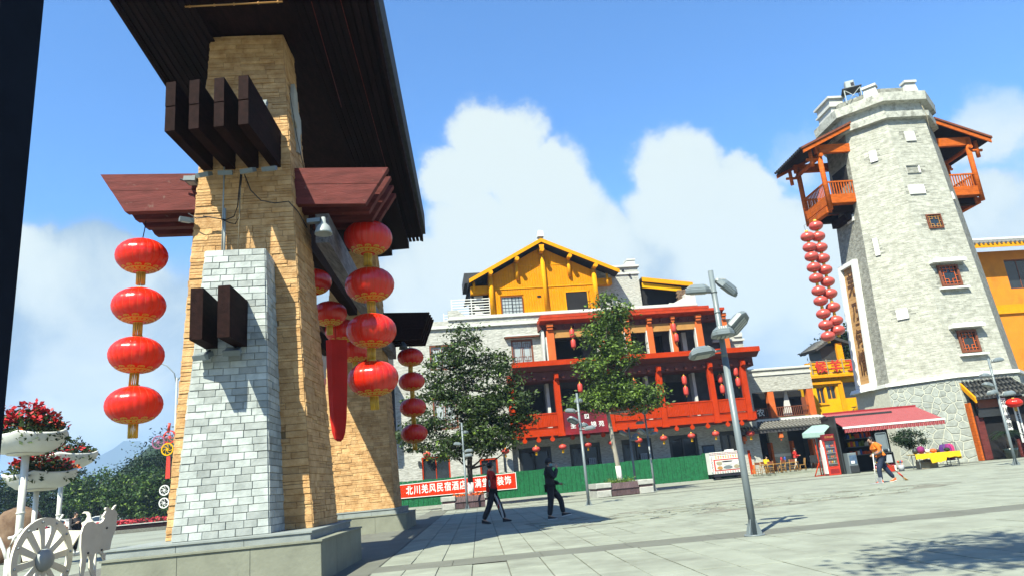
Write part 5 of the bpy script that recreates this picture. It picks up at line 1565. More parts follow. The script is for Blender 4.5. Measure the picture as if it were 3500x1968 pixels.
# searchlight on a steel stand on top
sl_ = thing('searchlight', 'grey searchlight on a steel stand on the tower top', 'searchlight', tuple(TC + Vector((-2.1, -1.9, 24.0))), R(-20))
b = MB()
for x, y in ((-.5, -.45), (.5, -.45), (.5, .45), (-.5, .45)): b.box(x - .03, x + .03, y - .03, y + .03, 0, 1.05)
b.tube([(-.5, -.45, 0), (.5, -.45, 1.0)], .025, 5); b.tube([(.5, -.45, 0), (-.5, -.45, 1.0)], .025, 5); b.tube([(.5, .45, 0), (.5, -.45, 1.0)], .025, 5); b.build('stand', M['metal_pale'], sl_)
b = MB(); b.box(-.62, .62, -.55, .55, 1.05, 1.1); b.build('platform', M['metal_dark'], sl_)
b = MB(); b.cbox(-.35, .25, -.35, .35, 1.1, 1.7, .06); o = b.build('lamp_housing', M['metal_pale'], sl_)
b = MB(); b.box(0.0, .2, -.37, -.352, 1.25, 1.5); b.build('lens', M['ink'], o)
b = MB(); b.tube([fpnt(0, 1.25, 23.5, .05), fpnt(0, 1.25, 22.0, .35), fpnt(0, 1.3, 20.6, .1)], .02, 5); b.build('hanging_wire', M['box_beige'], tower)

# white plaques, slit window and lattice windows
for (k, s0, s1, z0, z1) in ((0, -.40, .25, 20.3, 21.0), (0, -1.25, -.2, 16.5, 17.12), (-1, -.12, .33, 19.35, 20.12), (-1, -1.0, -.72, 13.03, 14.2), (-1, -.56, .1, 8.7, 9.33), (-2, .1, .85, 15.92, 16.36), (1, -1.1, -.6, 16.1, 16.6)):
    fbox('plaque', M['white'], k, s0, s1, z0, z1, -.05, .06)
b = MB()
o_, i_ = (-1.0, -.10, 17.98, 18.53), (-.95, -.46, 18.02, 18.34)
A_ = [fpnt(0, o_[0], o_[2], .05), fpnt(0, o_[1], o_[2], .05), fpnt(0, o_[1], o_[3], .05), fpnt(0, o_[0], o_[3], .05)]
B_ = [fpnt(0, i_[0], i_[2], -.45), fpnt(0, i_[1], i_[2], -.45), fpnt(0, i_[1], i_[3], -.45), fpnt(0, i_[0], i_[3], -.45)]
shaft_hole = MB(); shaft_hole.add(A_ + B_, [(i, (i + 1) % 4, 4 + (i + 1) % 4, 4 + i) for i in range(4)]); lo = shaft_hole.build('loophole', M['white'], tower)
b.add([Vector(p) for p in B_], [(0, 1, 2, 3)]); b.build('dark_hole', M['ink'], lo)


def lattice_window(k, s0, s1, z0, z1, fw, hood):
    f = MB(); od, ou = -.05, .075
    def hx(b, a0, a1, c0, c1, i0, i1): b.hexa([fpnt(k, a0, c0, i0), fpnt(k, a1, c0, i0), fpnt(k, a1, c0, i1), fpnt(k, a0, c0, i1), fpnt(k, a0, c1, i0), fpnt(k, a1, c1, i0), fpnt(k, a1, c1, i1), fpnt(k, a0, c1, i1)])
    hx(f, s0, s0 + fw, z0, z1, -.2, ou); hx(f, s1 - fw, s1, z0, z1, -.2, ou); hx(f, s0 + fw, s1 - fw, z0, z0 + fw, -.2, ou - .003); hx(f, s0 + fw, s1 - fw, z1 - fw, z1, -.2, ou - .003)
    o = f.build('lattice_window', M['brown_frame'], tower)
    g = MB(); hx(g, s0 + fw, s1 - fw, z0 + fw, z1 - fw, -.035, -.03); g.build('pane', M['glass'], o)
    l = MB(); a, c, w, h = s0 + fw, s1 - fw, s1 - s0 - 2 * fw, z1 - z0 - 2 * fw; t = .014
    def H(x0, x1, z): hx(l, a + w * x0, a + w * x1, z0 + fw + h * z - t, z0 + fw + h * z + t, -.02, .012)
    def V(x, q0, q1): hx(l, a + w * x - t, a + w * x + t, z0 + fw + h * q0, z0 + fw + h * q1, -.018, .014)
    for z in (.12, .88): H(0, 1, z)
    for x in (.15, .85): V(x, 0, 1)
    for (x0, x1) in ((.15, .38), (.62, .85)):
        for z in (.30, .70): H(x0, x1, z)
    for x in (.38, .62): V(x, 0, .30); V(x, .70, 1)
    H(0, .15, .5); H(.85, 1, .5)
    l.build('lattice', M['column'] if hood else M['ochre'], o)
    if hood:
        fbox('hood', M['white'], k, s0 - .42, s1 + .42, z1 + .12, z1 + .32, -.02, .45, o)
        fbox('hood_top', M['white_dirty'], k, s0 - .36, s1 + .36, z1 + .325, z1 + .40, -.02, .38, o)
        fbox('sill', M['white'], k, s0 - .25, s1 + .28, z0 - .2, z0 - .08, -.02, .22, o)


lattice_window(0, -.66, .30, 14.08, 15.03, .05, False)
lattice_window(0, -.95, .36, 10.27, 11.62, .13, True)
lattice_window(0, -.95, .24, 6.15, 7.50, .13, True)
# vertical name board on the left face
nbd = thing('name_board', 'tall honey-wood board with carved brown characters in a white frame on the tower', 'sign', tuple(TC), TY)
k = -2; S0, S1, Z0, Z1 = -1.50, .48, 4.98, 13.35
def nb_box(name, m, s0, s1, z0, z1, o0, o1, par=None):
    o = fbox(name, m, k, s0, s1, z0, z1, o0, o1, par or nbd); return o
nb_box('frame_side', M['white'], S0, S0 + .28, Z0, Z1, -.03, .30); nb_box('frame_side', M['white'], S1 - .28, S1, Z0, Z1, -.03, .30)
nb_box('frame_top', M['white'], S0 + .28, S1 - .28, Z1 - .30, Z1, -.03, .298); nb_box('frame_foot', M['white'], S0 + .28, S1 - .28, Z0, Z0 + .25, -.03, .298)
zz = Z0 + .27
while zz < Z1 - .32:
    nb_box('board', M['sign_board'], S0 + .29, S1 - .29, zz, min(zz + .235, Z1 - .31), -.01, .075); zz += .245
nb_box('shelf', M['white'], S0 - .3, S1 + .15, 4.72, 4.97, .1, .45)
e, n = fk(-2); tl = Vector((0, 0, 1)) - n * SLP
for ch, z, sz, sx in (('羌', 11.75, 1.75, .62), ('乃', 9.95, 1.35, .62), ('一', 9.12, .62, .7), ('何', 8.15, 1.3, .72), ('情', 6.5, 1.7, .62)):
    org = fpnt(-2, -.47, z, .085)
    mw = frame(org, e, tl) @ Matrix.Diagonal((sx, 1, 1, 1))
    text_mesh(ch, 'character', sz, M['brown_letter'], nbd, mw, .02, .03)

# ------------------------------------------------------------------ timber balconies left and right of the tower
def balcony(name, label, side):
    t = thing(name, label, 'balcony', tuple(TC), TY)
    BW = M['balcony_wood']; s = side
    # in tower-local coordinates: wall at x = s*3.4, outer posts at x = s*5.35, runs y from -1.05 to 1.9
    X0, X1 = 3.35, 5.35; Y0, Y1 = -1.35, 1.75
    def bxx(nm, m, x0, x1, y0, y1, z0, z1, par=None):
        b = MB(); a, c = sorted((s * x0, s * x1)); b.box(a, c, y0, y1, z0, z1); return b.build(nm, m, par or t)
    zf = 17.15
    fl = bxx('floor', BW, X0 - .5, X1, Y0 + .02, Y1, zf - .15, zf)
    for y0, y1 in ((Y0 - .08, Y0 + .02), (Y1 - .02, Y1 + .08)): bxx('edge_beam', BW, X0 - .4, X1, y0, y1, zf - .12, zf + .5)
    bxx('edge_beam', BW, X1 - .02, X1 + .08, Y0 + .1, Y1 - .1, zf - .12, zf + .5)
    bxx('under_beam', M['wood_dark'], X0 - .5, X1 - .1, Y0 + .4, Y0 + .7, zf - .65, zf - .16); bxx('under_beam', M['wood_dark'], X0 - .5, X1 - .1, Y1 - .7, Y1 - .4, zf - .65, zf - .16)
    bxx('under_beam', BW, X1 - .25, X1 + .12, Y0 + .3, Y1 - .3, zf - .62, zf - .2); bxx('bracket', M['wood_dark'], X0 - .5, X0 + .7, Y0 + .6, Y1 - .6, zf - 1.1, zf - .66)
    for y in (Y0, Y1):
        b = MB(); b.tube([(s * X1, y, zf - .55), (s * X1, y, 21.0)], .17, 10); b.build('post', BW, t)
    for y in (Y0, Y1):
        bxx('cross_beam', BW, X0 - .5, X1 + .25, y - .12, y + .12, 20.65, 21.25)
        b = MB(); b.tube([(s * (X1 + .1), y, 20.25), (s * (X1 + .95), y, 20.25)], .10, 8); b.tube([(s * (X1 + .6), y, 19.75), (s * (X1 + .6), y, 20.95)], .13, 8); b.build('hung_post', BW, t)
    b = MB(); b.tube([(s * X1, Y0 - .3, 20.45), (s * X1, Y1 + .3, 20.45)], .14, 8); b.build('plate', BW, t)
    # railings
    for y in (Y0, Y1):
        r_ = bxx('railing', BW, X0 - .3, X1 - .15, y - .05, y + .05, 18.5, 18.6)
        x = X0 - .25
        while x < X1 - .2: bxx('baluster', BW, x, x + .06, y - .03, y + .03, zf + .5, 18.5, r_); x += .19
    r_ = bxx('railing', BW, X1 - .05, X1 + .05, Y0 + .15, Y1 - .15, 18.5, 18.6)
    y = Y0 + .25
    while y < Y1 - .2: bxx('baluster', BW, X1 - .03, X1 + .03, y, y + .06, zf + .5, 18.5, r_); y += .19
    # roof: tiled slope falling outwards
    b = MB(); xa, xb = 3.0, 6.7; za, zb = 22.5, 20.85
    b.hexa([(s * xa, Y0 - .5, za - .1), (s * xb, Y0 - .5, zb - .1), (s * xb, Y1 + .5, zb - .1), (s * xa, Y1 + .5, za - .1), (s * xa, Y0 - .5, za), (s * xb, Y0 - .5, zb), (s * xb, Y1 + .5, zb), (s * xa, Y1 + .5, za)])
    rf_ = b.build('roof', M['wood_dark'], t)
    for y in (Y0 - .58, Y1 + .5):
        b = MB(); b.hexa([(s * xa, y, za - .32), (s * xb, y, zb - .32), (s * xb, y + .08, zb - .32), (s * xa, y + .08, za - .32), (s * xa, y, za - .04), (s * xb, y, zb - .04), (s * xb, y + .08, zb - .04), (s * xa, y + .08, za - .04)])
        b.build('barge_board', BW, rf_)
    b = MB()
    for y in (Y0 - .66,): b.hexa([(s * xa, y, za - .02), (s * (xb + .06), y, zb - .02), (s * (xb + .06), y + .2, zb - .02), (s * xa, y + .2, za - .02), (s * xa, y, za + .12), (s * (xb + .06), y, zb + .12), (s * (xb + .06), y + .2, zb + .12), (s * xa, y + .2, za + .12)])
    b.build('verge', M['brown_frame'], rf_)
    y = Y0 - .4; proto = None
    while y < Y1 + .5:
        if proto is None: q = MB(); q.tube([(s * xa, 0, za + .05), (s * (xb + .15), 0, zb + .04)], .09, 7); proto = q.build('tile_row', M['black_tile'], rf_); proto.location = (0, y, 0)
        else: c = proto.copy(); COL.objects.link(c); c.location = (0, y, 0); c.parent = rf_
        y += .3
    bxx('doorway', M['room_dark'], X0 - .3, X0 + .06, -.9, .9, zf, 19.9)
    return t


balcony('tower_balcony', 'orange timber balcony with tiled roof on the left side of the tower', -1)
balcony('tower_balcony', 'orange timber balcony partly hidden on the right side of the tower', 1)
# faded red lantern strings under the left balcony
def plain_lantern(label, loc, group):
    t = thing('plastic_lantern', label, 'lantern', loc, 0, group)
    b = MB(); b.ball((0, 0, 0), .44, 24, 10, 0, .72); b.build('globe', M['lantern_pink'], t)
    b = MB(); b.lathe([(.10, .29), (.10, .42)], (0, 0, 0), 10); b.lathe([(.09, -.42), (.09, -.29)], (0, 0, 0), 10); b.build('cap', M['gold'], t)
    return t


pl0 = None
numw = ['topmost', 'second', 'third', 'fourth', 'fifth', 'sixth', 'seventh', 'eighth', 'ninth', 'tenth and lowest']
for nmx, X_, Y_, zs in (('left', 19.25, 44.0, (14.64, 13.92, 13.30, 12.58, 11.86, 11.04, 10.39, 9.56, 8.84, 8.13)), ('right', 19.95, 44.05, (15.33, 14.60, 13.85, 13.12, 12.36, 11.58, 10.81, 9.93, 9.07, 8.46))):
    for i, z in enumerate(zs):
        lb_ = 'faded red plastic lantern, %s of the %s string by the tower' % (numw[i], nmx)
        if pl0 is None: pl0 = plain_lantern(lb_, (X_, Y_, z), 'faded lanterns in two strings by the tower')
        else: dup(pl0, (X_, Y_, z), 0, lb_)
cord('lantern_cord', 'thin cord holding the left faded lantern string', [(19.25, 44, 14.9), (19.3, 44.3, 15.5), (20.9, 45.2, 16.6)], .012)
cord('lantern_cord', 'thin cord holding the right faded lantern string', [(19.95, 44.05, 15.6), (20.5, 44.8, 16.4), (21.2, 45.6, 17.1)], .012)

# ------------------------------------------------------------------ entrance at the foot of the tower
en = thing('entrance_porch', 'dark porch with grey tiled roof and yellow barge board at the tower foot', 'porch', tuple(TC), TY)
def L2(p): return ROOTS[en.name].inverted() @ Vector(p)
pA, pB, pC, pD = L2((25.37, 42.35, 4.72)), L2((28.35, 42.5, 4.74)), L2((28.75, 41.1, 3.56)), L2((25.37, 40.9, 3.44))
b = MB(); dn = Vector((0, 0, -.14)); b.hexa([pD + dn, pC + dn, pB + dn, pA + dn, pD, pC, pB, pA]); er = b.build('roof', M['black_tile'], en)
for k in range(13):
    t_ = (k + .4) / 13; q = MB(); a, c = lerp(pD, pC, t_), lerp(pA, pB, t_)
    m_ = [lerp(a, c, w) + Vector((0, 0, .035 + (.012 if i % 2 else 0))) for i, w in enumerate((-.04, .2, .2, .45, .45, .7, .7, 1.0))]
    q.tube(m_, [.085, .075, .088, .075, .088, .075, .088, .075], 8); q.build('tile_row', M['roof_tile'], er)
b = MB(); b.hexa([pD + Vector((-.08, 0, -.3)), pD + Vector((.02, 0, -.3)), pA + Vector((.02, 0, -.3)), pA + Vector((-.08, 0, -.3)), pD + Vector((-.08, 0, .02)), pD + Vector((.02, 0, .02)), pA + Vector((.02, 0, .02)), pA + Vector((-.08, 0, .02))]); b.build('barge_board', M['yellow_trim'], er)
b = MB(); a = L2((25.6, 41.25, 3.1)); c = L2((28.6, 41.4, 3.1)); b.box(a.x, c.x, a.y, a.y + .25, 2.85, 3.3); b.build('lintel_beam', M['brown_frame'], en)
b = MB(); a = L2((25.0, 41.55, 0)); b.box(a.x + .25, a.x + 3.6, a.y - .04, a.y + .02, 0.05, 3.4); b.build('dark_doorway', M['room_dark'], en)
b = MB(); b.box(a.x + .12, a.x + .24, a.y - .25, a.y + .1, 0.02, 3.2); b.build('door_post', M['balcony_wood'], en)
b = MB(); b.box(a.x + .42, a.x + .85, a.y - .14, a.y - .07, 0.02, 2.45); b.build('door_leaf', M['wood_red'], en)
b = MB(); b.box(a.x + 2.5, a.x + 3.2, a.y - .2, a.y - .1, 0.02, 1.0); b.build('door_leaf', M['wood_red'], en)
b = MB(); b.box(a.x + .5, a.x + 2.2, a.y - .3, a.y - .25, 2.35, 2.95); q = b.build('plaque', M['metal_dark'], en)
for (nm_, x, y, z0, z1, w, txt, lab) in (('left', 26.98, 41.15, 1.5, 3.3, .30, '北川羌族', 'white vertical board with dark characters beside the porch door'), ('right', 27.45, 40.95, .79, 2.85, .30, '北川羌族自治县文化馆书法协会', 'longest white vertical board with dark characters right of the porch')):
    bd = thing('name_plate', lab, 'sign', (x, y, 0), R(6))
    q = MB(); q.box(-w / 2, w / 2, -.02, .02, z0, z1); q.build('panel', M['white'], bd)
    n = len(txt); st = (z1 - z0 - .1) / n
    for i, ch in enumerate(txt): text_mesh(ch, 'character', min(st * 1.02, .34), M['ink'], bd, Matrix.Translation((0, -.026, z1 - .05 - st * (i + .5))) @ Matrix.Rotation(R(90), 4, 'X'), .003, .006)
make_lantern('porch_lantern', 'red lantern with gold fringe hanging before the tower porch', 'lantern', (27.2, 40.6, 2.95), .84, LM, False, None, 20, .58)
cord('lantern_cord', 'thin cord holding the porch lantern', [(27.2, 40.6, 3.2), (27.5, 40.8, 3.35), (27.9, 41.1, 3.46)], .01)
# ------------------------------------------------------------------ trees
def leaf_mesh(name, pts, size, m, parent, droop=0.3, aspect=0.42, rnd=None, world_inv=None):
    """pts: (n,3) leaf positions; every leaf a small bent diamond of its own"""
    n = len(pts); g = np.random.default_rng(len(pts))
    d = g.normal(size=(n, 3)); d[:, 2] = d[:, 2] * 0.6 - droop; d /= np.linalg.norm(d, axis=1)[:, None]
    a = g.normal(size=(n, 3)); s = np.cross(d, a); s /= np.linalg.norm(s, axis=1)[:, None]
    L = size * g.uniform(0.65, 1.35, n)[:, None]
    up = np.cross(s, d)
    v = np.empty((n, 4, 3))
    v[:, 0] = pts; v[:, 1] = pts + d * L * 0.5 + s * L * aspect * 0.5 + up * L * .06; v[:, 2] = pts + d * L; v[:, 3] = pts + d * L * 0.5 - s * L * aspect * 0.5 + up * L * .06
    me = bpy.data.meshes.new(name)
    me.vertices.add(n * 4); me.vertices.foreach_set('co', v.reshape(-1))
    me.loops.add(n * 4); me.loops.foreach_set('vertex_index', np.arange(n * 4, dtype=np.int32))
    me.polygons.add(n); me.polygons.foreach_set('loop_start', np.arange(0, n * 4, 4, dtype=np.int32)); me.polygons.foreach_set('loop_total', np.full(n, 4, dtype=np.int32))
    me.materials.append(m); me.update(calc_edges=True); me.validate()
    return link(name, me, parent)


def blob_points(blobs, g, clump=0.45, per=55, shell=0.5, flat=.62):
    """clump centres spread in ellipsoids (cx,cy,cz,rx,ry,rz,n), denser towards the outside, then leaves round each centre"""
    cs = []
    for (cx_, cy_, cz_, rx, ry, rz, n) in blobs:
        u = g.normal(size=(n, 3)); u /= np.linalg.norm(u, axis=1)[:, None]
        r = g.uniform(shell ** 3, 1, n) ** (1 / 3)
        cs.append(np.array([cx_, cy_, cz_]) + u * r[:, None] * np.array([rx, ry, rz]))
    cs = np.concatenate(cs)
    out = []
    for c in cs:
        k = int(per * g.uniform(0.5, 1.4)); q = g.normal(size=(k, 3)) * clump * g.uniform(.6, 1.15) * np.array([1, 1, flat])
        out.append(c + q)
    return cs, np.concatenate(out)


def tree(name, label, cat, loc, blobs, trunk, size, lm, bm_, clump=.45, per=55, seed=1, group=None, limbs=16, lm2=None, frac=.3, white=None, shell=.5, flat=.62):
    t = thing(name, label, cat, loc, 0, group)
    g = np.random.default_rng(seed)
    cs, pts = blob_points(blobs, g, clump, per, shell, flat)
    b = MB(); tp, tr = trunk
    b.tube(tp, tr, 10)
    tk = b.build('trunk', bm_, t)
    if white:
        b = MB(); z0, z1, rr_ = white; a = Vector(tp[0]); c = Vector(tp[1]); f = lambda z: lerp(a, c, (z - a.z) / (c.z - a.z))
        b.tube([f(z0), f((z0 + z1) / 2), f(z1)], [rr_ * 1.08, rr_ * 1.02, rr_ * .99], 12); b.build('whitewash', M['whitewash'], tk)
    b = MB(); tips = cs[g.permutation(len(cs))[:limbs * 4]]
    top = [Vector(p) for p in tp]
    for i, c in enumerate(tips):
        c = Vector(c)
        cand = [p for p in top[1:] if p.z < c.z + .2] or [top[1]]
        p0 = max(cand, key=lambda p: p.z - 0.5 * (p - c).length)
        mid = lerp(p0, c, .5) + Vector((0, 0, -.12 * (c - p0).length + g.uniform(-.1, .1)))
        r0 = (0.055 if i < limbs else .022) * tr[0] / .12
        b.tube([p0, mid, c], [r0, r0 * .6, r0 * .2], 5, caps=False)
    b.build('limbs', bm_, t)
    sel = g.random(len(pts)) < frac if lm2 else np.zeros(len(pts), bool)
    o = leaf_mesh('crown', pts[~sel], size, lm, t)
    if lm2: leaf_mesh('crown', pts[sel], size, lm2, t)
    return t


def planter(label, loc, rz, bw=.75, sw=1.5, group='stone bench planters'):
    """two concrete blocks with a dark stripe, slatted bench fronts between them"""
    t = thing('tree_planter', label, 'planter', loc, rz, group)
    W2 = sw / 2 + bw; D = .85
    for s in (-1, 1):
        x0, x1 = sorted((s * sw / 2, s * W2))
        b = MB(); b.cbox(x0, x1, -D, D, 0, .34, .03); b.cbox(x0 - .03, x1 + .03, -D - .03, D, .45, .70, .03); o = b.build('block', M['concrete'], t)
        b = MB(); b.box(x0 + .03, x1 - .03, -D + .03, D - .03, .335, .455); b.build('stripe', M['slat'], o)
    b = MB(); b.box(-sw / 2, sw / 2, -D + .25, D, 0, .5); b.build('soil_box', M['bark_dark'], t)
    n = 18
    fr = MB(); fr.box(-sw / 2, sw / 2, -D + .06, -D + .1, .30, .36); f = fr.build('bench_front', M['slat'], t)
    for k in range(n):
        x0 = -sw / 2 + sw * k / n + .006; x1 = -sw / 2 + sw * (k + 1) / n - .006
        q = MB(); q.hexa([(x0, -D + .02, .36), (x1, -D + .02, .36), (x1, -D + .06, .36), (x0, -D + .06, .36), (x0, -D + .16, .66), (x1, -D + .16, .66), (x1, -D + .2, .66), (x0, -D + .2, .66)]); q.build('slat', M['slat'], f)
        q = MB(); q.box(x0, x1, -D + .07, -D + .11, .03, .31); q.build('slat', M['slat'], f)
    return t


pr_ = planter('concrete block planter with slatted bench under the slim tree', (4.72, 38.9, 0), R(9))
plf = planter('concrete block planter with slatted bench under the wide left tree', (-3.45, 41.3, 0), R(9), .68, 1.65)
g8 = np.random.default_rng(8)
q = np.stack([g8.uniform(-.75, .75, 900), g8.uniform(-.6, .5, 900), g8.normal(.68, .09, 900)], 1)
o = leaf_mesh('low_shrub', q, .10, M['leaf_bright'], pr_, -.3); o['kind'] = 'stuff'
q = np.stack([g8.uniform(-.85, .85, 700), g8.uniform(-.6, .5, 700), g8.normal(.66, .07, 700)], 1)
o = leaf_mesh('low_shrub', q, .10, M['petal_orange'], plf, -.3); o['kind'] = 'stuff'
tree('wide_tree', 'wide loose dark green tree in front of the white hotel wing', 'tree', (-3.35, 41.7, 0),
     [(0.3, 0, 8.6, 1.1, 1.2, 1.9, 46), (-1.0, 0, 7.6, 1.4, 1.3, 1.6, 46), (1.6, 0, 7.2, 1.6, 1.3, 1.5, 50), (-1.7, 0, 5.6, 1.9, 1.5, 1.5, 44), (2.2, 0, 5.4, 1.7, 1.5, 1.3, 60), (0.5, 0.2, 5.2, 1.6, 1.5, 1.3, 50), (-3.0, 0, 4.2, 1.1, 1.2, 0.9, 24), (1.0, -.3, 3.6, 1.9, 1.5, .9, 62), (-1.0, -.2, 3.4, 1.5, 1.3, .8, 40), (2.9, 0, 4.3, .9, 1.0, .8, 22)],
     ([(0, 0, .4), (.03, 0, 2.1), (.12, 0, 3.4), (.2, 0, 5.0), (.1, 0, 6.6), (-.3, 0, 8.2), (-.5, 0, 9.6)], [.17, .15, .13, .11, .08, .05, .02]), .23, M['leaf'], M['bark_dark'], .36, 50, 3, 'plaza trees in planters', lm2=M['leaf_bright'], frac=.10, white=(.5, 1.35, .185), flat=.36)
tree('slim_tree', 'slim feathery tree with whitewashed trunk before the red balcony', 'tree', (4.85, 39.3, 0),
     [(.45, 0, 9.7, .75, .8, 1.25, 34), (.1, 0, 8.4, 1.1, 1.1, 1.1, 46), (.7, 0, 7.6, 1.1, 1.1, 1.0, 40), (-.2, 0, 6.9, 1.3, 1.2, .9, 44), (1.2, 0, 9.9, .55, .6, .5, 12), (-.6, 0, 5.0, 1.3, 1.2, .65, 46), (1.2, 0, 4.9, 1.5, 1.3, .70, 54), (.2, 0, 5.7, 1.2, 1.1, .6, 36), (2.0, 0, 5.2, .75, .8, .4, 14), (-1.7, 0, 5.0, .5, .7, .35, 10)],
     ([(-.05, 0, .45), (-.1, 0, 1.6), (-.2, 0, 3.0), (-.28, 0, 4.3), (-.2, 0, 5.8), (0, 0, 7.6), (.3, 0, 9.6)], [.135, .125, .115, .10, .085, .06, .02]), .21, M['leaf_bright'], M['bark'], .34, 50, 5, 'plaza trees in planters', lm2=M['leaf'], frac=.34, white=(.5, 1.5, .145), flat=.36)
tree('overhanging_tree', 'leafy tree whose branches reach in above, out of the picture', 'tree', (6.0, -3.0, 0),
     [(-4.2, 5.6, 8.1, 1.1, 1.0, .45, 26), (-3.2, 6.1, 8.0, .9, .9, .4, 18), (-1.5, 2.0, 8.6, 1.6, 1.6, .8, 30)], ([(0, 0, 0), (-.3, .6, 3.4), (-1.2, 2.0, 6.6), (-3.2, 5.0, 7.9)], [.22, .18, .12, .05]), .2, M['leaf_mid'], M['bark_dark'], .3, 45, 9)
# trees behind the annex and the yellow house
for i, (x, y, zc, w, h, lb_) in enumerate(((34.0, 74, 11.2, 3.0, 2.6, 'dark tree behind the annex roof, next to the hotel'), (38.2, 76, 11.6, 3.2, 2.9, 'dark tree behind the annex roof, the taller of the pair'), (43.2, 76, 11.6, 2.2, 3.0, 'dark tree just left of the little pavilion roof'), (52.5, 80, 12.8, 2.6, 3.2, 'dark tree between the little pavilion and the tower'))):
    tree('background_tree', lb_, 'tree', (x, y, 0), [(0, 0, zc, w, 2, h, 110), (0, 0, zc - 3, w * .9, 2, 2.4, 50)], ([(0, 0, 0), (0, 0, 5), (0, 0, zc)], [.3, .24, .1]), .42, M['leaf_dark'], M['bark_dark'], .6, 40, 20 + i, 'trees behind the annex', limbs=6)
# the wood beyond the car park at the left
defs = [(-54.5, 110, 8.2, 5.0, 3.0, 'd', 'dark round tree, highest of the wood beside the gateway'), (-50.5, 86, 4.6, 3.6, 2.6, 'm', 'bright green tree behind the right flower bowl pole'), (-44.0, 82, 3.7, 3.0, 2.7, 'm', 'round bright green tree behind the goat cutout'), (-40.0, 80, 3.4, 2.8, 2.7, 'm', 'green tree next to the tan pier, above the white car'),
        (-57.5, 92, 4.6, 3.6, 3.2, 'd', 'dark tree behind the thin flower bowl pole'), (-64.5, 93, 4.6, 4.2, 3.4, 'd', 'dark tree behind the two white poles'), (-72, 98, 5.0, 4.6, 3.6, 'd', 'dark tree at the far left behind the lowest bowl'), (-53, 98, 4.2, 3.4, 2.6, 'd', 'dark tree under the blue mountain'), (-47.5, 90, 5.4, 3.2, 3.2, 'd', 'dark tree between the two bright green ones'),
        (-80, 100, 5.2, 5, 3.6, 'd', 'dark tree at the very left edge of the wood'), (-34, 84, 4.2, 3.2, 3.2, 'd', 'dark tree hidden behind the tan pier'), (-56.5, 82, 1.9, 2.0, 1.5, 'd', 'dark bush at the foot of the wood behind the cart wheel')]
for i, (x, y, zc, w, h, kd, lb_) in enumerate(defs):
    sc_ = 95 / max(80, y)
    tree('wood_tree', lb_, 'tree', (x, y, -.3), [(0, 0, zc, w, w * .6, h, int(19 * w * h / 4)), (w * .35, -.5, zc + h * .35, w * .55, w * .4, h * .55, int(7 * w)), (-w * .4, -.5, zc - h * .1, w * .5, w * .4, h * .6, int(7 * w)), (0, -.4, zc - h * .55, w * .9, w * .5, h * .45, int(7 * w))],
         ([(0, 0, 0), (.1, 0, zc * .5), (0, 0, zc + h * .4)], [.26, .2, .08]), .40, M['leaf_dark'] if kd == 'd' else M['leaf_mid'], M['bark_dark'], .52, 46, 40 + i, 'trees of the wood beyond the car park', limbs=5, lm2=M['leaf_mid'] if kd == 'd' else M['leaf_bright'], frac=.05 if kd == 'd' else .16, shell=.8)
# wooded hill behind, and the far mountain
b = MB(); n = 46; hr = random.Random(4)
vs = []
for i in range(n + 1):
    for j in range(9):
        x = -230 + 260 * i / n; t = j / 8
        yy_ = 125 + 60 * t; hgt = (5.0 + 15.5 * math.exp(-((x / yy_ + .49) / .085) ** 2) + 1.0 * math.sin(x * .13) + hr.uniform(-1.0, 1.0)) * math.sin(math.pi * t * .5)
        vs.append((x + hr.uniform(-1.5, 1.5), 125 + 60 * t, -2 + hgt))
b.add(vs, [(i * 9 + j, (i + 1) * 9 + j, (i + 1) * 9 + j + 1, i * 9 + j + 1) for i in range(n) for j in range(8)], 0, True)
hill = structure('wooded_hill', b, M['hillwood'])
gg = np.random.default_rng(12); pts = []
for k in range(420):
    i = gg.integers(0, n); j = gg.integers(0, 8); p = np.array(vs[i * 9 + j]); r_ = gg.uniform(1.2, 2.6)
    pts.append(p + gg.normal(size=(40, 3)) * r_ * np.array([.9, .6, .6]))
o = leaf_mesh('wood_leaves', np.concatenate(pts), .75, M['leaf_dark'], hill); o['kind'] = 'stuff'
b = MB(); vs = []; n = 60; mr_ = random.Random(9)
ridge = [(-2600, 60), (-2100, 105), (-1800, 150), (-1640, 150), (-1560, 190), (-1480, 222), (-1425, 248), (-1385, 262), (-1340, 245), (-1280, 215), (-1200, 178), (-1050, 150), (-800, 120), (-300, 90), (400, 60)]
def rh(x):
    for (x0, h0), (x1, h1) in zip(ridge[:-1], ridge[1:]):
        if x0 <= x <= x1: return h0 + (h1 - h0) * (x - x0) / (x1 - x0)
    return 60
for i in range(n + 1):
    x = -2600 + 3000 * i / n
    for j in range(7):
        t = j / 6; vs.append((x + mr_.uniform(-12, 12), 2150 + 380 * t + mr_.uniform(-30, 30) * (j < 6), -20 + (rh(x) + 20 + mr_.uniform(-4, 4)) * t ** 1.1 + (mr_.uniform(-10, 10) if 0 < j < 6 else 0)))
b.add(vs, [(i * 7 + j, (i + 1) * 7 + j, (i + 1) * 7 + j + 1, i * 7 + j + 1) for i in range(n) for j in range(6)], 0, True)
structure('mountain', b, M['mountain'])
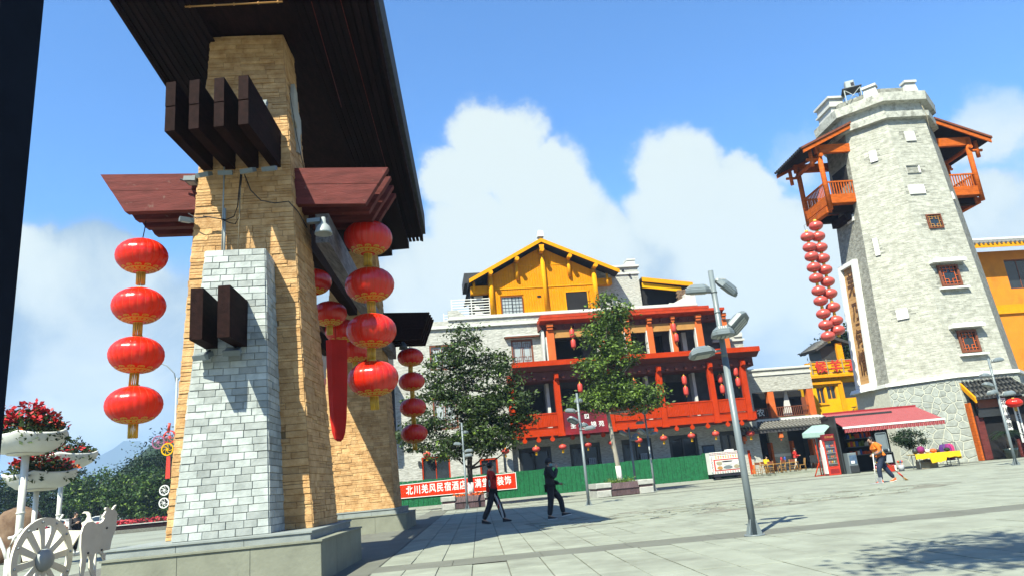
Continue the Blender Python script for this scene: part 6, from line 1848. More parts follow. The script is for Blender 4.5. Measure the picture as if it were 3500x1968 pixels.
# ------------------------------------------------------------------ plaza lamp posts, each with five hooded heads
def lamp_head(t, az, z, out, tilt, s=1.0, roll=0):
    """eight-sided flat hood with louvred top and a pale lens below"""
    mw = Matrix.Rotation(R(az), 4, 'Z') @ Matrix.Translation((out, 0, z)) @ Matrix.Rotation(R(-tilt), 4, 'Y') @ Matrix.Rotation(R(roll), 4, 'X') @ Matrix.Diagonal((s, s, s, 1))
    o8 = lambda a, c, z_: [(x * a, y * c, z_) for x, y in ((-.6, -1), (.6, -1), (1, -.55), (1, .55), (.6, 1), (-.6, 1), (-1, .55), (-1, -.55))]
    b = MB(); lv = [o8(.19, .15, -.065), o8(.215, .175, -.05), o8(.215, .175, .0), o8(.20, .16, .012), o8(.20, .16, .03), o8(.11, .085, .095)]
    vs = [p for l in lv for p in l]
    fs = [tuple(range(8))[::-1], tuple(range(40, 48))] + [(8 * i + j, 8 * i + (j + 1) % 8, 8 * (i + 1) + (j + 1) % 8, 8 * (i + 1) + j) for i in range(5) for j in range(8)]
    b.add(vs, fs); b.v = [tuple(mw @ Vector(p)) for p in b.v]
    o = b.build('lamp_head', M['metal_grey'], t)
    b = MB()
    for sgn in (-1, 1):
        for k in range(4):
            y0 = -.06 + .035 * k; f = lambda x: (x, .03 + (.20 - abs(x)) / .09 * .065 + .003)
            x0, x1 = sgn * .125, sgn * .185
            b.hexa([(x0, y0, f(x0)[1]), (x1, y0, f(x1)[1]), (x1, y0 + .018, f(x1)[1]), (x0, y0 + .018, f(x0)[1]), (x0, y0, f(x0)[1] + .008), (x1, y0, f(x1)[1] + .008), (x1, y0 + .018, f(x1)[1] + .008), (x0, y0 + .018, f(x0)[1] + .008)])
    for k in range(3):
        b.box(-.13, .13, -.085 + .065 * k, -.045 + .065 * k, -.078, -.066)
    b.v = [tuple(mw @ Vector(p)) for p in b.v]
    b.build('louvres', M['glass_lamp'], o)
    b = MB(); c = mw @ Vector((-.2, 0, -.02)); pz = Vector((0, 0, c.z + .02))
    e = Vector((math.cos(R(az)), math.sin(R(az)), 0)) * .05
    b.tube([pz + e * .8, c], .022, 6); b.tube([c + Vector((0, 0, -.05)), c + Vector((0, 0, .05))], .035, 6); b.build('hinge', M['metal_pale'], o)


def lamp_post(label, loc, heads, rz=0, h=4.52):
    t = thing('lamp_post', label, 'street lamp', loc, rz, 'grey plaza lamp posts')
    b = MB(); b.tube([(0, 0, 0), (0, 0, 1.2), (0, 0, 2.95)], [.060, .057, .055], 16); b.tube([(0, 0, 2.95), (0, 0, 3.02), (0, 0, h)], [.055, .050, .048], 16)
    p = b.build('pole', M['metal_grey'], t)
    for z in (3.0, 3.35, 3.75, 4.12): q = MB(); q.tube([(0, 0, z - .012), (0, 0, z + .012)], .056, 16); q.build('collar', M['metal_grey'], p)
    b = MB(); b.tube([(0, 0, 0), (0, 0, .02)], .17, 16)
    for k in range(4): b.v = b.v; q = MB(); q.prism([(.05, .02), (.14, .02), (.14, .05), (.06, .26), (.05, .26)], 'y', -.008, .008); q.v = [tuple(Matrix.Rotation(R(45 + 90 * k), 3, 'Z') @ Vector(v)) for v in q.v]; q.build('fin', M['metal_grey'], p)
    b.build('base_plate', M['metal_grey'], t)
    for a in heads: lamp_head(t, *a)
    return t


# heads: compass angle (0 = right, 90 = away), height, reach, tilt, size, roll
L1 = lamp_post('tall grey lamp post nearest to the camera, standing on the dark paving band', (3.58, 12.40, 0), [(170, 4.20, .27, 4, 1, -8), (20, 4.22, .29, -38, 1, 30), (-12, 3.52, .30, 42, 1.05, -25), (-100, 3.34, .24, 0, 1.06, 0), (185, 3.06, .40, -5, 1, 12)])
h2 = [(75, 4.22, .26, 0, 1, 0), (175, 3.82, .34, 8, 1, 0), (200, 3.42, .30, 30, 1.05, 20), (60, 3.2, .30, 0, 1, 0), (-5, 3.04, .40, 4, 1, 0)]
lamp_post('slim grey lamp post beside the man in black, before the second tree', (2.30, 30.15, 0), h2)
lamp_post('slim grey lamp post right of the slim tree planter', (6.70, 40.25, 0), [(-95, 4.35, .15, 62, 1, 0), (180, 3.70, .33, 0, 1, 0), (190, 3.22, .32, 40, 1.1, 20), (20, 3.25, .26, 0, .8, 0), (-5, 3.05, .36, 4, 1, 0)])
lamp_post('grey lamp post by the porch at the right edge', (20.37, 31.30, 0), [(5, 4.42, .40, 4, 1.1, 0), (185, 3.80, .34, 6, 1, 0), (180, 3.40, .30, 20, 1, 0), (-160, 3.06, .30, -10, 1, 0), (-10, 2.95, .42, 4, 1.15, 0)])
lamp_post('grey lamp post in front of the wide left tree', (-3.41, 39.45, 0), [(60, 4.0, .26, 0, 1, 0), (10, 3.0, .3, 0, 1, 0), (190, 3.4, .3, 10, 1, 0), (-20, 2.75, .3, 0, 1, 0)])
lamp_post('dark shaded lamp post just behind the slim tree planter', (5.95, 41.9, 0), [(170, 3.3, .34, 30, 1.1, 20), (10, 3.1, .3, 30, 1, 0), (-30, 2.9, .25, 0, 1, 0)], 0, 3.6)
sl2 = thing('street_lamp', 'tall pale street lamp with a curved arm behind the tan pier', 'street lamp', (-29.1, 60, 0))
b = MB(); b.tube([(0, 0, 0), (0, 0, 12.2)], [.13, .09], 8); b.build('pole', M['metal_pale'], sl2)
b = MB(); b.tube([(0, 0, 11.6), (-.25, 0, 12.6), (-.9, 0, 13.3), (-1.6, 0, 13.6)], .05, 6); b.tube([(0, 0, 11.9), (.25, 0, 12.2), (.6, 0, 12.4)], .04, 6); b.build('arm', M['metal_grey'], sl2)
b = MB(); b.cbox(-2.1, -1.4, -.12, .12, 13.55, 13.7, .03); b.build('lamp_head', M['metal_grey'], sl2)


def pinwheel(par, c, r, m, name='pinwheel'):
    b = MB(); n = 20
    for (r0, r1) in ((r * .82, r), (0.0, r * .2)):
        vs = [];
        for y in (-.04, .04):
            for rr in (max(r0, .001), r1): vs += [(c[0] + rr * math.cos(2 * math.pi * k / n), c[1] + y, c[2] + rr * math.sin(2 * math.pi * k / n)) for k in range(n)]
        fs = []
        for k in range(n):
            k2 = (k + 1) % n
            fs += [(k, k2, n + k2, n + k), (2 * n + k, 3 * n + k, 3 * n + k2, 2 * n + k2), (n + k, n + k2, 3 * n + k2, 3 * n + k), (k, 2 * n + k, 2 * n + k2, k2)]
        b.add(vs, fs)
    for k in range(7):
        a0 = 2 * math.pi * k / 7
        pts = [(c[0] + r * (.15 + .7 * t) * math.cos(a0 + t * .9), c[1], c[2] + r * (.15 + .7 * t) * math.sin(a0 + t * .9)) for t in (0, .33, .66, 1)]
        b.tube(pts, r * .055, 5)
    return b.build(name, m, par)


pinwheel(sl2, (-.35, -.2, 7.25), .55, M['red_paint']); pinwheel(sl2, (-1.25, -.25, 6.9), .55, mat('mauve_plastic', (.36, .12, .22), .5)); pinwheel(sl2, (-.45, -.3, 6.25), .52, M['yellow_paint'])
b = MB(); b.tube([(-.45, -.2, 7.8), (-.4, -.2, 8.4)], .12, 8); b.build('knot_top', M['red_paint'], sl2)
b = MB(); b.hexa([(-.55, -.3, 3.9), (-.15, -.3, 3.9), (-.15, -.24, 3.9), (-.55, -.24, 3.9), (-.5, -.3, 5.7), (-.2, -.3, 5.7), (-.2, -.24, 5.7), (-.5, -.24, 5.7)]); b.build('tassel', M['red_paint'], sl2)
pinwheel(sl2, (-.62, -.2, 3.0), .42, M['white']); pinwheel(sl2, (-.62, -.2, 2.0), .42, M['white'])
# ------------------------------------------------------------------ near left: dark post, flower bowls, cart wheel and goat cutouts
dp = thing('dark_post', 'broad dark blue post close by at the left edge', 'post', (-1.935, 2.20, 0))
b = MB(); b.cbox(-.26, .245, -.12, .12, 0, 6.5, .03); b.build('shaft', M['post_dark'], dp)
b = MB(); b.box(-.30, .28, -.16, .16, 0, .06); b.build('foot_plate', M['post_dark'], dp)


def flower_bowl(label, loc, poles, z, rx, rz=0, flowers=1.0, red=True, dep=.36, tip=0.0):
    """wide lipped bowl of petal shells on white poles, planted with red and orange flowers"""
    t = thing('flower_bowl', label, 'flower stand', loc, rz, 'white flower bowls on poles')
    for (x, y, r) in poles:
        b = MB(); b.tube([(x, y, 0), (x, y, z - dep + .04)], r, 14); b.build('pole', M['white_metal'], t)
        b = MB(); b.tube([(x, y, z * .42 - .02), (x, y, z * .42 + .02)], r * 1.25, 14); b.build('flange', M['white_metal'], t)
    b = MB(); n = 44; prof = [(.02, -dep), (.42, -dep), (.62, -dep * .93), (.86, -dep * .6), (.99, -dep * .12), (1.0, 0.0), (.95, .005), (.86, -.05), (.5, -.12)]
    vs = []
    for (pr, pz) in prof:
        for k in range(n):
            w = 2 * math.pi * k / n; ph = (w * 5 / (2 * math.pi)) % 1.0
            lip = 1 + .055 * (abs(ph - .5) * 2) ** 5 * (pr > .6)
            vs.append((pr * rx * math.cos(w) * lip, pr * rx * .8 * math.sin(w) * lip, z + pz + .09 * (abs(ph - .5) * 2) ** 3 * (pr > .8) + tip * pr * math.cos(w)))
    b.add(vs, [(i * n + k, i * n + (k + 1) % n, (i + 1) * n + (k + 1) % n, (i + 1) * n + k) for i in range(len(prof) - 1) for k in range(n)] + [tuple(range(n))[::-1], tuple(range((len(prof) - 1) * n, len(prof) * n))], 0, True)
    bw = b.build('bowl', M['white_metal'], t)
    b = MB(); b.lathe([(.30 * rx, -dep - .05), (.42 * rx, -dep - .03), (.44 * rx, -dep + .01)], (0, 0, z), 24); b.build('collar_ring', M['cream_metal'], bw)
    g = np.random.default_rng(int(abs(loc[0] * 100)))
    N_ = int(1500 * flowers)
    w = g.uniform(0, 2 * np.pi, N_); r_ = np.sqrt(g.uniform(0, 1, N_)) * rx * .98
    hh = (.62 * (1 - (r_ / rx) ** 2.2) + .12) * flowers ** .5
    p = np.stack([r_ * np.cos(w), r_ * .8 * np.sin(w), z + hh * g.uniform(-.1, 1, N_)], 1)
    edge = r_ > rx * .85; p[edge, 2] -= g.uniform(0, .25, edge.sum())
    leaf_mesh('foliage', p, .15, M['leaf'], t, .1, .5)
    def blossoms(nm, m, cnt, lo, hi, size, up):
        qs = []
        for k in range(cnt):
            a = g.uniform(0, 6.28); rr = math.sqrt(g.uniform(0, 1)) * rx * .93; h_ = (.62 * (1 - (rr / rx) ** 2.2) + .14) * flowers ** .5
            c = np.array([rr * math.cos(a), rr * .8 * math.sin(a), z + h_ * g.uniform(lo, hi)])
            qs.append(c + g.normal(size=(9, 3)) * size * .35)
        leaf_mesh(nm, np.concatenate(qs), size, m, t, up, .62)
    if red: blossoms('red_blossoms', M['petal_red'], int(34 * flowers), .75, 1.12, .16, -.2)
    blossoms('orange_blossoms', M['petal_orange'] if red else M['petal_red'], int(26 * flowers), .30, .75, .11, -.1)
    return t


flower_bowl('big white flower bowl on two poles beside the dark post, full of flowers', (-14.55, 21, 0), [(.02, 0, .085), (-.30, .4, .08)], 3.74, 1.10, 0, 1.25, True, .52)
flower_bowl('white flower bowl on a single pole further back, tipped towards the gateway', (-16.70, 26, 0), [(.05, 0, .08)], 3.50, 1.18, R(8), .8, False, .46, .0)
flower_bowl('low white flower bowl behind the two poles, cut by the left edge', (-15.05, 22.5, 0), [(-.1, 0, .075)], 2.70, 1.05, 0, .7, True, .45)


def plate(name, poly, thick, m, par, mw):
    """a shape cut from sheet: polygon in x,z, real thickness"""
    b = MB(); b.prism(poly, 'y', -thick / 2, thick / 2); b.v = [tuple(mw @ Vector(p)) for p in b.v]
    return b.build(name, m, par)


gx = [(-8.77, .94), (-8.74, 1.08), (-8.69, 1.14), (-8.60, 1.15), (-8.54, 1.11), (-8.47, 1.10), (-8.42, 1.13), (-8.385, 1.20), (-8.41, 1.235), (-8.40, 1.26), (-8.375, 1.31), (-8.35, 1.325), (-8.385, 1.36), (-8.375, 1.39), (-8.34, 1.395), (-8.30, 1.375), (-8.275, 1.345), (-8.25, 1.35), (-8.215, 1.41), (-8.185, 1.43), (-8.205, 1.37), (-8.21, 1.325), (-8.185, 1.315), (-8.165, 1.26), (-8.135, 1.235), (-8.165, 1.215), (-8.165, 1.1), (-8.17, .98), (-8.205, .88), (-8.24, .75), (-8.26, .60), (-8.32, .41), (-8.36, .40), (-8.40, .50), (-8.45, .56), (-8.52, .55), (-8.545, .42), (-8.545, .31), (-8.50, .20), (-8.44, .02), (-8.40, -.02), (-8.47, -.02), (-8.535, .12), (-8.60, .30), (-8.60, .45), (-8.625, .565), (-8.655, .50), (-8.665, .40), (-8.665, .33), (-8.69, .20), (-8.68, .05), (-8.73, -.02), (-8.76, -.02), (-8.735, .2), (-8.745, .33), (-8.735, .5), (-8.765, .70)]
gcx, gsc = -8.45, 1.0
goat = thing('goat_cutout', 'cream sheet metal goat cutout with curved horns left of the plinth', 'fence figure', (-8.45, 14.5, 0), 0)
plate('silhouette', [((x - gcx) * 1.57, z + .02) for x, z in gx], .035, M['cream_metal'], goat, Matrix.Rotation(R(82), 4, 'Z'))
b = MB()
for (x, z) in ((.10, 1.0), (.03, .60), (-.20, .58)): b.ball((.03 + x * .22, x * 1.55, z + .02), .020, 8, 5)
b.build('bolt', M['metal_dark'], goat)
b = MB(); b.box(-.09, -.05, .0, .04, 0, .9); b.build('stay', M['white_metal'], goat)
# wagon wheel
wh = thing('wagon_wheel_figure', 'cream sheet metal wagon wheel with twelve spokes and a domed hub', 'fence figure', (-8.88, 13.5, .58), R(84))
b = MB(); n = 48; RO, RI = .735, .60
for (r0, r1) in ((RI, RO),):
    vs = []
    for y in (-.022, .022):
        for rr in (r0, r1): vs += [(rr * math.cos(2 * math.pi * k / n), y, rr * math.sin(2 * math.pi * k / n)) for k in range(n)]
    fs = []
    for k in range(n):
        k2 = (k + 1) % n; fs += [(k, k2, n + k2, n + k), (2 * n + k, 3 * n + k, 3 * n + k2, 2 * n + k2), (n + k, n + k2, 3 * n + k2, 3 * n + k), (k, 2 * n + k, 2 * n + k2, k2)]
    b.add(vs, fs)
rim = b.build('rim', M['cream_metal'], wh)
for k in range(12):
    a = 2 * math.pi * k / 12 + .13; q = MB(); q.hexa([(.12, -.018, -.045), (.61, -.018, -.06), (.61, .018, -.06), (.12, .018, -.045), (.12, -.018, .045), (.61, -.018, .06), (.61, .018, .06), (.12, .018, .045)])
    q.v = [tuple(Matrix.Rotation(-a, 3, 'Y') @ Vector(p)) for p in q.v]; q.build('spoke', M['cream_metal'], wh)
    q = MB(); q.ball((.665 * math.cos(a), -.03, .665 * math.sin(a)), .024, 8, 5); q.build('bolt', M['metal_pale'], rim)
b = MB(); b.lathe([(.20, 0), (.19, .05), (.15, .10), (.08, .135), (.01, .145)], (0, 0, 0), 20); b.v = [(x, -z - .02, y) for x, y, z in b.v]; b.build('hub', M['metal_pale'], wh)
# cart body and rails of the ornamental fence
cart = thing('cart_fence', 'cream ornamental cart body and white rails behind the wagon wheel', 'fence', (-9.0, 14.0, 0), 0)
b = MB(); b.prism([(-.75, .55), (.1, .62), (.35, 1.02), (-.55, 1.10), (-.85, .85)], 'y', .25, .29); b.build('cart_board', M['cream_metal'], cart)
for (p0, p1, r) in (((-2.6, -1.2, .50), (-.55, -.75, .58), .04), ((.12, .4, .58), (.40, .55, .60), .03), ((-1.1, .3, 1.0), (-.1, .4, 1.12), .03), ((-.35, .3, .9), (-.1, .35, 1.35), .02)):
    b = MB(); b.tube([p0, p1], r, 8); b.build('rail', M['white_metal'], cart)
b = MB(); b.tube([(-1.35, .2, 1.1), (-1.22, .2, 1.02), (-1.10, .2, .80), (-1.0, .2, .55)], .035, 8); b.tube([(-.78, .2, 1.15), (-.92, .2, 1.02), (-1.0, .2, .80), (-1.0, .2, .4)], .03, 8); b.build('bent_pipe', M['white_metal'], cart)
b = MB(); b.tube([(-1.0, .2, 0), (-1.0, .2, .62)], .06, 10); b.tube([(-.5, .3, 0), (-.5, .3, .55)], .05, 8); b.build('stake', M['white_metal'], cart)
hp = plate('horned_head', [(-.28, 1.16), (-.20, 1.20), (-.17, 1.28), (-.20, 1.335), (-.28, 1.34), (-.24, 1.375), (-.16, 1.365), (-.11, 1.31), (-.09, 1.22), (-.02, 1.14), (.05, .95), (-.2, .95)], .03, M['cream_metal'], cart, Matrix.Translation((.28, .8, 0)))
# carved stone behind the poles at the far left
sb = thing('carved_stone', 'weathered brown carved stone block behind the white poles', 'stone', (-18.4, 26.5, 0), R(10))
b = MB(); b.lathe([(.75, 0), (.8, .5), (.7, 1.1), (.72, 1.5), (.55, 1.75), (.2, 1.85)], (0, 0, 0), 14, sy=.7)
b.v = [(x + random.uniform(-.05, .05), y + random.uniform(-.05, .05), z + random.uniform(-.04, .04)) for x, y, z in b.v]; b.build('block', M['rust'], sb)
# long bed of crimson flowers with its dark wall, steps to the left
fb = thing('flower_bed', 'long raised bed of crimson flowers along the car park', 'flower bed', (-37.5, 70, 0), R(4))
b = MB(); b.box(-22, 14, 0, 3.0, -.3, .42); b.build('wall', M['wood_dark'], fb)
b = MB(); b.box(-22, 14, -.1, .15, .42, .5); b.build('coping', M['concrete'], fb)
gq = np.random.default_rng(5); q = np.stack([gq.uniform(-21.8, 13.8, 9000), gq.uniform(.1, 2.9, 9000), gq.uniform(.42, .80, 9000)], 1)
o = leaf_mesh('crimson_flowers', q[:6500], .24, M['flower_pink'], fb, -.4, .8); o['kind'] = 'stuff'
o = leaf_mesh('bed_leaves', q[6500:], .24, M['leaf_mid'], fb, -.2, .6); o['kind'] = 'stuff'
for k, (y, z) in enumerate(((66, .0), (62, 0), (57, 0))):
    b = MB(); b.box(-50, -20, y, y + .45, -.02, .09); structure('step', b, M['joint'])


# ------------------------------------------------------------------ parked cars
def car(label, loc, rz, paint):
    t = thing('parked_car', label, 'car', loc, rz, 'cars parked beyond the flower bed')
    L_, H_, W_ = 4.5, 1.62, .88
    side = [(-2.2, .32), (-2.25, .72), (-2.15, .98), (-1.9, 1.06), (-1.55, 1.50), (-1.0, 1.62), (.1, 1.62), (.55, 1.50), (1.15, 1.07), (1.95, .93), (2.22, .72), (2.25, .34)]
    b = MB(); n = len(side)
    def ring_(y, sc): return [(x, y, .32 + (z - .32) * sc if z < 1.04 else z) for x, z in side]
    vs = []
    for y, ins in ((-W_, 0), (W_, 0)):
        for x, z in side:
            tuck = .17 * max(0, (z - 1.0) / .6); vs.append((x, y * (1 - tuck), z))
    b.add(vs, [tuple(range(n))[::-1], tuple(range(n, 2 * n))] + [(i, (i + 1) % n, n + (i + 1) % n, n + i) for i in range(n)])
    bd = b.build('body', paint, t)
    for sgn in (-1, 1):
        b = MB()
        for poly in ([(-1.75, 1.10), (-1.40, 1.45), (-.95, 1.54), (-.55, 1.54), (-.55, 1.10)], [(-.48, 1.10), (-.48, 1.54), (.08, 1.54), (.45, 1.44), (1.0, 1.10)]):
            b.add([(x, sgn * (W_ * (1 - .17 * max(0, (z - 1.0) / .6)) + .008), z) for x, z in poly], [tuple(range(len(poly)))])
        b.build('side_window', M['glass'], bd)
    b = MB(); b.add([(.60, -.68, 1.47), (.60, .68, 1.47), (1.12, .78, 1.10), (1.12, -.78, 1.10)], [(0, 1, 2, 3)]); b.v = [(x + .02, y, z + .02) for x, y, z in b.v]; b.build('windscreen', M['glass'], bd)
    for x in (-1.38, 1.40):
        for sgn in (-1, 1):
            q = MB(); q.tube([(x, sgn * (W_ - .2), .33), (x, sgn * (W_ + .015), .33)], .33, 16); w_ = q.build('wheel', M['tyre'], t)
            q = MB(); q.tube([(x, sgn * (W_ + .0), .33), (x, sgn * (W_ + .025), .33)], .19, 12); q.build('rim', M['metal_pale'], w_)
    for sgn in (-1, 1):
        q = MB(); q.cbox(2.02, 2.2, sgn * .55 - .15, sgn * .55 + .15, .70, .86, .02); q.build('headlight', M['glass_pale'], bd)
        q = MB(); q.cbox(-2.26, -2.1, sgn * .6 - .12, sgn * .6 + .12, .8, .98, .02); q.build('tail_light', M['red_paint'], bd)
    b = MB(); b.box(.65, .80, -1.02, -.86, 1.02, 1.16); b.box(.65, .80, .86, 1.02, 1.02, 1.16); b.build('mirror', paint, bd)
    return t


c0 = car('white parked car in the middle, seen whole between goat and pier', (-42.6, 83, -.05), R(186), M['car_white'])
for (x, y, rz, lb_) in ((-48.9, 84, 170, 'white parked car just right of the goat head'), (-37.6, 84, 184, 'white parked car half hidden by the tan pier'), (-54.5, 85, 175, 'white parked car left of the goat horns')):
    dup(c0, (x, y, -.05), R(rz), lb_)
car('blue parked car behind the people on the left', (-57.5, 79, -.05), R(184), M['car_blue'])
# ------------------------------------------------------------------ people
def skin_mesh(name, verts, edges, radii, m, parent, sub=1, extra=None):
    me = bpy.data.meshes.new(name + '_skeleton'); me.from_pydata([tuple(v) for v in verts], edges, []); me.update()
    o = bpy.data.objects.new(name + '_skeleton', me); COL.objects.link(o)
    o.modifiers.new('skin', 'SKIN').use_smooth_shade = True
    if not me.skin_vertices: me.skin_vertices.new()
    for i, r in enumerate(radii):
        me.skin_vertices[0].data[i].radius = r if isinstance(r, (tuple, list)) else (r, r)
        me.skin_vertices[0].data[i].use_root = (i == 0)
    s = o.modifiers.new('sub', 'SUBSURF'); s.levels = sub; s.render_levels = sub
    dg = bpy.context.evaluated_depsgraph_get(); dg.update()
    out = bpy.data.meshes.new_from_object(o.evaluated_get(dg)); out.name = name
    bpy.data.objects.remove(o); bpy.data.meshes.remove(me)
    if extra:
        bm = bmesh.new(); bm.from_mesh(out)
        t = bpy.data.meshes.new('t'); t.from_pydata(extra.v, [], extra.f); bm.from_mesh(t); bpy.data.meshes.remove(t)
        for f in bm.faces: f.smooth = True
        bm.to_mesh(out); bm.free()
    out.materials.clear(); out.materials.append(m)
    return link(name, out, parent)


def V(*a): return Vector(a)


def person(label, loc, rz, J, tops, legs, shoe, H=1.72, hairm=None, cap=False, mask=False, long_hair=False, sleeve=None, coat=0.0, group=None, sole=None):
    """J: joint name -> point for a 1.72 m figure facing +x; L = its left (+y), R = its right (-y)"""
    t = thing('person', label, 'person', loc, rz, group)
    t.scale = (H / 1.72,) * 3
    ROOTS[t.name] = ROOTS[t.name] @ Matrix.Scale(H / 1.72, 4)
    D = {'pelvis': V(0, 0, .95), 'waist': V(.005, 0, 1.10), 'chest': V(.01, 0, 1.30), 'neckb': V(0, 0, 1.455), 'neck': V(.02, 0, 1.51), 'jaw': V(.035, 0, 1.56), 'head': V(.03, 0, 1.625), 'crown': V(.02, 0, 1.685)}
    for s, y in (('L', 1), ('R', -1)):
        D.update({'sh' + s: V(0, y * .185, 1.415), 'el' + s: V(-.02, y * .235, 1.14), 'wr' + s: V(.04, y * .235, .90), 'hip' + s: V(0, y * .095, .90), 'kn' + s: V(.02, y * .10, .50), 'an' + s: V(-.02, y * .10, .09), 'toe' + s: V(.14, y * .11, .035)})
    D.update(J)
    D['shL2'] = lerp(D['neckb'], D['shL'], .55); D['shR2'] = lerp(D['neckb'], D['shR'], .55)
    names = ['pelvis', 'waist', 'chest', 'neckb', 'neck', 'jaw', 'head', 'crown', 'shL2', 'shL', 'elL', 'wrL', 'shR2', 'shR', 'elR', 'wrR', 'hipL', 'knL', 'anL', 'toeL', 'hipR', 'knR', 'anR', 'toeR']
    rad = [(.13, .10), (.125, .09), (.15, .105), (.075, .07), (.05, .052), (.066, .075), (.078, .096), (.062, .078), .06, .06, .043, .030, .06, .06, .043, .030, .088, .058, .038, .035, .088, .058, .038, .035]
    E = [(0, 1), (1, 2), (2, 3), (3, 4), (4, 5), (5, 6), (6, 7), (3, 8), (8, 9), (9, 10), (10, 11), (3, 12), (12, 13), (13, 14), (14, 15), (0, 16), (16, 17), (17, 18), (18, 19), (0, 20), (20, 21), (21, 22), (22, 23)]
    ex = MB()
    f = (D['head'] - D['neck']); f = V(1, 0, 0) if 'face' not in D else D['face'].normalized()
    sd_ = V(-f.y, f.x, 0)
    hd = D['head']
    ex.ball(hd + f * .098 + V(0, 0, -.012), .017, 8, 5, 0, 1.5)                          # nose
    for s in (-1, 1): ex.ball(hd + sd_ * s * .080 + V(0, 0, -.005), .024, 8, 5, 0, 1.3, .6, .4)
    for s in ('L', 'R'):                                                               # palm, four fingers and a thumb
        w = D['wr' + s]; d = D.get('hand' + s, (w - D['el' + s]).normalized()); side = D.get('palm' + s, V(0, 1 if s == 'R' else -1, 0)); side = (side - d * side.dot(d)).normalized(); ac = d.cross(side)
        ex.tube([w - d * .02, w + d * .045, w + d * .085], [.026, .036, .030], 8)
        curl = D.get('curl' + s, .35)
        for k, (off, ln) in enumerate(((-.028, .062), (-.009, .072), (.010, .068), (.027, .052))):
            p0 = w + d * .080 + ac * off; p1 = p0 + (d * (1 - curl * .4) + side * curl).normalized() * ln * .5; p2 = p1 + (d * (1 - curl) + side * curl * 1.4).normalized() * ln * .5
            ex.tube([p0, p1, p2], [.0095, .0088, .007], 6)
        p0 = w + d * .035 - ac * .030; p1 = p0 + (d * .6 - ac * .8 + side * .3).normalized() * .035; p2 = p1 + (d + side * .5).normalized() * .028
        ex.tube([p0, p1, p2], [.011, .010, .008], 6)
    b_ = skin_mesh('body', [D[n] for n in names], E, rad, M['skin'], t, 1, ex)
    for s in (-1, 1):
        e = MB(); e.ball(hd + f * .088 + sd_ * s * .033 + V(0, 0, .012), .010, 8, 5); e.build('eye', M['ink'], b_)
    e = MB(); e.box(-.004, .004, -.022, .022, -.004, .004); e.v = [tuple(hd + f * (.094 + p[0]) + sd_ * p[1] + V(0, 0, -.052 + p[2])) for p in e.v]; e.build('mouth', M['brown_frame'], b_)
    g = lambda ns: [D[n] for n in ns]
    # upper garment
    tn = ['pelvis', 'waist', 'chest', 'neckb', 'shL2', 'shL', 'elL', 'wrL', 'shR2', 'shR', 'elR', 'wrR']
    low = D['pelvis'] + V(0, 0, -.06 - coat * .5)
    tv = [lerp(D['waist'], D['chest'], .2)] + g(tn[2:])
    hem = [low, lerp(low, D['waist'], .5)]
    tv = [tv[0]] + tv[1:] + hem
    k = {n: i for i, n in enumerate(['waist'] + tn[2:] + ['hem', 'mid'])}
    te = [(k['waist'], k['chest']), (k['chest'], k['neckb']), (k['neckb'], k['shL2']), (k['shL2'], k['shL']), (k['shL'], k['elL']), (k['elL'], k['wrL']), (k['neckb'], k['shR2']), (k['shR2'], k['shR']), (k['shR'], k['elR']), (k['elR'], k['wrR']), (k['waist'], k['mid']), (k['mid'], k['hem'])]
    tr = [(.19, .15), (.205, .16), (.09, .085), .10, .10, .082, .060, .10, .10, .082, .060, (.20 + coat * .2, .165 + coat * .15), (.19, .155)]
    skin_mesh('jacket', tv, te, tr, tops, t)
    if sleeve:
        for s in ('L', 'R'): q = MB(); q.tube([lerp(D['el' + s], D['wr' + s], -.1), lerp(D['el' + s], D['wr' + s], .97)], [.076, .056], 10); q.build('sleeve', sleeve, t)
    # trousers
    lv = g(['pelvis', 'hipL', 'knL', 'anL', 'hipR', 'knR', 'anR'])
    skin_mesh('trousers', lv, [(0, 1), (1, 2), (2, 3), (0, 4), (4, 5), (5, 6)], [(.16, .13), .128, .098, .078, .128, .098, .078], legs, t)
    for s in ('L', 'R'):
        a, c = D['an' + s], D['toe' + s]; d = (c - a); d.z = 0; d.normalize(); q = MB()
        heel = a - d * .055; sd2 = V(-d.y, d.x, 0)
        zf = c.z - .035; za = a.z - .09
        n = 8; top = []
        q.add([heel + sd2 * .035 + V(0, 0, -.085), heel - sd2 * .035 + V(0, 0, -.085), c - sd2 * .048 + d * .0 + V(0, 0, -.03), c + d * .075 - sd2 * .02 + V(0, 0, -.028), c + d * .075 + sd2 * .02 + V(0, 0, -.028), c + sd2 * .048 + V(0, 0, -.03),
               heel + sd2 * .030 + V(0, 0, .01), heel - sd2 * .030 + V(0, 0, .01), c - sd2 * .038 + V(0, 0, .022), c + d * .06 - sd2 * .015 + V(0, 0, .008), c + d * .06 + sd2 * .015 + V(0, 0, .008), c + sd2 * .038 + V(0, 0, .022)],
              [(5, 4, 3, 2, 1, 0), (6, 7, 8, 9, 10, 11)] + [(i, (i + 1) % 6, 6 + (i + 1) % 6, 6 + i) for i in range(6)])
        sh = q.build('shoe', shoe, t)
        if sole:
            q = MB(); lv_ = [heel + sd2 * .04, heel - sd2 * .04, c - sd2 * .052, c + d * .08 - sd2 * .02, c + d * .08 + sd2 * .02, c + sd2 * .052]; zz = [-.098, -.098, -.038, -.036, -.036, -.038]
            q.add([p + V(0, 0, z_ + .0) for p, z_ in zip(lv_, zz)] + [p + V(0, 0, z_ + .024) for p, z_ in zip(lv_, zz)], [(5, 4, 3, 2, 1, 0), (6, 7, 8, 9, 10, 11)] + [(i, (i + 1) % 6, 6 + (i + 1) % 6, 6 + i) for i in range(6)]); q.build('sole', sole, sh)
    hm = hairm or M['hair']
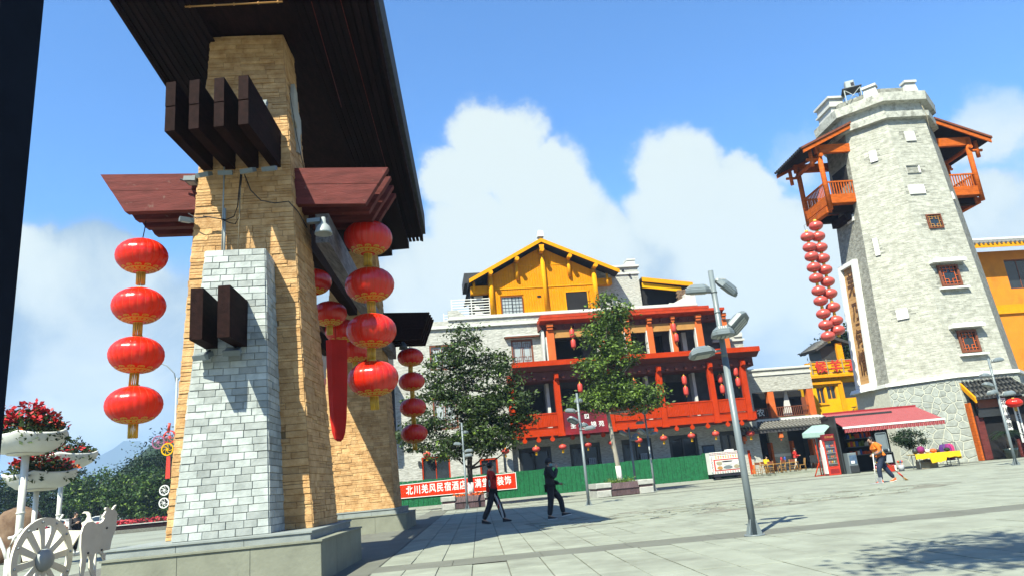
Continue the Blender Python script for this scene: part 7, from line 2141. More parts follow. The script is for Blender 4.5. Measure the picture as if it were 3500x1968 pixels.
    q = MB(); q.ball(hd - f * .016 + V(0, 0, .034), .104, 14, 8, 0, .92, 1.0, .90); q.v = [p if (Vector(p) - hd).dot(f) < .055 or p[2] > hd.z + .055 else tuple(Vector(p) - f * .035 + V(0, 0, .03)) for p in q.v]
    q.build('hair', hm, t)
    if long_hair: q = MB(); q.tube([hd - f * .08 + V(0, 0, .03), hd - f * .14 + V(0, 0, -.06), hd - f * .12 + V(0, 0, -.22)], [.05, .055, .02], 8); q.build('ponytail', hm, t)
    if cap:
        q = MB(); q.lathe([(.108, .02), (.112, .05), (.10, .10), (.06, .135), (.01, .145)], hd - f * .01, 16); cp = q.build('cap', M['cloth_black'], t)
        q = MB(); pts = [hd + f * .07 + sd_ * .085 + V(0, 0, .045), hd + f * .15 + sd_ * .06 + V(0, 0, .015), hd + f * .185 + V(0, 0, .0), hd + f * .15 - sd_ * .06 + V(0, 0, .015), hd + f * .07 - sd_ * .085 + V(0, 0, .045)]
        q.add(pts + [p + V(0, 0, .012) for p in pts], [(4, 3, 2, 1, 0), (5, 6, 7, 8, 9)] + [(i, (i + 1) % 5, 5 + (i + 1) % 5, 5 + i) for i in range(5)]); q.build('brim', M['cloth_black'], cp)
    if mask:
        q = MB(); q.ball(hd + f * .040 + V(0, 0, -.045), .074, 12, 8, 0, .80, 1.0, .92); q.v = [p for p in q.v]; q.build('face_mask', M['mask_blue'], t)
    return t, D


# man in red jersey walking to the right
t, D = person('person in a red jersey and black track trousers with a white side panel, walking', (-1.20, 23.25, 0), R(2),
              {'head': V(.0, -.01, 1.625), 'crown': V(-.01, 0, 1.69), 'jaw': V(.02, 0, 1.565), 'face': V(.75, .6, 0), 'elL': V(-.06, .22, 1.15), 'wrL': V(.06, .22, .93), 'elR': V(-.09, -.24, 1.14), 'wrR': V(-.13, -.22, .88),
               'knR': V(-.10, -.10, .52), 'anR': V(-.31, -.10, .12), 'toeR': V(-.17, -.11, .035), 'knL': V(.17, .09, .53), 'anL': V(.30, .09, .10), 'toeL': V(.44, .10, .045)}, M['cloth_red'], M['cloth_black'], M['cloth_black'], 1.82)
b = MB(); pz = [(0, 1.36, .012), (0, 1.27, .045), (0, 1.16, .055), (0, 1.05, .042), (0, .92, .01)]
def ell(cx_, cz_, rx, rz_, y, n=16): return [(cx_ + rx * math.cos(2 * math.pi * k / n), y, cz_ + rz_ * math.sin(2 * math.pi * k / n)) for k in range(n)]
def patch3(nm, m, p3, par):
    b = MB(); n = len(p3); b.add(p3 + [(x, y - .006, z) for x, y, z in p3], [tuple(range(n)), tuple(range(n, 2 * n))] + [(i, (i + 1) % n, n + (i + 1) % n, n + i) for i in range(n)]); return b.build(nm, m, par)
q1 = patch3('black_panel', M['cloth_black'], [(-.06 + x * .5, -.345 + abs(z) * .0, 1.16 + z) for x, z in ((0, .26), (.045, .14), (.06, 0), (.045, -.13), (.01, -.27), (-.045, -.13), (-.055, 0), (-.04, .14))], t)
patch3('white_patch', M['cloth_white'], ell(-.055, 1.14, .024, .10, -.353), t)
patch3('emblem', M['ink'], ell(-.055, 1.14, .009, .060, -.360), t)
patch3('white_panel', M['cloth_white'], [(.02, -.18, .86), (.06, -.185, .87), (.13, -.03, .70), (.205, .0, .56), (.22, .0, .48), (.27, .01, .28), (.29, .015, .13), (.245, .005, .13), (.20, .0, .30), (.12, -.02, .48), (.11, -.05, .60), (.06, -.14, .76)], t)
patch3('red_patch', M['cloth_red'], [(x, y - .055, z) for x, y, z in ell(.165, .53, .03, .12, -.005)], t)

# man in black with cap and mask, hand at his face, phone in the other
t, D = person('person in black with cap and mask, raising one hand, phone in the other', (.60, 22.55, 0), R(3),
              {'head': V(.035, 0, 1.60), 'crown': V(.03, 0, 1.665), 'jaw': V(.05, 0, 1.535), 'neck': V(.01, 0, 1.49), 'neckb': V(-.03, 0, 1.435), 'face': V(1, -.25, -.1), 'elR': V(.14, -.25, 1.16), 'wrR': V(.24, -.12, 1.44), 'handR': V(-.1, .35, 1), 'elL': V(-.02, .23, 1.12), 'wrL': V(.30, .16, .985), 'handL': V(1, -.1, -.22), 'palmL': V(0, 0, 1), 'curlL': .2,
               'knR': V(-.02, -.10, .52), 'anR': V(-.10, -.10, .10), 'toeR': V(.04, -.11, .035), 'knL': V(.29, .09, .56), 'anL': V(.33, .09, .14), 'toeL': V(.48, .09, .11)}, M['cloth_black'], M['cloth_black'], M['cloth_black'], 1.76, cap=True, mask=True, coat=.16, sole=M['rubber_white'])
b = MB(); b.box(-.075, .075, -.038, .038, -.005, .005); o = b.build('phone', M['metal_dark'], None)
o.location = Vector((.60, 22.55, 0)) + Vector((.42, .13, .99)); o.rotation_euler = (0, R(14), R(-4)); tag(o, 'dark phone held in front by the person in black', 'phone'); ROOTS[o.name] = Matrix.Identity(4)

# street cleaner in orange, walking to the left
t, D = person('person in an orange work jacket sweeping the plaza, walking left', (12.49, 26.43, 0), R(180),
              {'pelvis': V(-.03, 0, .93), 'waist': V(0, 0, 1.08), 'chest': V(.06, 0, 1.27), 'neckb': V(.12, 0, 1.41), 'neck': V(.16, 0, 1.455), 'jaw': V(.21, 0, 1.49), 'head': V(.21, 0, 1.555), 'crown': V(.20, 0, 1.62), 'shL': V(.10, .18, 1.375), 'shR': V(.09, -.18, 1.375), 'face': V(1, .1, -.15),
               'elL': V(.04, .25, 1.12), 'wrL': V(.28, .20, 1.02), 'elR': V(.0, -.24, 1.10), 'wrR': V(-.12, -.28, .86), 'hipL': V(-.03, .095, .88), 'hipR': V(-.03, -.095, .88),
               'knL': V(.16, .10, .50), 'anL': V(.16, .10, .10), 'toeL': V(.30, .10, .04), 'knR': V(-.18, -.10, .50), 'anR': V(-.42, -.10, .14), 'toeR': V(-.31, -.10, .035)}, M['cloth_orange'], M['cloth_navy'], M['petal_orange'], 1.66, long_hair=True, sleeve=M['cloth_grey'], coat=.05, sole=M['rubber_white'])
b = MB(); b.lathe([(.198, 0), (.20, .03)], (.0, 0, 1.06), 18, sy=.86); b.build('reflective_band', M['lime'], t)
b = MB(); b.lathe([(.165, 0), (.163, .025)], (-.03, 0, .86), 16, sy=.82); b.build('shirt_tail', M['cloth_grey'], t)
wp = Vector((12.49, 26.43, 0))
dpn = thing('dustpan', 'long-handled white dustpan in the street cleaner\'s front hand', 'dustpan', tuple(wp + Vector((-.42, -.25, 0))), R(180))
b = MB(); b.tube([(0, 0, .06), (-.10, 0, 1.02)], .016, 8); b.build('handle', M['white_metal'], dpn)
b = MB(); b.hexa([(-.15, -.14, .01), (.16, -.16, .01), (.16, .16, .01), (-.15, .14, .01), (-.15, -.14, .03), (.16, -.16, .02), (.16, .16, .02), (-.15, .14, .03)]); b.box(-.16, -.13, -.14, .14, .01, .2); b.build('pan', M['bucket'], dpn)
brm = thing('broom', 'broom with red binding trailing behind the street cleaner', 'broom', tuple(wp + Vector((.55, .20, 0))), 0)
b = MB(); b.tube([(-.50, 0, .95), (.10, 0, .28)], .012, 8); b.build('handle', M['bamboo'], brm)
b = MB(); b.tube([(.08, 0, .30), (.22, 0, .14)], .03, 8); b.build('binding', M['red_paint'], brm)
b = MB()
for k in range(26): b.tube([(.20, random.uniform(-.02, .02), .16), (.30 + random.uniform(-.03, .08), random.uniform(-.10, .10), .01)], .006, 4)
b.build('bristles', M['bamboo'], brm)

# woman in red by the tables, diner, and people by the car park
t, D = person('person in a red top and white-striped trousers looking at a phone by the tables', (20.05, 55.6, .13), R(-10), {'wrL': V(.30, .14, 1.12), 'elL': V(.02, .22, 1.10), 'wrR': V(.30, -.12, 1.12), 'elR': V(.02, -.22, 1.10), 'head': V(.06, 0, 1.615), 'knR': V(-.10, -.1, .5), 'anR': V(-.28, -.1, .14), 'toeR': V(-.16, -.1, .035), 'knL': V(.12, .1, .52), 'anL': V(.16, .1, .09), 'toeL': V(.30, .1, .035)}, M['cloth_red'], M['cloth_black'], M['cloth_black'], 1.62)
patch3('white_side_stripe', M['cloth_white'], [(-.06, -.20, .9), (.04, -.20, .9), (-.02, -.19, .5), (-.20, -.18, .16), (-.29, -.18, .16), (-.14, -.19, .5)], t)
SIT = {'hipL': V(.02, .1, .50), 'hipR': V(.02, -.1, .50), 'pelvis': V(0, 0, .52), 'waist': V(.01, 0, .68), 'chest': V(.06, 0, .88), 'neckb': V(.08, 0, 1.02), 'neck': V(.10, 0, 1.07), 'jaw': V(.12, 0, 1.11), 'head': V(.12, 0, 1.175), 'crown': V(.11, 0, 1.24), 'shL': V(.06, .18, .98), 'shR': V(.06, -.18, .98), 'elL': V(.12, .24, .74), 'elR': V(.12, -.24, .74), 'wrL': V(.36, .14, .76), 'wrR': V(.36, -.14, .76), 'knL': V(.45, .11, .5), 'knR': V(.45, -.11, .5), 'anL': V(.42, .11, .09), 'anR': V(.42, -.11, .09), 'toeL': V(.56, .11, .035), 'toeR': V(.56, -.11, .035)}
person('person with yellow scarf seated behind the bamboo table', (17.15, 53.6, .13), R(-60), SIT, M['yellow_cloth'], M['cloth_black'], M['cloth_black'], 1.62)
person('person in dark spotted clothes and hood standing left of the goat cutout', (-18.45, 29.9, 0), R(-20), {'wrR': V(.25, -.15, 1.25), 'elR': V(.08, -.25, 1.12)}, M['cloth_black'], M['cloth_black'], M['rubber_white'], 1.55)
person('person in a pale top bending beside the dark-clothed one, left of the goat', (-19.2, 30.3, 0), R(30), {'waist': V(.03, 0, 1.06), 'chest': V(.14, 0, 1.2), 'neckb': V(.24, 0, 1.32), 'neck': V(.29, 0, 1.35), 'jaw': V(.34, 0, 1.37), 'head': V(.35, 0, 1.43), 'crown': V(.35, 0, 1.49), 'shL': V(.21, .18, 1.29), 'shR': V(.21, -.18, 1.29), 'elL': V(.25, .24, 1.02), 'elR': V(.25, -.24, 1.02), 'wrL': V(.36, .2, .82), 'wrR': V(.36, -.2, .82)}, M['cloth_white'], M['cloth_black'], M['rubber_white'], 1.5)
b = MB(); b.cbox(-.12, .12, -.06, .06, 0, .3, .03); b.tube([(-.08, 0, .3), (0, 0, .5), (.08, 0, .3)], .008, 5); o = b.build('shoulder_bag', M['column'], None); o.location = (-18.95, 30.0, .72); tag(o, 'small pink-brown bag held by the bending person', 'bag'); ROOTS[o.name] = Matrix.Identity(4)
person('person in white with a blue face mask behind the goat cutout', (-17.9, 31.2, 0), R(-100), {}, M['cloth_white'], M['cloth_navy'], M['rubber_white'], 1.62, mask=True)
# ------------------------------------------------------------------ kiosk with striped awning and everything round it
kk = thing('kiosk', 'dark snack kiosk under a red and white striped awning', 'kiosk', (19.0, 41.2, 0), 0)
def kb(name, m, x0, x1, y0, y1, z0, z1, par=None):
    b = MB(); b.box(x0, x1, y0, y1, z0, z1); return b.build(name, m, par or kk, world=True)
kb('back_wall', M['room_dark'], 16.9, 20.4, 41.6, 41.7, 0.02, 3.15); kb('side_wall', M['metal_dark'], 16.85, 16.92, 39.9, 41.7, .02, 3.1); kb('roof', M['metal_dark'], 16.8, 20.4, 40.6, 41.75, 3.02, 3.12)
kb('post', M['metal_dark'], 19.35, 19.43, 39.9, 40.0, .02, 2.7); kb('beam', M['metal_dark'], 16.9, 22.2, 41.25, 41.4, 3.05, 3.2)
aw = MB(); n = 104; X0b, X1b, X0f, X1f = 16.87, 22.1, 16.95, 22.32
for k in range(n):
    t0, t1 = k / n, (k + 1) / n
    A_ = [(X0b + (X1b - X0b) * t0, 41.25, 3.26), (X0b + (X1b - X0b) * t1, 41.25, 3.26), (X0f + (X1f - X0f) * t1, 39.15, 2.40), (X0f + (X1f - X0f) * t0, 39.15, 2.40)]
    aw.add(A_ + [(x, y, z + .012) for x, y, z in A_], [(0, 1, 2, 3), (7, 6, 5, 4), (0, 4, 5, 1), (2, 6, 7, 3)], k % 2)
a_ = aw.build('awning', [M['awning_red'], M['awning_pink']], kk, world=True)
kb('front_bar', M['white'], 16.9, 22.36, 39.08, 39.16, 2.34, 2.44, a_); kb('roller', M['awning_red'], 16.85, 22.1, 41.2, 41.3, 3.24, 3.36, a_)
vl = MB(); m_ = 208
for k in range(m_):
    t0, t1 = k / m_, (k + 1) / m_
    dz = lambda t: .25 - .035 * abs(math.sin(t * math.pi * 26)); yy = lambda t: 39.10 + .012 * math.sin(t * 2 * math.pi * 26)
    x0, x1 = X0f + (X1f - X0f) * t0, X0f + (X1f - X0f) * t1
    vl.add([(x0, yy(t0), 2.35), (x1, yy(t1), 2.35), (x1, yy(t1), 2.35 - dz(t1)), (x0, yy(t0), 2.35 - dz(t0))], [(0, 1, 2, 3)], (k // 2) % 2)
    vl.add([(x0, yy(t0) + .01, 2.35), (x1, yy(t1) + .01, 2.35), (x1, yy(t1) + .01, 2.35 - dz(t1)), (x0, yy(t0) + .01, 2.35 - dz(t0))], [(3, 2, 1, 0)], (k // 2) % 2)
vl.build('valance', [M['awning_red'], M['awning_pink']], a_, world=True, recalc=False)
for x in (17.2, 21.9):
    b = MB(); b.tube([(x, 41.3, 2.5), (x, 40.2, 2.55), (x, 39.2, 2.38)], .03, 6); b.build('awning_arm', M['metal_grey'], a_, world=True)
# shelves with goods inside
for z in (.9, 1.35, 1.8): kb('shelf', M['metal_grey'], 17.9, 19.3, 41.2, 41.55, z, z + .03)
gc = [M['red_paint'], M['yellow_paint'], M['white'], M['blue'], M['leaf_bright'], M['petal_orange']]
rg = random.Random(6)
for z in (.94, 1.39, 1.84):
    x = 17.95
    while x < 19.2:
        w = rg.uniform(.07, .14); kb('goods_packet', rg.choice(gc), x, x + w, 41.25, 41.4, z, z + rg.uniform(.12, .3)); x += w + .03
# red drinks fridge
fr = thing('drinks_fridge', 'red glass-fronted drinks fridge beside the kiosk', 'fridge', (16.34, 39.85, 0), R(4))
b = MB(); b.cbox(-.33, .33, 0, .62, .0, .42, .02); b.build('base', M['red_paint'], fr)
b = MB(); b.box(-.33, -.27, .02, .62, .42, 1.80); b.box(.27, .33, .02, .62, .42, 1.80); b.box(-.27, .27, .58, .62, .42, 1.80); b.box(-.27, .27, .0, .04, .42, .47); b.build('case', M['red_paint'], fr)
b = MB(); b.cbox(-.33, .33, -.02, .62, 1.80, 2.16, .03); hdr = b.build('header', M['maroon'], fr)
for i, ch in enumerate('农夫山泉'): text_mesh(ch, 'character', .13, M['ochre'], hdr, Matrix.Translation((-.18 + .125 * i, -.026, 2.0)) @ Matrix.Rotation(R(90), 4, 'X'), .002, .003)
b = MB(); b.box(-.27, .27, .55, .575, .45, 1.8); b.build('back_panel', M['glass_pale'], fr)
b = MB(); b.box(-.265, .265, .012, .018, .47, 1.79)
gm = bpy.data.materials.new('clear_fridge_glass'); gm.use_nodes = True
nt = gm.node_tree; N_, L_ = nt.nodes, nt.links
gl = N_.new('ShaderNodeBsdfGlossy'); gl.inputs['Roughness'].default_value = .05; tr_ = N_.new('ShaderNodeBsdfTransparent'); mx_ = N_.new('ShaderNodeMixShader'); mx_.inputs[0].default_value = .10
L_.new(tr_.outputs[0], mx_.inputs[1]); L_.new(gl.outputs[0], mx_.inputs[2]); L_.new(mx_.outputs[0], N_['Material Output'].inputs[0])
b.build('glass_door', gm, fr)
for z in (.62, .90, 1.18, 1.46):
    sh = MB(); sh.box(-.27, .27, .05, .55, z - .02, z); s_ = sh.build('shelf', M['metal_pale'], fr)
    for k in range(6):
        q = MB(); h = rg.uniform(.15, .21); x = -.225 + .09 * k; q.lathe([(.034, 0), (.034, h * .65), (.014, h * .85), (.014, h)], (x, .16, z), 8); q.build('bottle', rg.choice([M['white'], M['leaf_bright'], M['yellow_paint'], M['glass_pale'], M['petal_orange'], M['blue']]), s_)
b = MB(); b.hexa([(-.40, .06, .1), (-.335, .06, .1), (-.335, .40, .1), (-.40, .40, .1), (-.40, .06, 1.5), (-.335, .06, 1.5), (-.335, .40, 1.5), (-.40, .40, 1.5)]); b.hexa([(-.40, .14, 1.5), (-.335, .14, 1.5), (-.335, .32, 1.5), (-.40, .32, 1.5), (-.40, .20, 1.88), (-.335, .20, 1.88), (-.335, .26, 1.88), (-.40, .26, 1.88)])
b.build('bottle_shaped_panel', M['white'], fr)
b = MB()
for k in range(8): b.box(-.24, .24, -.004, .004, .10 + .03 * k, .115 + .03 * k)
b.build('grille', M['maroon'], fr)
ef = thing('folding_stand', 'red folding steel frame leaning beside the drinks fridge', 'frame', (15.72, 40.45, 0), 0)
b = MB(); b.tube([(.10, 0, .02), (.08, 0, 2.0)], .035, 8); b.tube([(-.30, -.1, .02), (.08, 0, .70)], .03, 8); b.tube([(-.30, -.1, .02), (.3, 0, .03)], .025, 8); b.build('tube', M['vermilion'], ef)
# green umbrella-awning
gu = thing('green_awning', 'faded green canvas awning with scalloped valance left of the kiosk', 'awning', (15.9, 40.6, 0), 0)
b = MB(); c4 = [(15.10, 40.2, 2.31), (16.25, 40.05, 2.27), (17.15, 41.0, 2.72), (16.35, 41.8, 2.74)]
b.hexa(c4 + [(x, y, z + .015) for x, y, z in c4]); cv = b.build('canvas', M['umbrella_green'], gu, world=True)
b = MB(); n = 22
for k in range(n):
    a, c = k / n, (k + 1) / n; p = lerp(c4[0], c4[1], a); q = lerp(c4[0], c4[1], c); m_ = lerp(p, q, .5)
    b.add([p, q, q + Vector((0, 0, -.19)), m_ + Vector((0, 0, -.26)), p + Vector((0, 0, -.19)), p + Vector((0, .008, 0)), q + Vector((0, .008, 0)), q + Vector((0, .008, -.19)), m_ + Vector((0, .008, -.26)), p + Vector((0, .008, -.19))], [(4, 3, 2, 1, 0), (5, 6, 7, 8, 9), (3, 4, 9, 8), (2, 3, 8, 7)])
b.build('valance', M['umbrella_green'], cv, world=True)
b = MB(); b.tube([(16.1, 40.9, 0), (16.1, 40.9, 2.6)], .03, 8); b.tube([(15.2, 40.3, 2.28), (16.9, 41.1, 2.66)], .018, 6); b.build('pole', M['metal_grey'], gu, world=True)
# ice-cream / gift machine, toys, cabinet, bucket
mc = thing('vending_box', 'grey upright machine with a blue front under the striped awning', 'machine', (17.28, 39.55, 0), R(3))
b = MB(); b.cbox(-.24, .24, 0, .5, .02, 1.08, .04); b.build('body', M['metal_grey'], mc)
b = MB(); b.box(-.19, .19, -.012, 0, .5, .95); p_ = b.build('front_panel', M['blue_board'], mc)
b = MB(); b.box(-.14, .06, -.02, -.012, .52, .66); b.build('label', M['white'], p_)
b = MB(); b.box(-.24, .24, -.02, .0, .05, .42); b.build('flap', M['metal_dark'], mc)
ty = thing('toy_basket', 'basket heaped with bright balls and toys beside the street cleaner', 'basket', (17.95, 38.3, 0), 0)
b = MB(); b.lathe([(.22, 0), (.28, .18), (.25, .18)], (0, 0, 0), 14); b.build('basket', M['box_beige'], ty)
for k in range(26):
    q = MB(); a = rg.uniform(0, 6.28); r_ = rg.uniform(0, .22); z = .2 + (.25 - r_) * rg.uniform(0, 2.2)
    q.ball((r_ * math.cos(a), r_ * math.sin(a), z), rg.uniform(.05, .09), 8, 6); q.build('toy', rg.choice(gc + [M['magenta'], M['cloth_white']]), ty)
b_ = thing('gift_box', 'red and white gift box on the ground behind the street cleaner', 'box', (18.15, 37.4, 0), R(10))
b = MB(); b.box(-.18, .1, -.12, .12, .01, .3); b.build('red_half', M['red_paint'], b_); b = MB(); b.box(.102, .2, -.12, .12, .01, .3); b.build('white_half', M['white'], b_)
cb = thing('glass_cabinet', 'glass snack cabinet on a dark counter at the kiosk', 'cabinet', (18.72, 38.75, 0), 0)
b = MB(); b.box(-.36, .36, 0, .5, .02, .16); b.box(-.36, -.33, 0, .5, .16, .9); b.box(.33, .36, 0, .5, .16, .9); b.box(-.36, .36, 0, .5, .9, .95); b.box(-.33, .33, .42, .5, .16, .9); b.build('counter', M['metal_dark'], cb)
b = MB(); b.box(-.22, .24, -.01, .005, .42, .82); b.build('panel', M['bucket'], cb)
b = MB(); b.box(-.33, .33, .01, .4, .17, .34); b.build('snack_tray', M['maroon'], cb)
b = MB(); b.box(-.3, -.26, .2, .24, .95, 1.98); b.box(.26, .3, .2, .24, .95, 1.98); b.box(-.3, .3, .2, .24, 1.94, 1.98); b.box(-.3, .3, .2, .24, 1.1, 1.13); b.box(-.26, .26, .25, .27, 1.1, 1.94); b.build('sign_frame', M['metal_grey'], cb)
for k in range(8): q = MB(); q.lathe([(.03, 0), (.03, .12), (.012, .16), (.012, .19)], (-.28 + .08 * k, .1, .95), 8); q.build('bottle', rg.choice([M['glass_pale'], M['white'], M['glass']]), cb)
bk = thing('bucket', 'pale grey bucket holding toy windmills beside the yellow table', 'bucket', (18.42, 36.95, 0), 0)
b = MB(); b.lathe([(.12, .0), (.15, .30), (.14, .30), (.12, .03)], (0, 0, 0), 16); b.build('pail', M['bucket'], bk)
for k, m_ in enumerate((M['red_paint'], M['leaf_bright'], M['blue'], M['petal_orange'])): q = MB(); q.tube([(.03 * k - .05, 0, .1), (.06 * k - .09, .02, .42)], .01, 5); q.ball((.06 * k - .09, .02, .45), .06, 8, 5); q.build('toy', m_, bk)
# yellow table with goods
yt = thing('goods_table', 'folding table under a bright yellow cloth with goods on it', 'table', (20.25, 37.2, 0), R(2))
for x in (-.95, 1.0):
    for y in (-.32, .32): q = MB(); q.tube([(x, y, 0), (x * .96, y, .70)], .018, 6); q.build('leg', M['metal_pale'], yt)
b = MB(); b.box(-1.12, 1.12, -.4, .4, .69, .715); b.build('tabletop', M['box_beige'], yt)
b = MB(); b.box(-1.14, 1.14, -.42, .42, .716, .724)
n = 40
for k in range(n):
    x0, x1 = -1.14 + 2.28 * k / n, -1.14 + 2.28 * (k + 1) / n
    dz = lambda x: (.24 if x < -.42 else (.46 if -.30 < x else .46)) + .015 * math.sin(x * 14) - (.16 if x > .35 else 0) - (.04 if x > .1 else 0)
    b.hexa([(x0, -.45 - .01 * math.sin(x0 * 11), .72 - dz(x0)), (x1, -.45 - .01 * math.sin(x1 * 11), .72 - dz(x1)), (x1, -.425, .72 - dz(x1)), (x0, -.425, .72 - dz(x0)), (x0, -.428, .724), (x1, -.428, .724), (x1, -.42, .724), (x0, -.42, .724)])
b.hexa([(1.14, -.45, .34), (1.2, -.1, .40), (1.2, .3, .42), (1.14, .42, .4), (1.13, -.43, .724), (1.15, -.1, .724), (1.15, .3, .724), (1.13, .42, .724)]); b.build('cloth', M['yellow_cloth'], yt)
for i, (x, w, h, m_, lb_) in enumerate(((-.55, .2, .38, M['magenta'], 'pink wrapped bag of sweets on the yellow table'), (.05, .17, .2, M['petal_orange'], 'heap of orange fruit on the yellow table'), (.28, .11, .16, M['cloth_black'], 'small dark bag on the yellow table'), (-.25, .13, .22, M['cloth_white'], 'white wrapped bag on the yellow table'), (.75, .14, .2, M['leaf_dark'], 'dark green pot on the yellow table'), (-.85, .14, .3, M['metal_dark'], 'dark basket on the shaded end of the yellow table'))):
    q = MB(); q.ball((0, 0, h * .5), w, 10, 7, 0, h * .5 / w); q.v = [(x_ + random.uniform(-.015, .015), y_ + random.uniform(-.015, .015), z_) for x_, y_, z_ in q.v]
    o = q.build('goods_bag', m_, None); o.location = (20.25 + x, 37.2, .725); tag(o, lb_, 'goods', 'goods on the yellow table'); ROOTS[o.name] = Matrix.Identity(4)
for (x, y, w, d_, h, lb_) in ((19.65, 37.25, .22, .2, .38, 'beige cardboard box under the yellow table, with a slanting lid'), (20.05, 37.35, .3, .22, .42, 'wide cardboard box under the yellow table')):
    bxn = thing('cardboard_box', lb_, 'box', (x, y, 0), R(8)); b = MB(); b.box(-w, w, -d_, d_, 0.005, h); b.build('carton', M['box_beige'], bxn)
    b = MB(); b.hexa([(-w, -d_, h), (w, -d_, h), (w, -d_ - .14, h - .08), (-w, -d_ - .14, h - .08), (-w, -d_, h + .006), (w, -d_, h + .006), (w, -d_ - .14, h - .074), (-w, -d_ - .14, h - .074)]); b.build('lid_flap', M['box_beige'], bxn)
# clothes rail
cr_ = thing('clothes_rail', 'black wheeled clothes rail standing before the tower wall', 'clothes rack', (21.55, 37.9, 0), R(5))
for x in (-.32, .32):
    b = MB(); b.tube([(x, 0, .06), (x, 0, 1.16)], .017, 8); b.tube([(x, -.22, .06), (x, .22, .06)], .017, 8); b.build('upright', M['metal_dark'], cr_)
b = MB(); b.tube([(-.32, 0, 1.15), (.32, 0, 1.15)], .015, 8); b.tube([(-.32, 0, .18), (.32, 0, .18)], .012, 8); b.build('bar', M['metal_dark'], cr_)
for i, (x, m_, s, lb_) in enumerate(((-.12, M['magenta'], 1.0, 'magenta patterned coat hanging on the clothes rail'), (.0, mat('pink_cloth', (.70, .03, .16), .8, .2, 5), .85, 'bright pink coat hanging on the clothes rail'), (-.22, mat('purple_cloth', (.10, .03, .22), .8, .3, 5), .9, 'purple coat hanging on the clothes rail'))):
    q = MB(); n = 14
    for k, (z, rx, ry) in enumerate(((1.10, .04, .05), (1.04, .14, .20), (.9, .15, .27), (.6, .17, .28), (.28, .21, .32))):
        q.v += [(rx * math.cos(2 * math.pi * j / n) * (1 + .15 * math.sin(5 * j)), ry * math.sin(2 * math.pi * j / n), z * s + (1 - s) * 1.1) for j in range(n)]
    for k in range(4):
        for j in range(n): q.f.append((k * n + j, k * n + (j + 1) % n, (k + 1) * n + (j + 1) % n, (k + 1) * n + j)); q.m.append(0); q.sm.append(True)
    o = q.build('hanging_coat', m_, None); o.location = (21.55 + x, 37.9 + .05 * i, 0); o.rotation_euler = (0, 0, R(20 * i)); tag(o, lb_, 'coat'); ROOTS[o.name] = Matrix.Identity(4)
# shrub by the wall, behind the table
tree('wall_shrub', 'round dark shrub behind the goods table under the awning', 'shrub', (20.3, 39.0, 0), [(0, 0, 1.50, .72, .5, .46, 44), (-.55, 0, 1.55, .5, .4, .4, 18)], ([(0, 0, 0), (.02, 0, .6), (0, 0, 1.3)], [.05, .04, .03]), .10, M['leaf_dark'], M['bark_dark'], .14, 60, 77, limbs=5)
# potted palm by the porch
pp = thing('potted_palm', 'sago palm in a dark glazed tub by the porch', 'potted plant', (26.3, 40.6, 0), 0)
b = MB(); b.lathe([(.24, .02), (.34, .40), (.40, .55), (.36, .55), (.32, .42)], (0, 0, 0), 18); b.build('tub', M['pot'], pp)
b = MB(); b.tube([(0, 0, .45), (0, 0, 1.35)], [.11, .08], 8); b.build('stem', M['bark_dark'], pp)
for k in range(26):
    a = 2 * math.pi * k / 26 + random.uniform(-.1, .1); L_ = random.uniform(.75, 1.1); up = random.uniform(.2, .9)
    rib = [Vector((L_ * t * math.cos(a), L_ * t * math.sin(a), 1.35 + up * t * 1.0 - (.35 + up * .7) * t * t)) for t in (0, .2, .4, .6, .8, 1.0)]
    q = MB(); q.tube(rib, [.012, .01, .009, .007, .005, .003], 4)
    for i in range(1, 6):
        for j in range(3):
            p = lerp(rib[i - 1], rib[i], j / 3 + .2); d = (rib[i] - rib[i - 1]).normalized(); s_ = d.cross(Vector((0, 0, 1))).normalized()
            for sg_ in (-1, 1): e = p + (d * .6 + s_ * sg_).normalized() * .17 + Vector((0, 0, -.02)); q.add([p, p + d * .022, e], [(0, 1, 2)])
    q.build('frond', M['leaf_dark'], pp, recalc=False)
# ------------------------------------------------------------------ bamboo tables and chairs before the annex, black chairs
def bamboo_chair(label, loc, rz, group='bamboo chairs at the low tables'):
    t = thing('bamboo_chair', label, 'chair', loc, rz, group)
    for s in (-1, 1):
        q = MB(); q.tube([(-.20, s * .19, 0), (-.17, s * .19, .42), (-.24, s * .19, .86)], .021, 7); q.build('leg', M['bamboo'], t)
        q = MB(); q.tube([(.2, s * .19, 0), (.17, s * .19, .42)], .021, 7); q.build('leg', M['bamboo'], t)
        q = MB(); q.tube([(-.19, s * .19, .12), (.19, s * .19, .12)], .014, 6); q.build('rung', M['bamboo'], t)
    for z in (.14, .28): q = MB(); q.tube([(-.195, -.19, z), (-.195, .19, z)], .014, 6); q.build('rung', M['bamboo'], t)
    q = MB(); q.box(-.2, .2, -.21, .21, .40, .43); q.build('seat', M['bamboo'], t)
    q = MB(); q.hexa([(-.235, -.18, .68), (-.215, -.18, .68), (-.215, .18, .68), (-.235, .18, .68), (-.25, -.18, .84), (-.23, -.18, .84), (-.23, .18, .84), (-.25, .18, .84)]); q.build('back_slat', M['brown_frame'], t)
    return t


def low_table(label, loc, rz, w=1.2, d=.7, h=.66):
    t = thing('bamboo_table', label, 'table', loc, rz, 'low bamboo tables')
    q = MB(); q.box(-w / 2, w / 2, -d / 2, d / 2, h - .05, h); q.build('tabletop', M['bamboo'], t)
    for x in (-1, 1):
        for y in (-1, 1): q = MB(); q.tube([(x * (w / 2 - .06), y * (d / 2 - .05), 0), (x * (w / 2 - .1), y * (d / 2 - .08), h - .05)], .022, 7); q.build('leg', M['bamboo'], t)
    return t


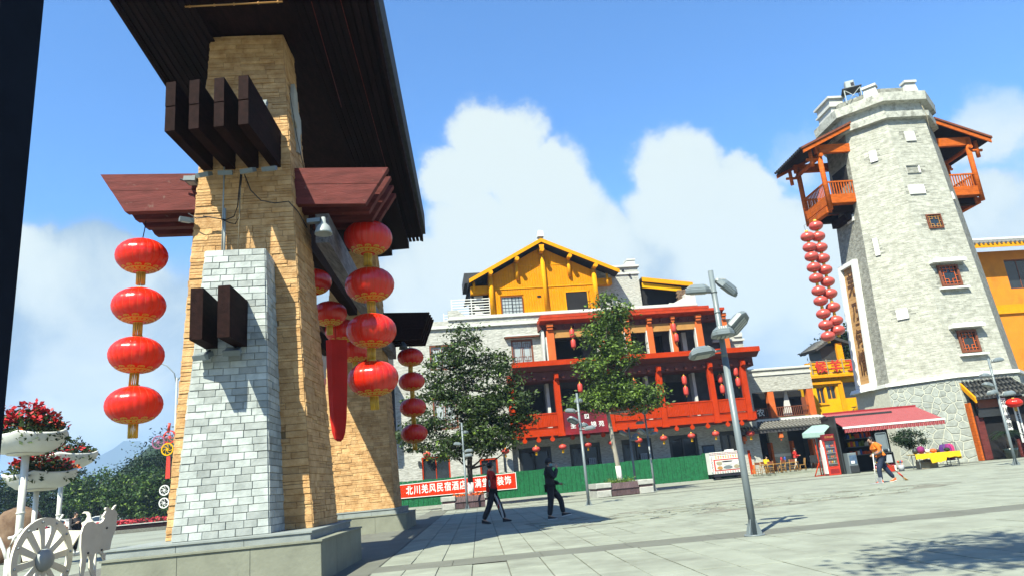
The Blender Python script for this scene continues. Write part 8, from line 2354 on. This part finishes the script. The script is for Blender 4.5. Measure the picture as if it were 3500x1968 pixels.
low_table('low bamboo table in front of the pale annex wall', (16.75, 51.5, .13), R(8))
low_table('second low bamboo table beside the person in red', (18.35, 52.4, .13), R(8), 1.1)
bc = bamboo_chair('ladder-back bamboo chair standing alone at the left of the tables', (15.35, 50.2, .13), R(100))
dup(bc, (16.45, 50.7, .13), R(85), 'bamboo chair with its back to us at the low table'); dup(bc, (17.35, 51.0, .13), R(110), 'bamboo chair at the right corner of the low table'); dup(bc, (18.3, 51.6, .13), R(80), 'bamboo chair at the second table'); dup(bc, (19.2, 52.2, .13), R(170), 'bamboo chair next to the person in red')
dup(bc, (17.0, 53.4, .13), R(-60), 'bamboo chair under the seated person')
for (x, z, m_, lb_) in ((17.9, .79, M['flower_pink'], 'pink thermos on the bamboo table'), (18.15, .79, M['blue'], 'blue thermos on the bamboo table')):
    q = MB(); q.lathe([(.07, 0), (.07, .34), (.04, .40)], (0, 0, 0), 12); o = q.build('thermos', m_, None); o.location = (x, 52.4, z); tag(o, lb_, 'thermos'); ROOTS[o.name] = Matrix.Identity(4)
def black_chair(label, loc, rz):
    t = thing('black_chair', label, 'chair', loc, rz, 'black chairs before the annex door')
    for s in (-1, 1):
        for x in (-.22, .22): q = MB(); q.tube([(x, s * .24, 0), (x, s * .24, .44)], .018, 6); q.build('leg', M['metal_dark'], t)
        q = MB(); q.tube([(-.24, s * .25, .44), (-.26, s * .25, .66), (.2, s * .25, .66), (.22, s * .25, .44)], .018, 6); q.build('arm', M['metal_dark'], t)
    q = MB(); q.cbox(-.25, .25, -.25, .25, .42, .48, .02); q.build('seat', M['cloth_black'], t)
    q = MB(); q.hexa([(-.27, -.25, .48), (-.23, -.25, .48), (-.23, .25, .48), (-.27, .25, .48), (-.36, -.25, .98), (-.32, -.25, .98), (-.32, .25, .98), (-.36, .25, .98)]); q.build('backrest', M['cloth_black'], t)
    return t


kc = black_chair('black armchair nearest to the person in red before the dark annex door', (21.3, 55.4, .13), R(70))
dup(kc, (22.6, 55.5, .13), R(115), 'black armchair left of the drinks fridge frame'); dup(kc, (21.9, 56.6, .13), R(-80), 'black armchair on the far side of the small glass table')
st_ = thing('side_table', 'small round glass table between the black armchairs', 'table', (21.95, 55.6, .13)); b = MB(); b.lathe([(.3, .50), (.3, .53)], (0, 0, 0), 16); b.build('tabletop', M['glass_pale'], st_); b = MB(); b.tube([(0, 0, 0), (0, 0, .5)], .03, 8); b.lathe([(.2, 0), (.18, .03)], (0, 0, 0), 12); b.build('stand', M['metal_dark'], st_)
# ------------------------------------------------------------------ painted snack cart at the end of the hoarding
ct = thing('snack_cart', 'white and red painted snack cart parked at the end of the green hoarding', 'cart', fp(22.05, .7), FYAW)
b = MB(); b.cbox(-1.22, 1.22, -.45, .35, .42, 1.92, .02); b.build('body', M['white'], ct)
for x in (-.8, .85):
    for y in (-.3, .25): q = MB(); q.tube([(x, y - .05, .22), (x, y + .05, .22)], .22, 14); q.build('wheel', M['tyre'], ct)
b = MB(); b.box(-1.1, 1.1, -.4, .3, .24, .42); b.build('chassis', M['ink'], ct)
cl = MB(); c_ = [(-1.0, -.462, .62), (1.08, -.462, .62), (1.08, -.452, .62), (-1.0, -.452, .62), (-1.0, -.462, 1.42), (1.08, -.462, 1.42), (1.08, -.452, 1.42), (-1.0, -.452, 1.42)]; cl.hexa(c_); rp_ = cl.build('red_panel', M['red_paint'], ct)
b = MB(); b.cbox(-.90, .98, -.475, -.464, .68, 1.34, .02); ph_ = b.build('picture_panel', M['cloth_white'], rp_)
for (x, z, rx, rz_, m_) in ((-.62, 1.15, .22, .13, M['box_beige']), (-.6, .83, .2, .12, M['ochre']), (.62, 1.15, .25, .13, M['white']), (.65, .85, .22, .12, M['box_beige']), (.0, .84, .36, .10, M['metal_grey']), (.02, 1.08, .30, .1, M['white_dirty']), (0.0, 1.24, .42, .04, M['ink'])):
    q = MB(); n = 16; p3 = [(x + rx * math.cos(2 * math.pi * k / n) * random.uniform(.9, 1.1), -.478, z + rz_ * math.sin(2 * math.pi * k / n) * random.uniform(.85, 1.15)) for k in range(n)]
    q.add(p3 + [(x_, y_ - .012, z_) for x_, y_, z_ in p3], [tuple(range(n)), tuple(range(n, 2 * n))] + [(i, (i + 1) % n, n + (i + 1) % n, n + i) for i in range(n)]); q.build('food_picture', m_, ph_)
for k in range(10):                                  # painted letter-like strokes and scrolls of the top board
    q = MB(); x = -.85 + .185 * k
    q.box(x, x + .13, -.463, -.452, 1.60, 1.63); q.box(x + .05, x + .08, -.464, -.453, 1.48, 1.68); q.box(x, x + .12, -.463, -.452, 1.50, 1.525); q.build('painted_stroke', M['petal_orange'] if k % 2 else M['yellow_paint'], ct)
for k in range(26):
    q = MB(); x = -1.18 + 2.36 * k / 25; p = [(x + .05 * math.cos(a), -.458, 1.80 + .07 * math.sin(a)) for a in [math.pi * i / 6 for i in range(13)]]; q.tube(p, .012, 5); q.build('scroll', M['red_paint'] if k % 2 else M['ink'], ct)
    if k % 2 == 0: q = MB(); p = [(x + .05 * math.cos(a), -.458, .52 + .05 * math.sin(a)) for a in [math.pi * i / 6 for i in range(13)]]; q.tube(p, .012, 5); q.build('scroll', M['red_paint'] if k % 4 else M['ink'], ct)
for s, xx_ in ((-1, -1.12), (1, 1.15)):
    for k in range(6): q = MB(); p = [(xx_ + .05 * math.cos(a), -.458, .68 + .17 * k + .06 * math.sin(a)) for a in [math.pi * i / 6 for i in range(11)]]; q.tube(p, .014, 5); q.build('scroll', M['ink'] if k % 2 else M['red_paint'], ct)
b = MB(); b.cbox(.2, .75, -.2, .2, 1.93, 2.05, .03); b.build('lid_box', M['white'], ct)
# ------------------------------------------------------------------ the air between here and the far mountain
hz = MB(); hz.box(-4050, 4050, -320, 6050, -22.0, 275.0)
ho = hz.build('haze', [], None); ho['kind'] = 'stuff'; ROOTS['haze'] = Matrix.Identity(4)
hm = bpy.data.materials.new('clear_blue_air'); hm.use_nodes = True
nt = hm.node_tree; nt.nodes.clear()
out = nt.nodes.new('ShaderNodeOutputMaterial'); pv_ = nt.nodes.new('ShaderNodeVolumePrincipled')
pv_.inputs['Color'].default_value = (0.45, 0.66, 1.0, 1); pv_.inputs['Density'].default_value = 0.00030
nt.links.new(pv_.outputs[0], out.inputs['Volume'])
ho.data.materials.append(hm)
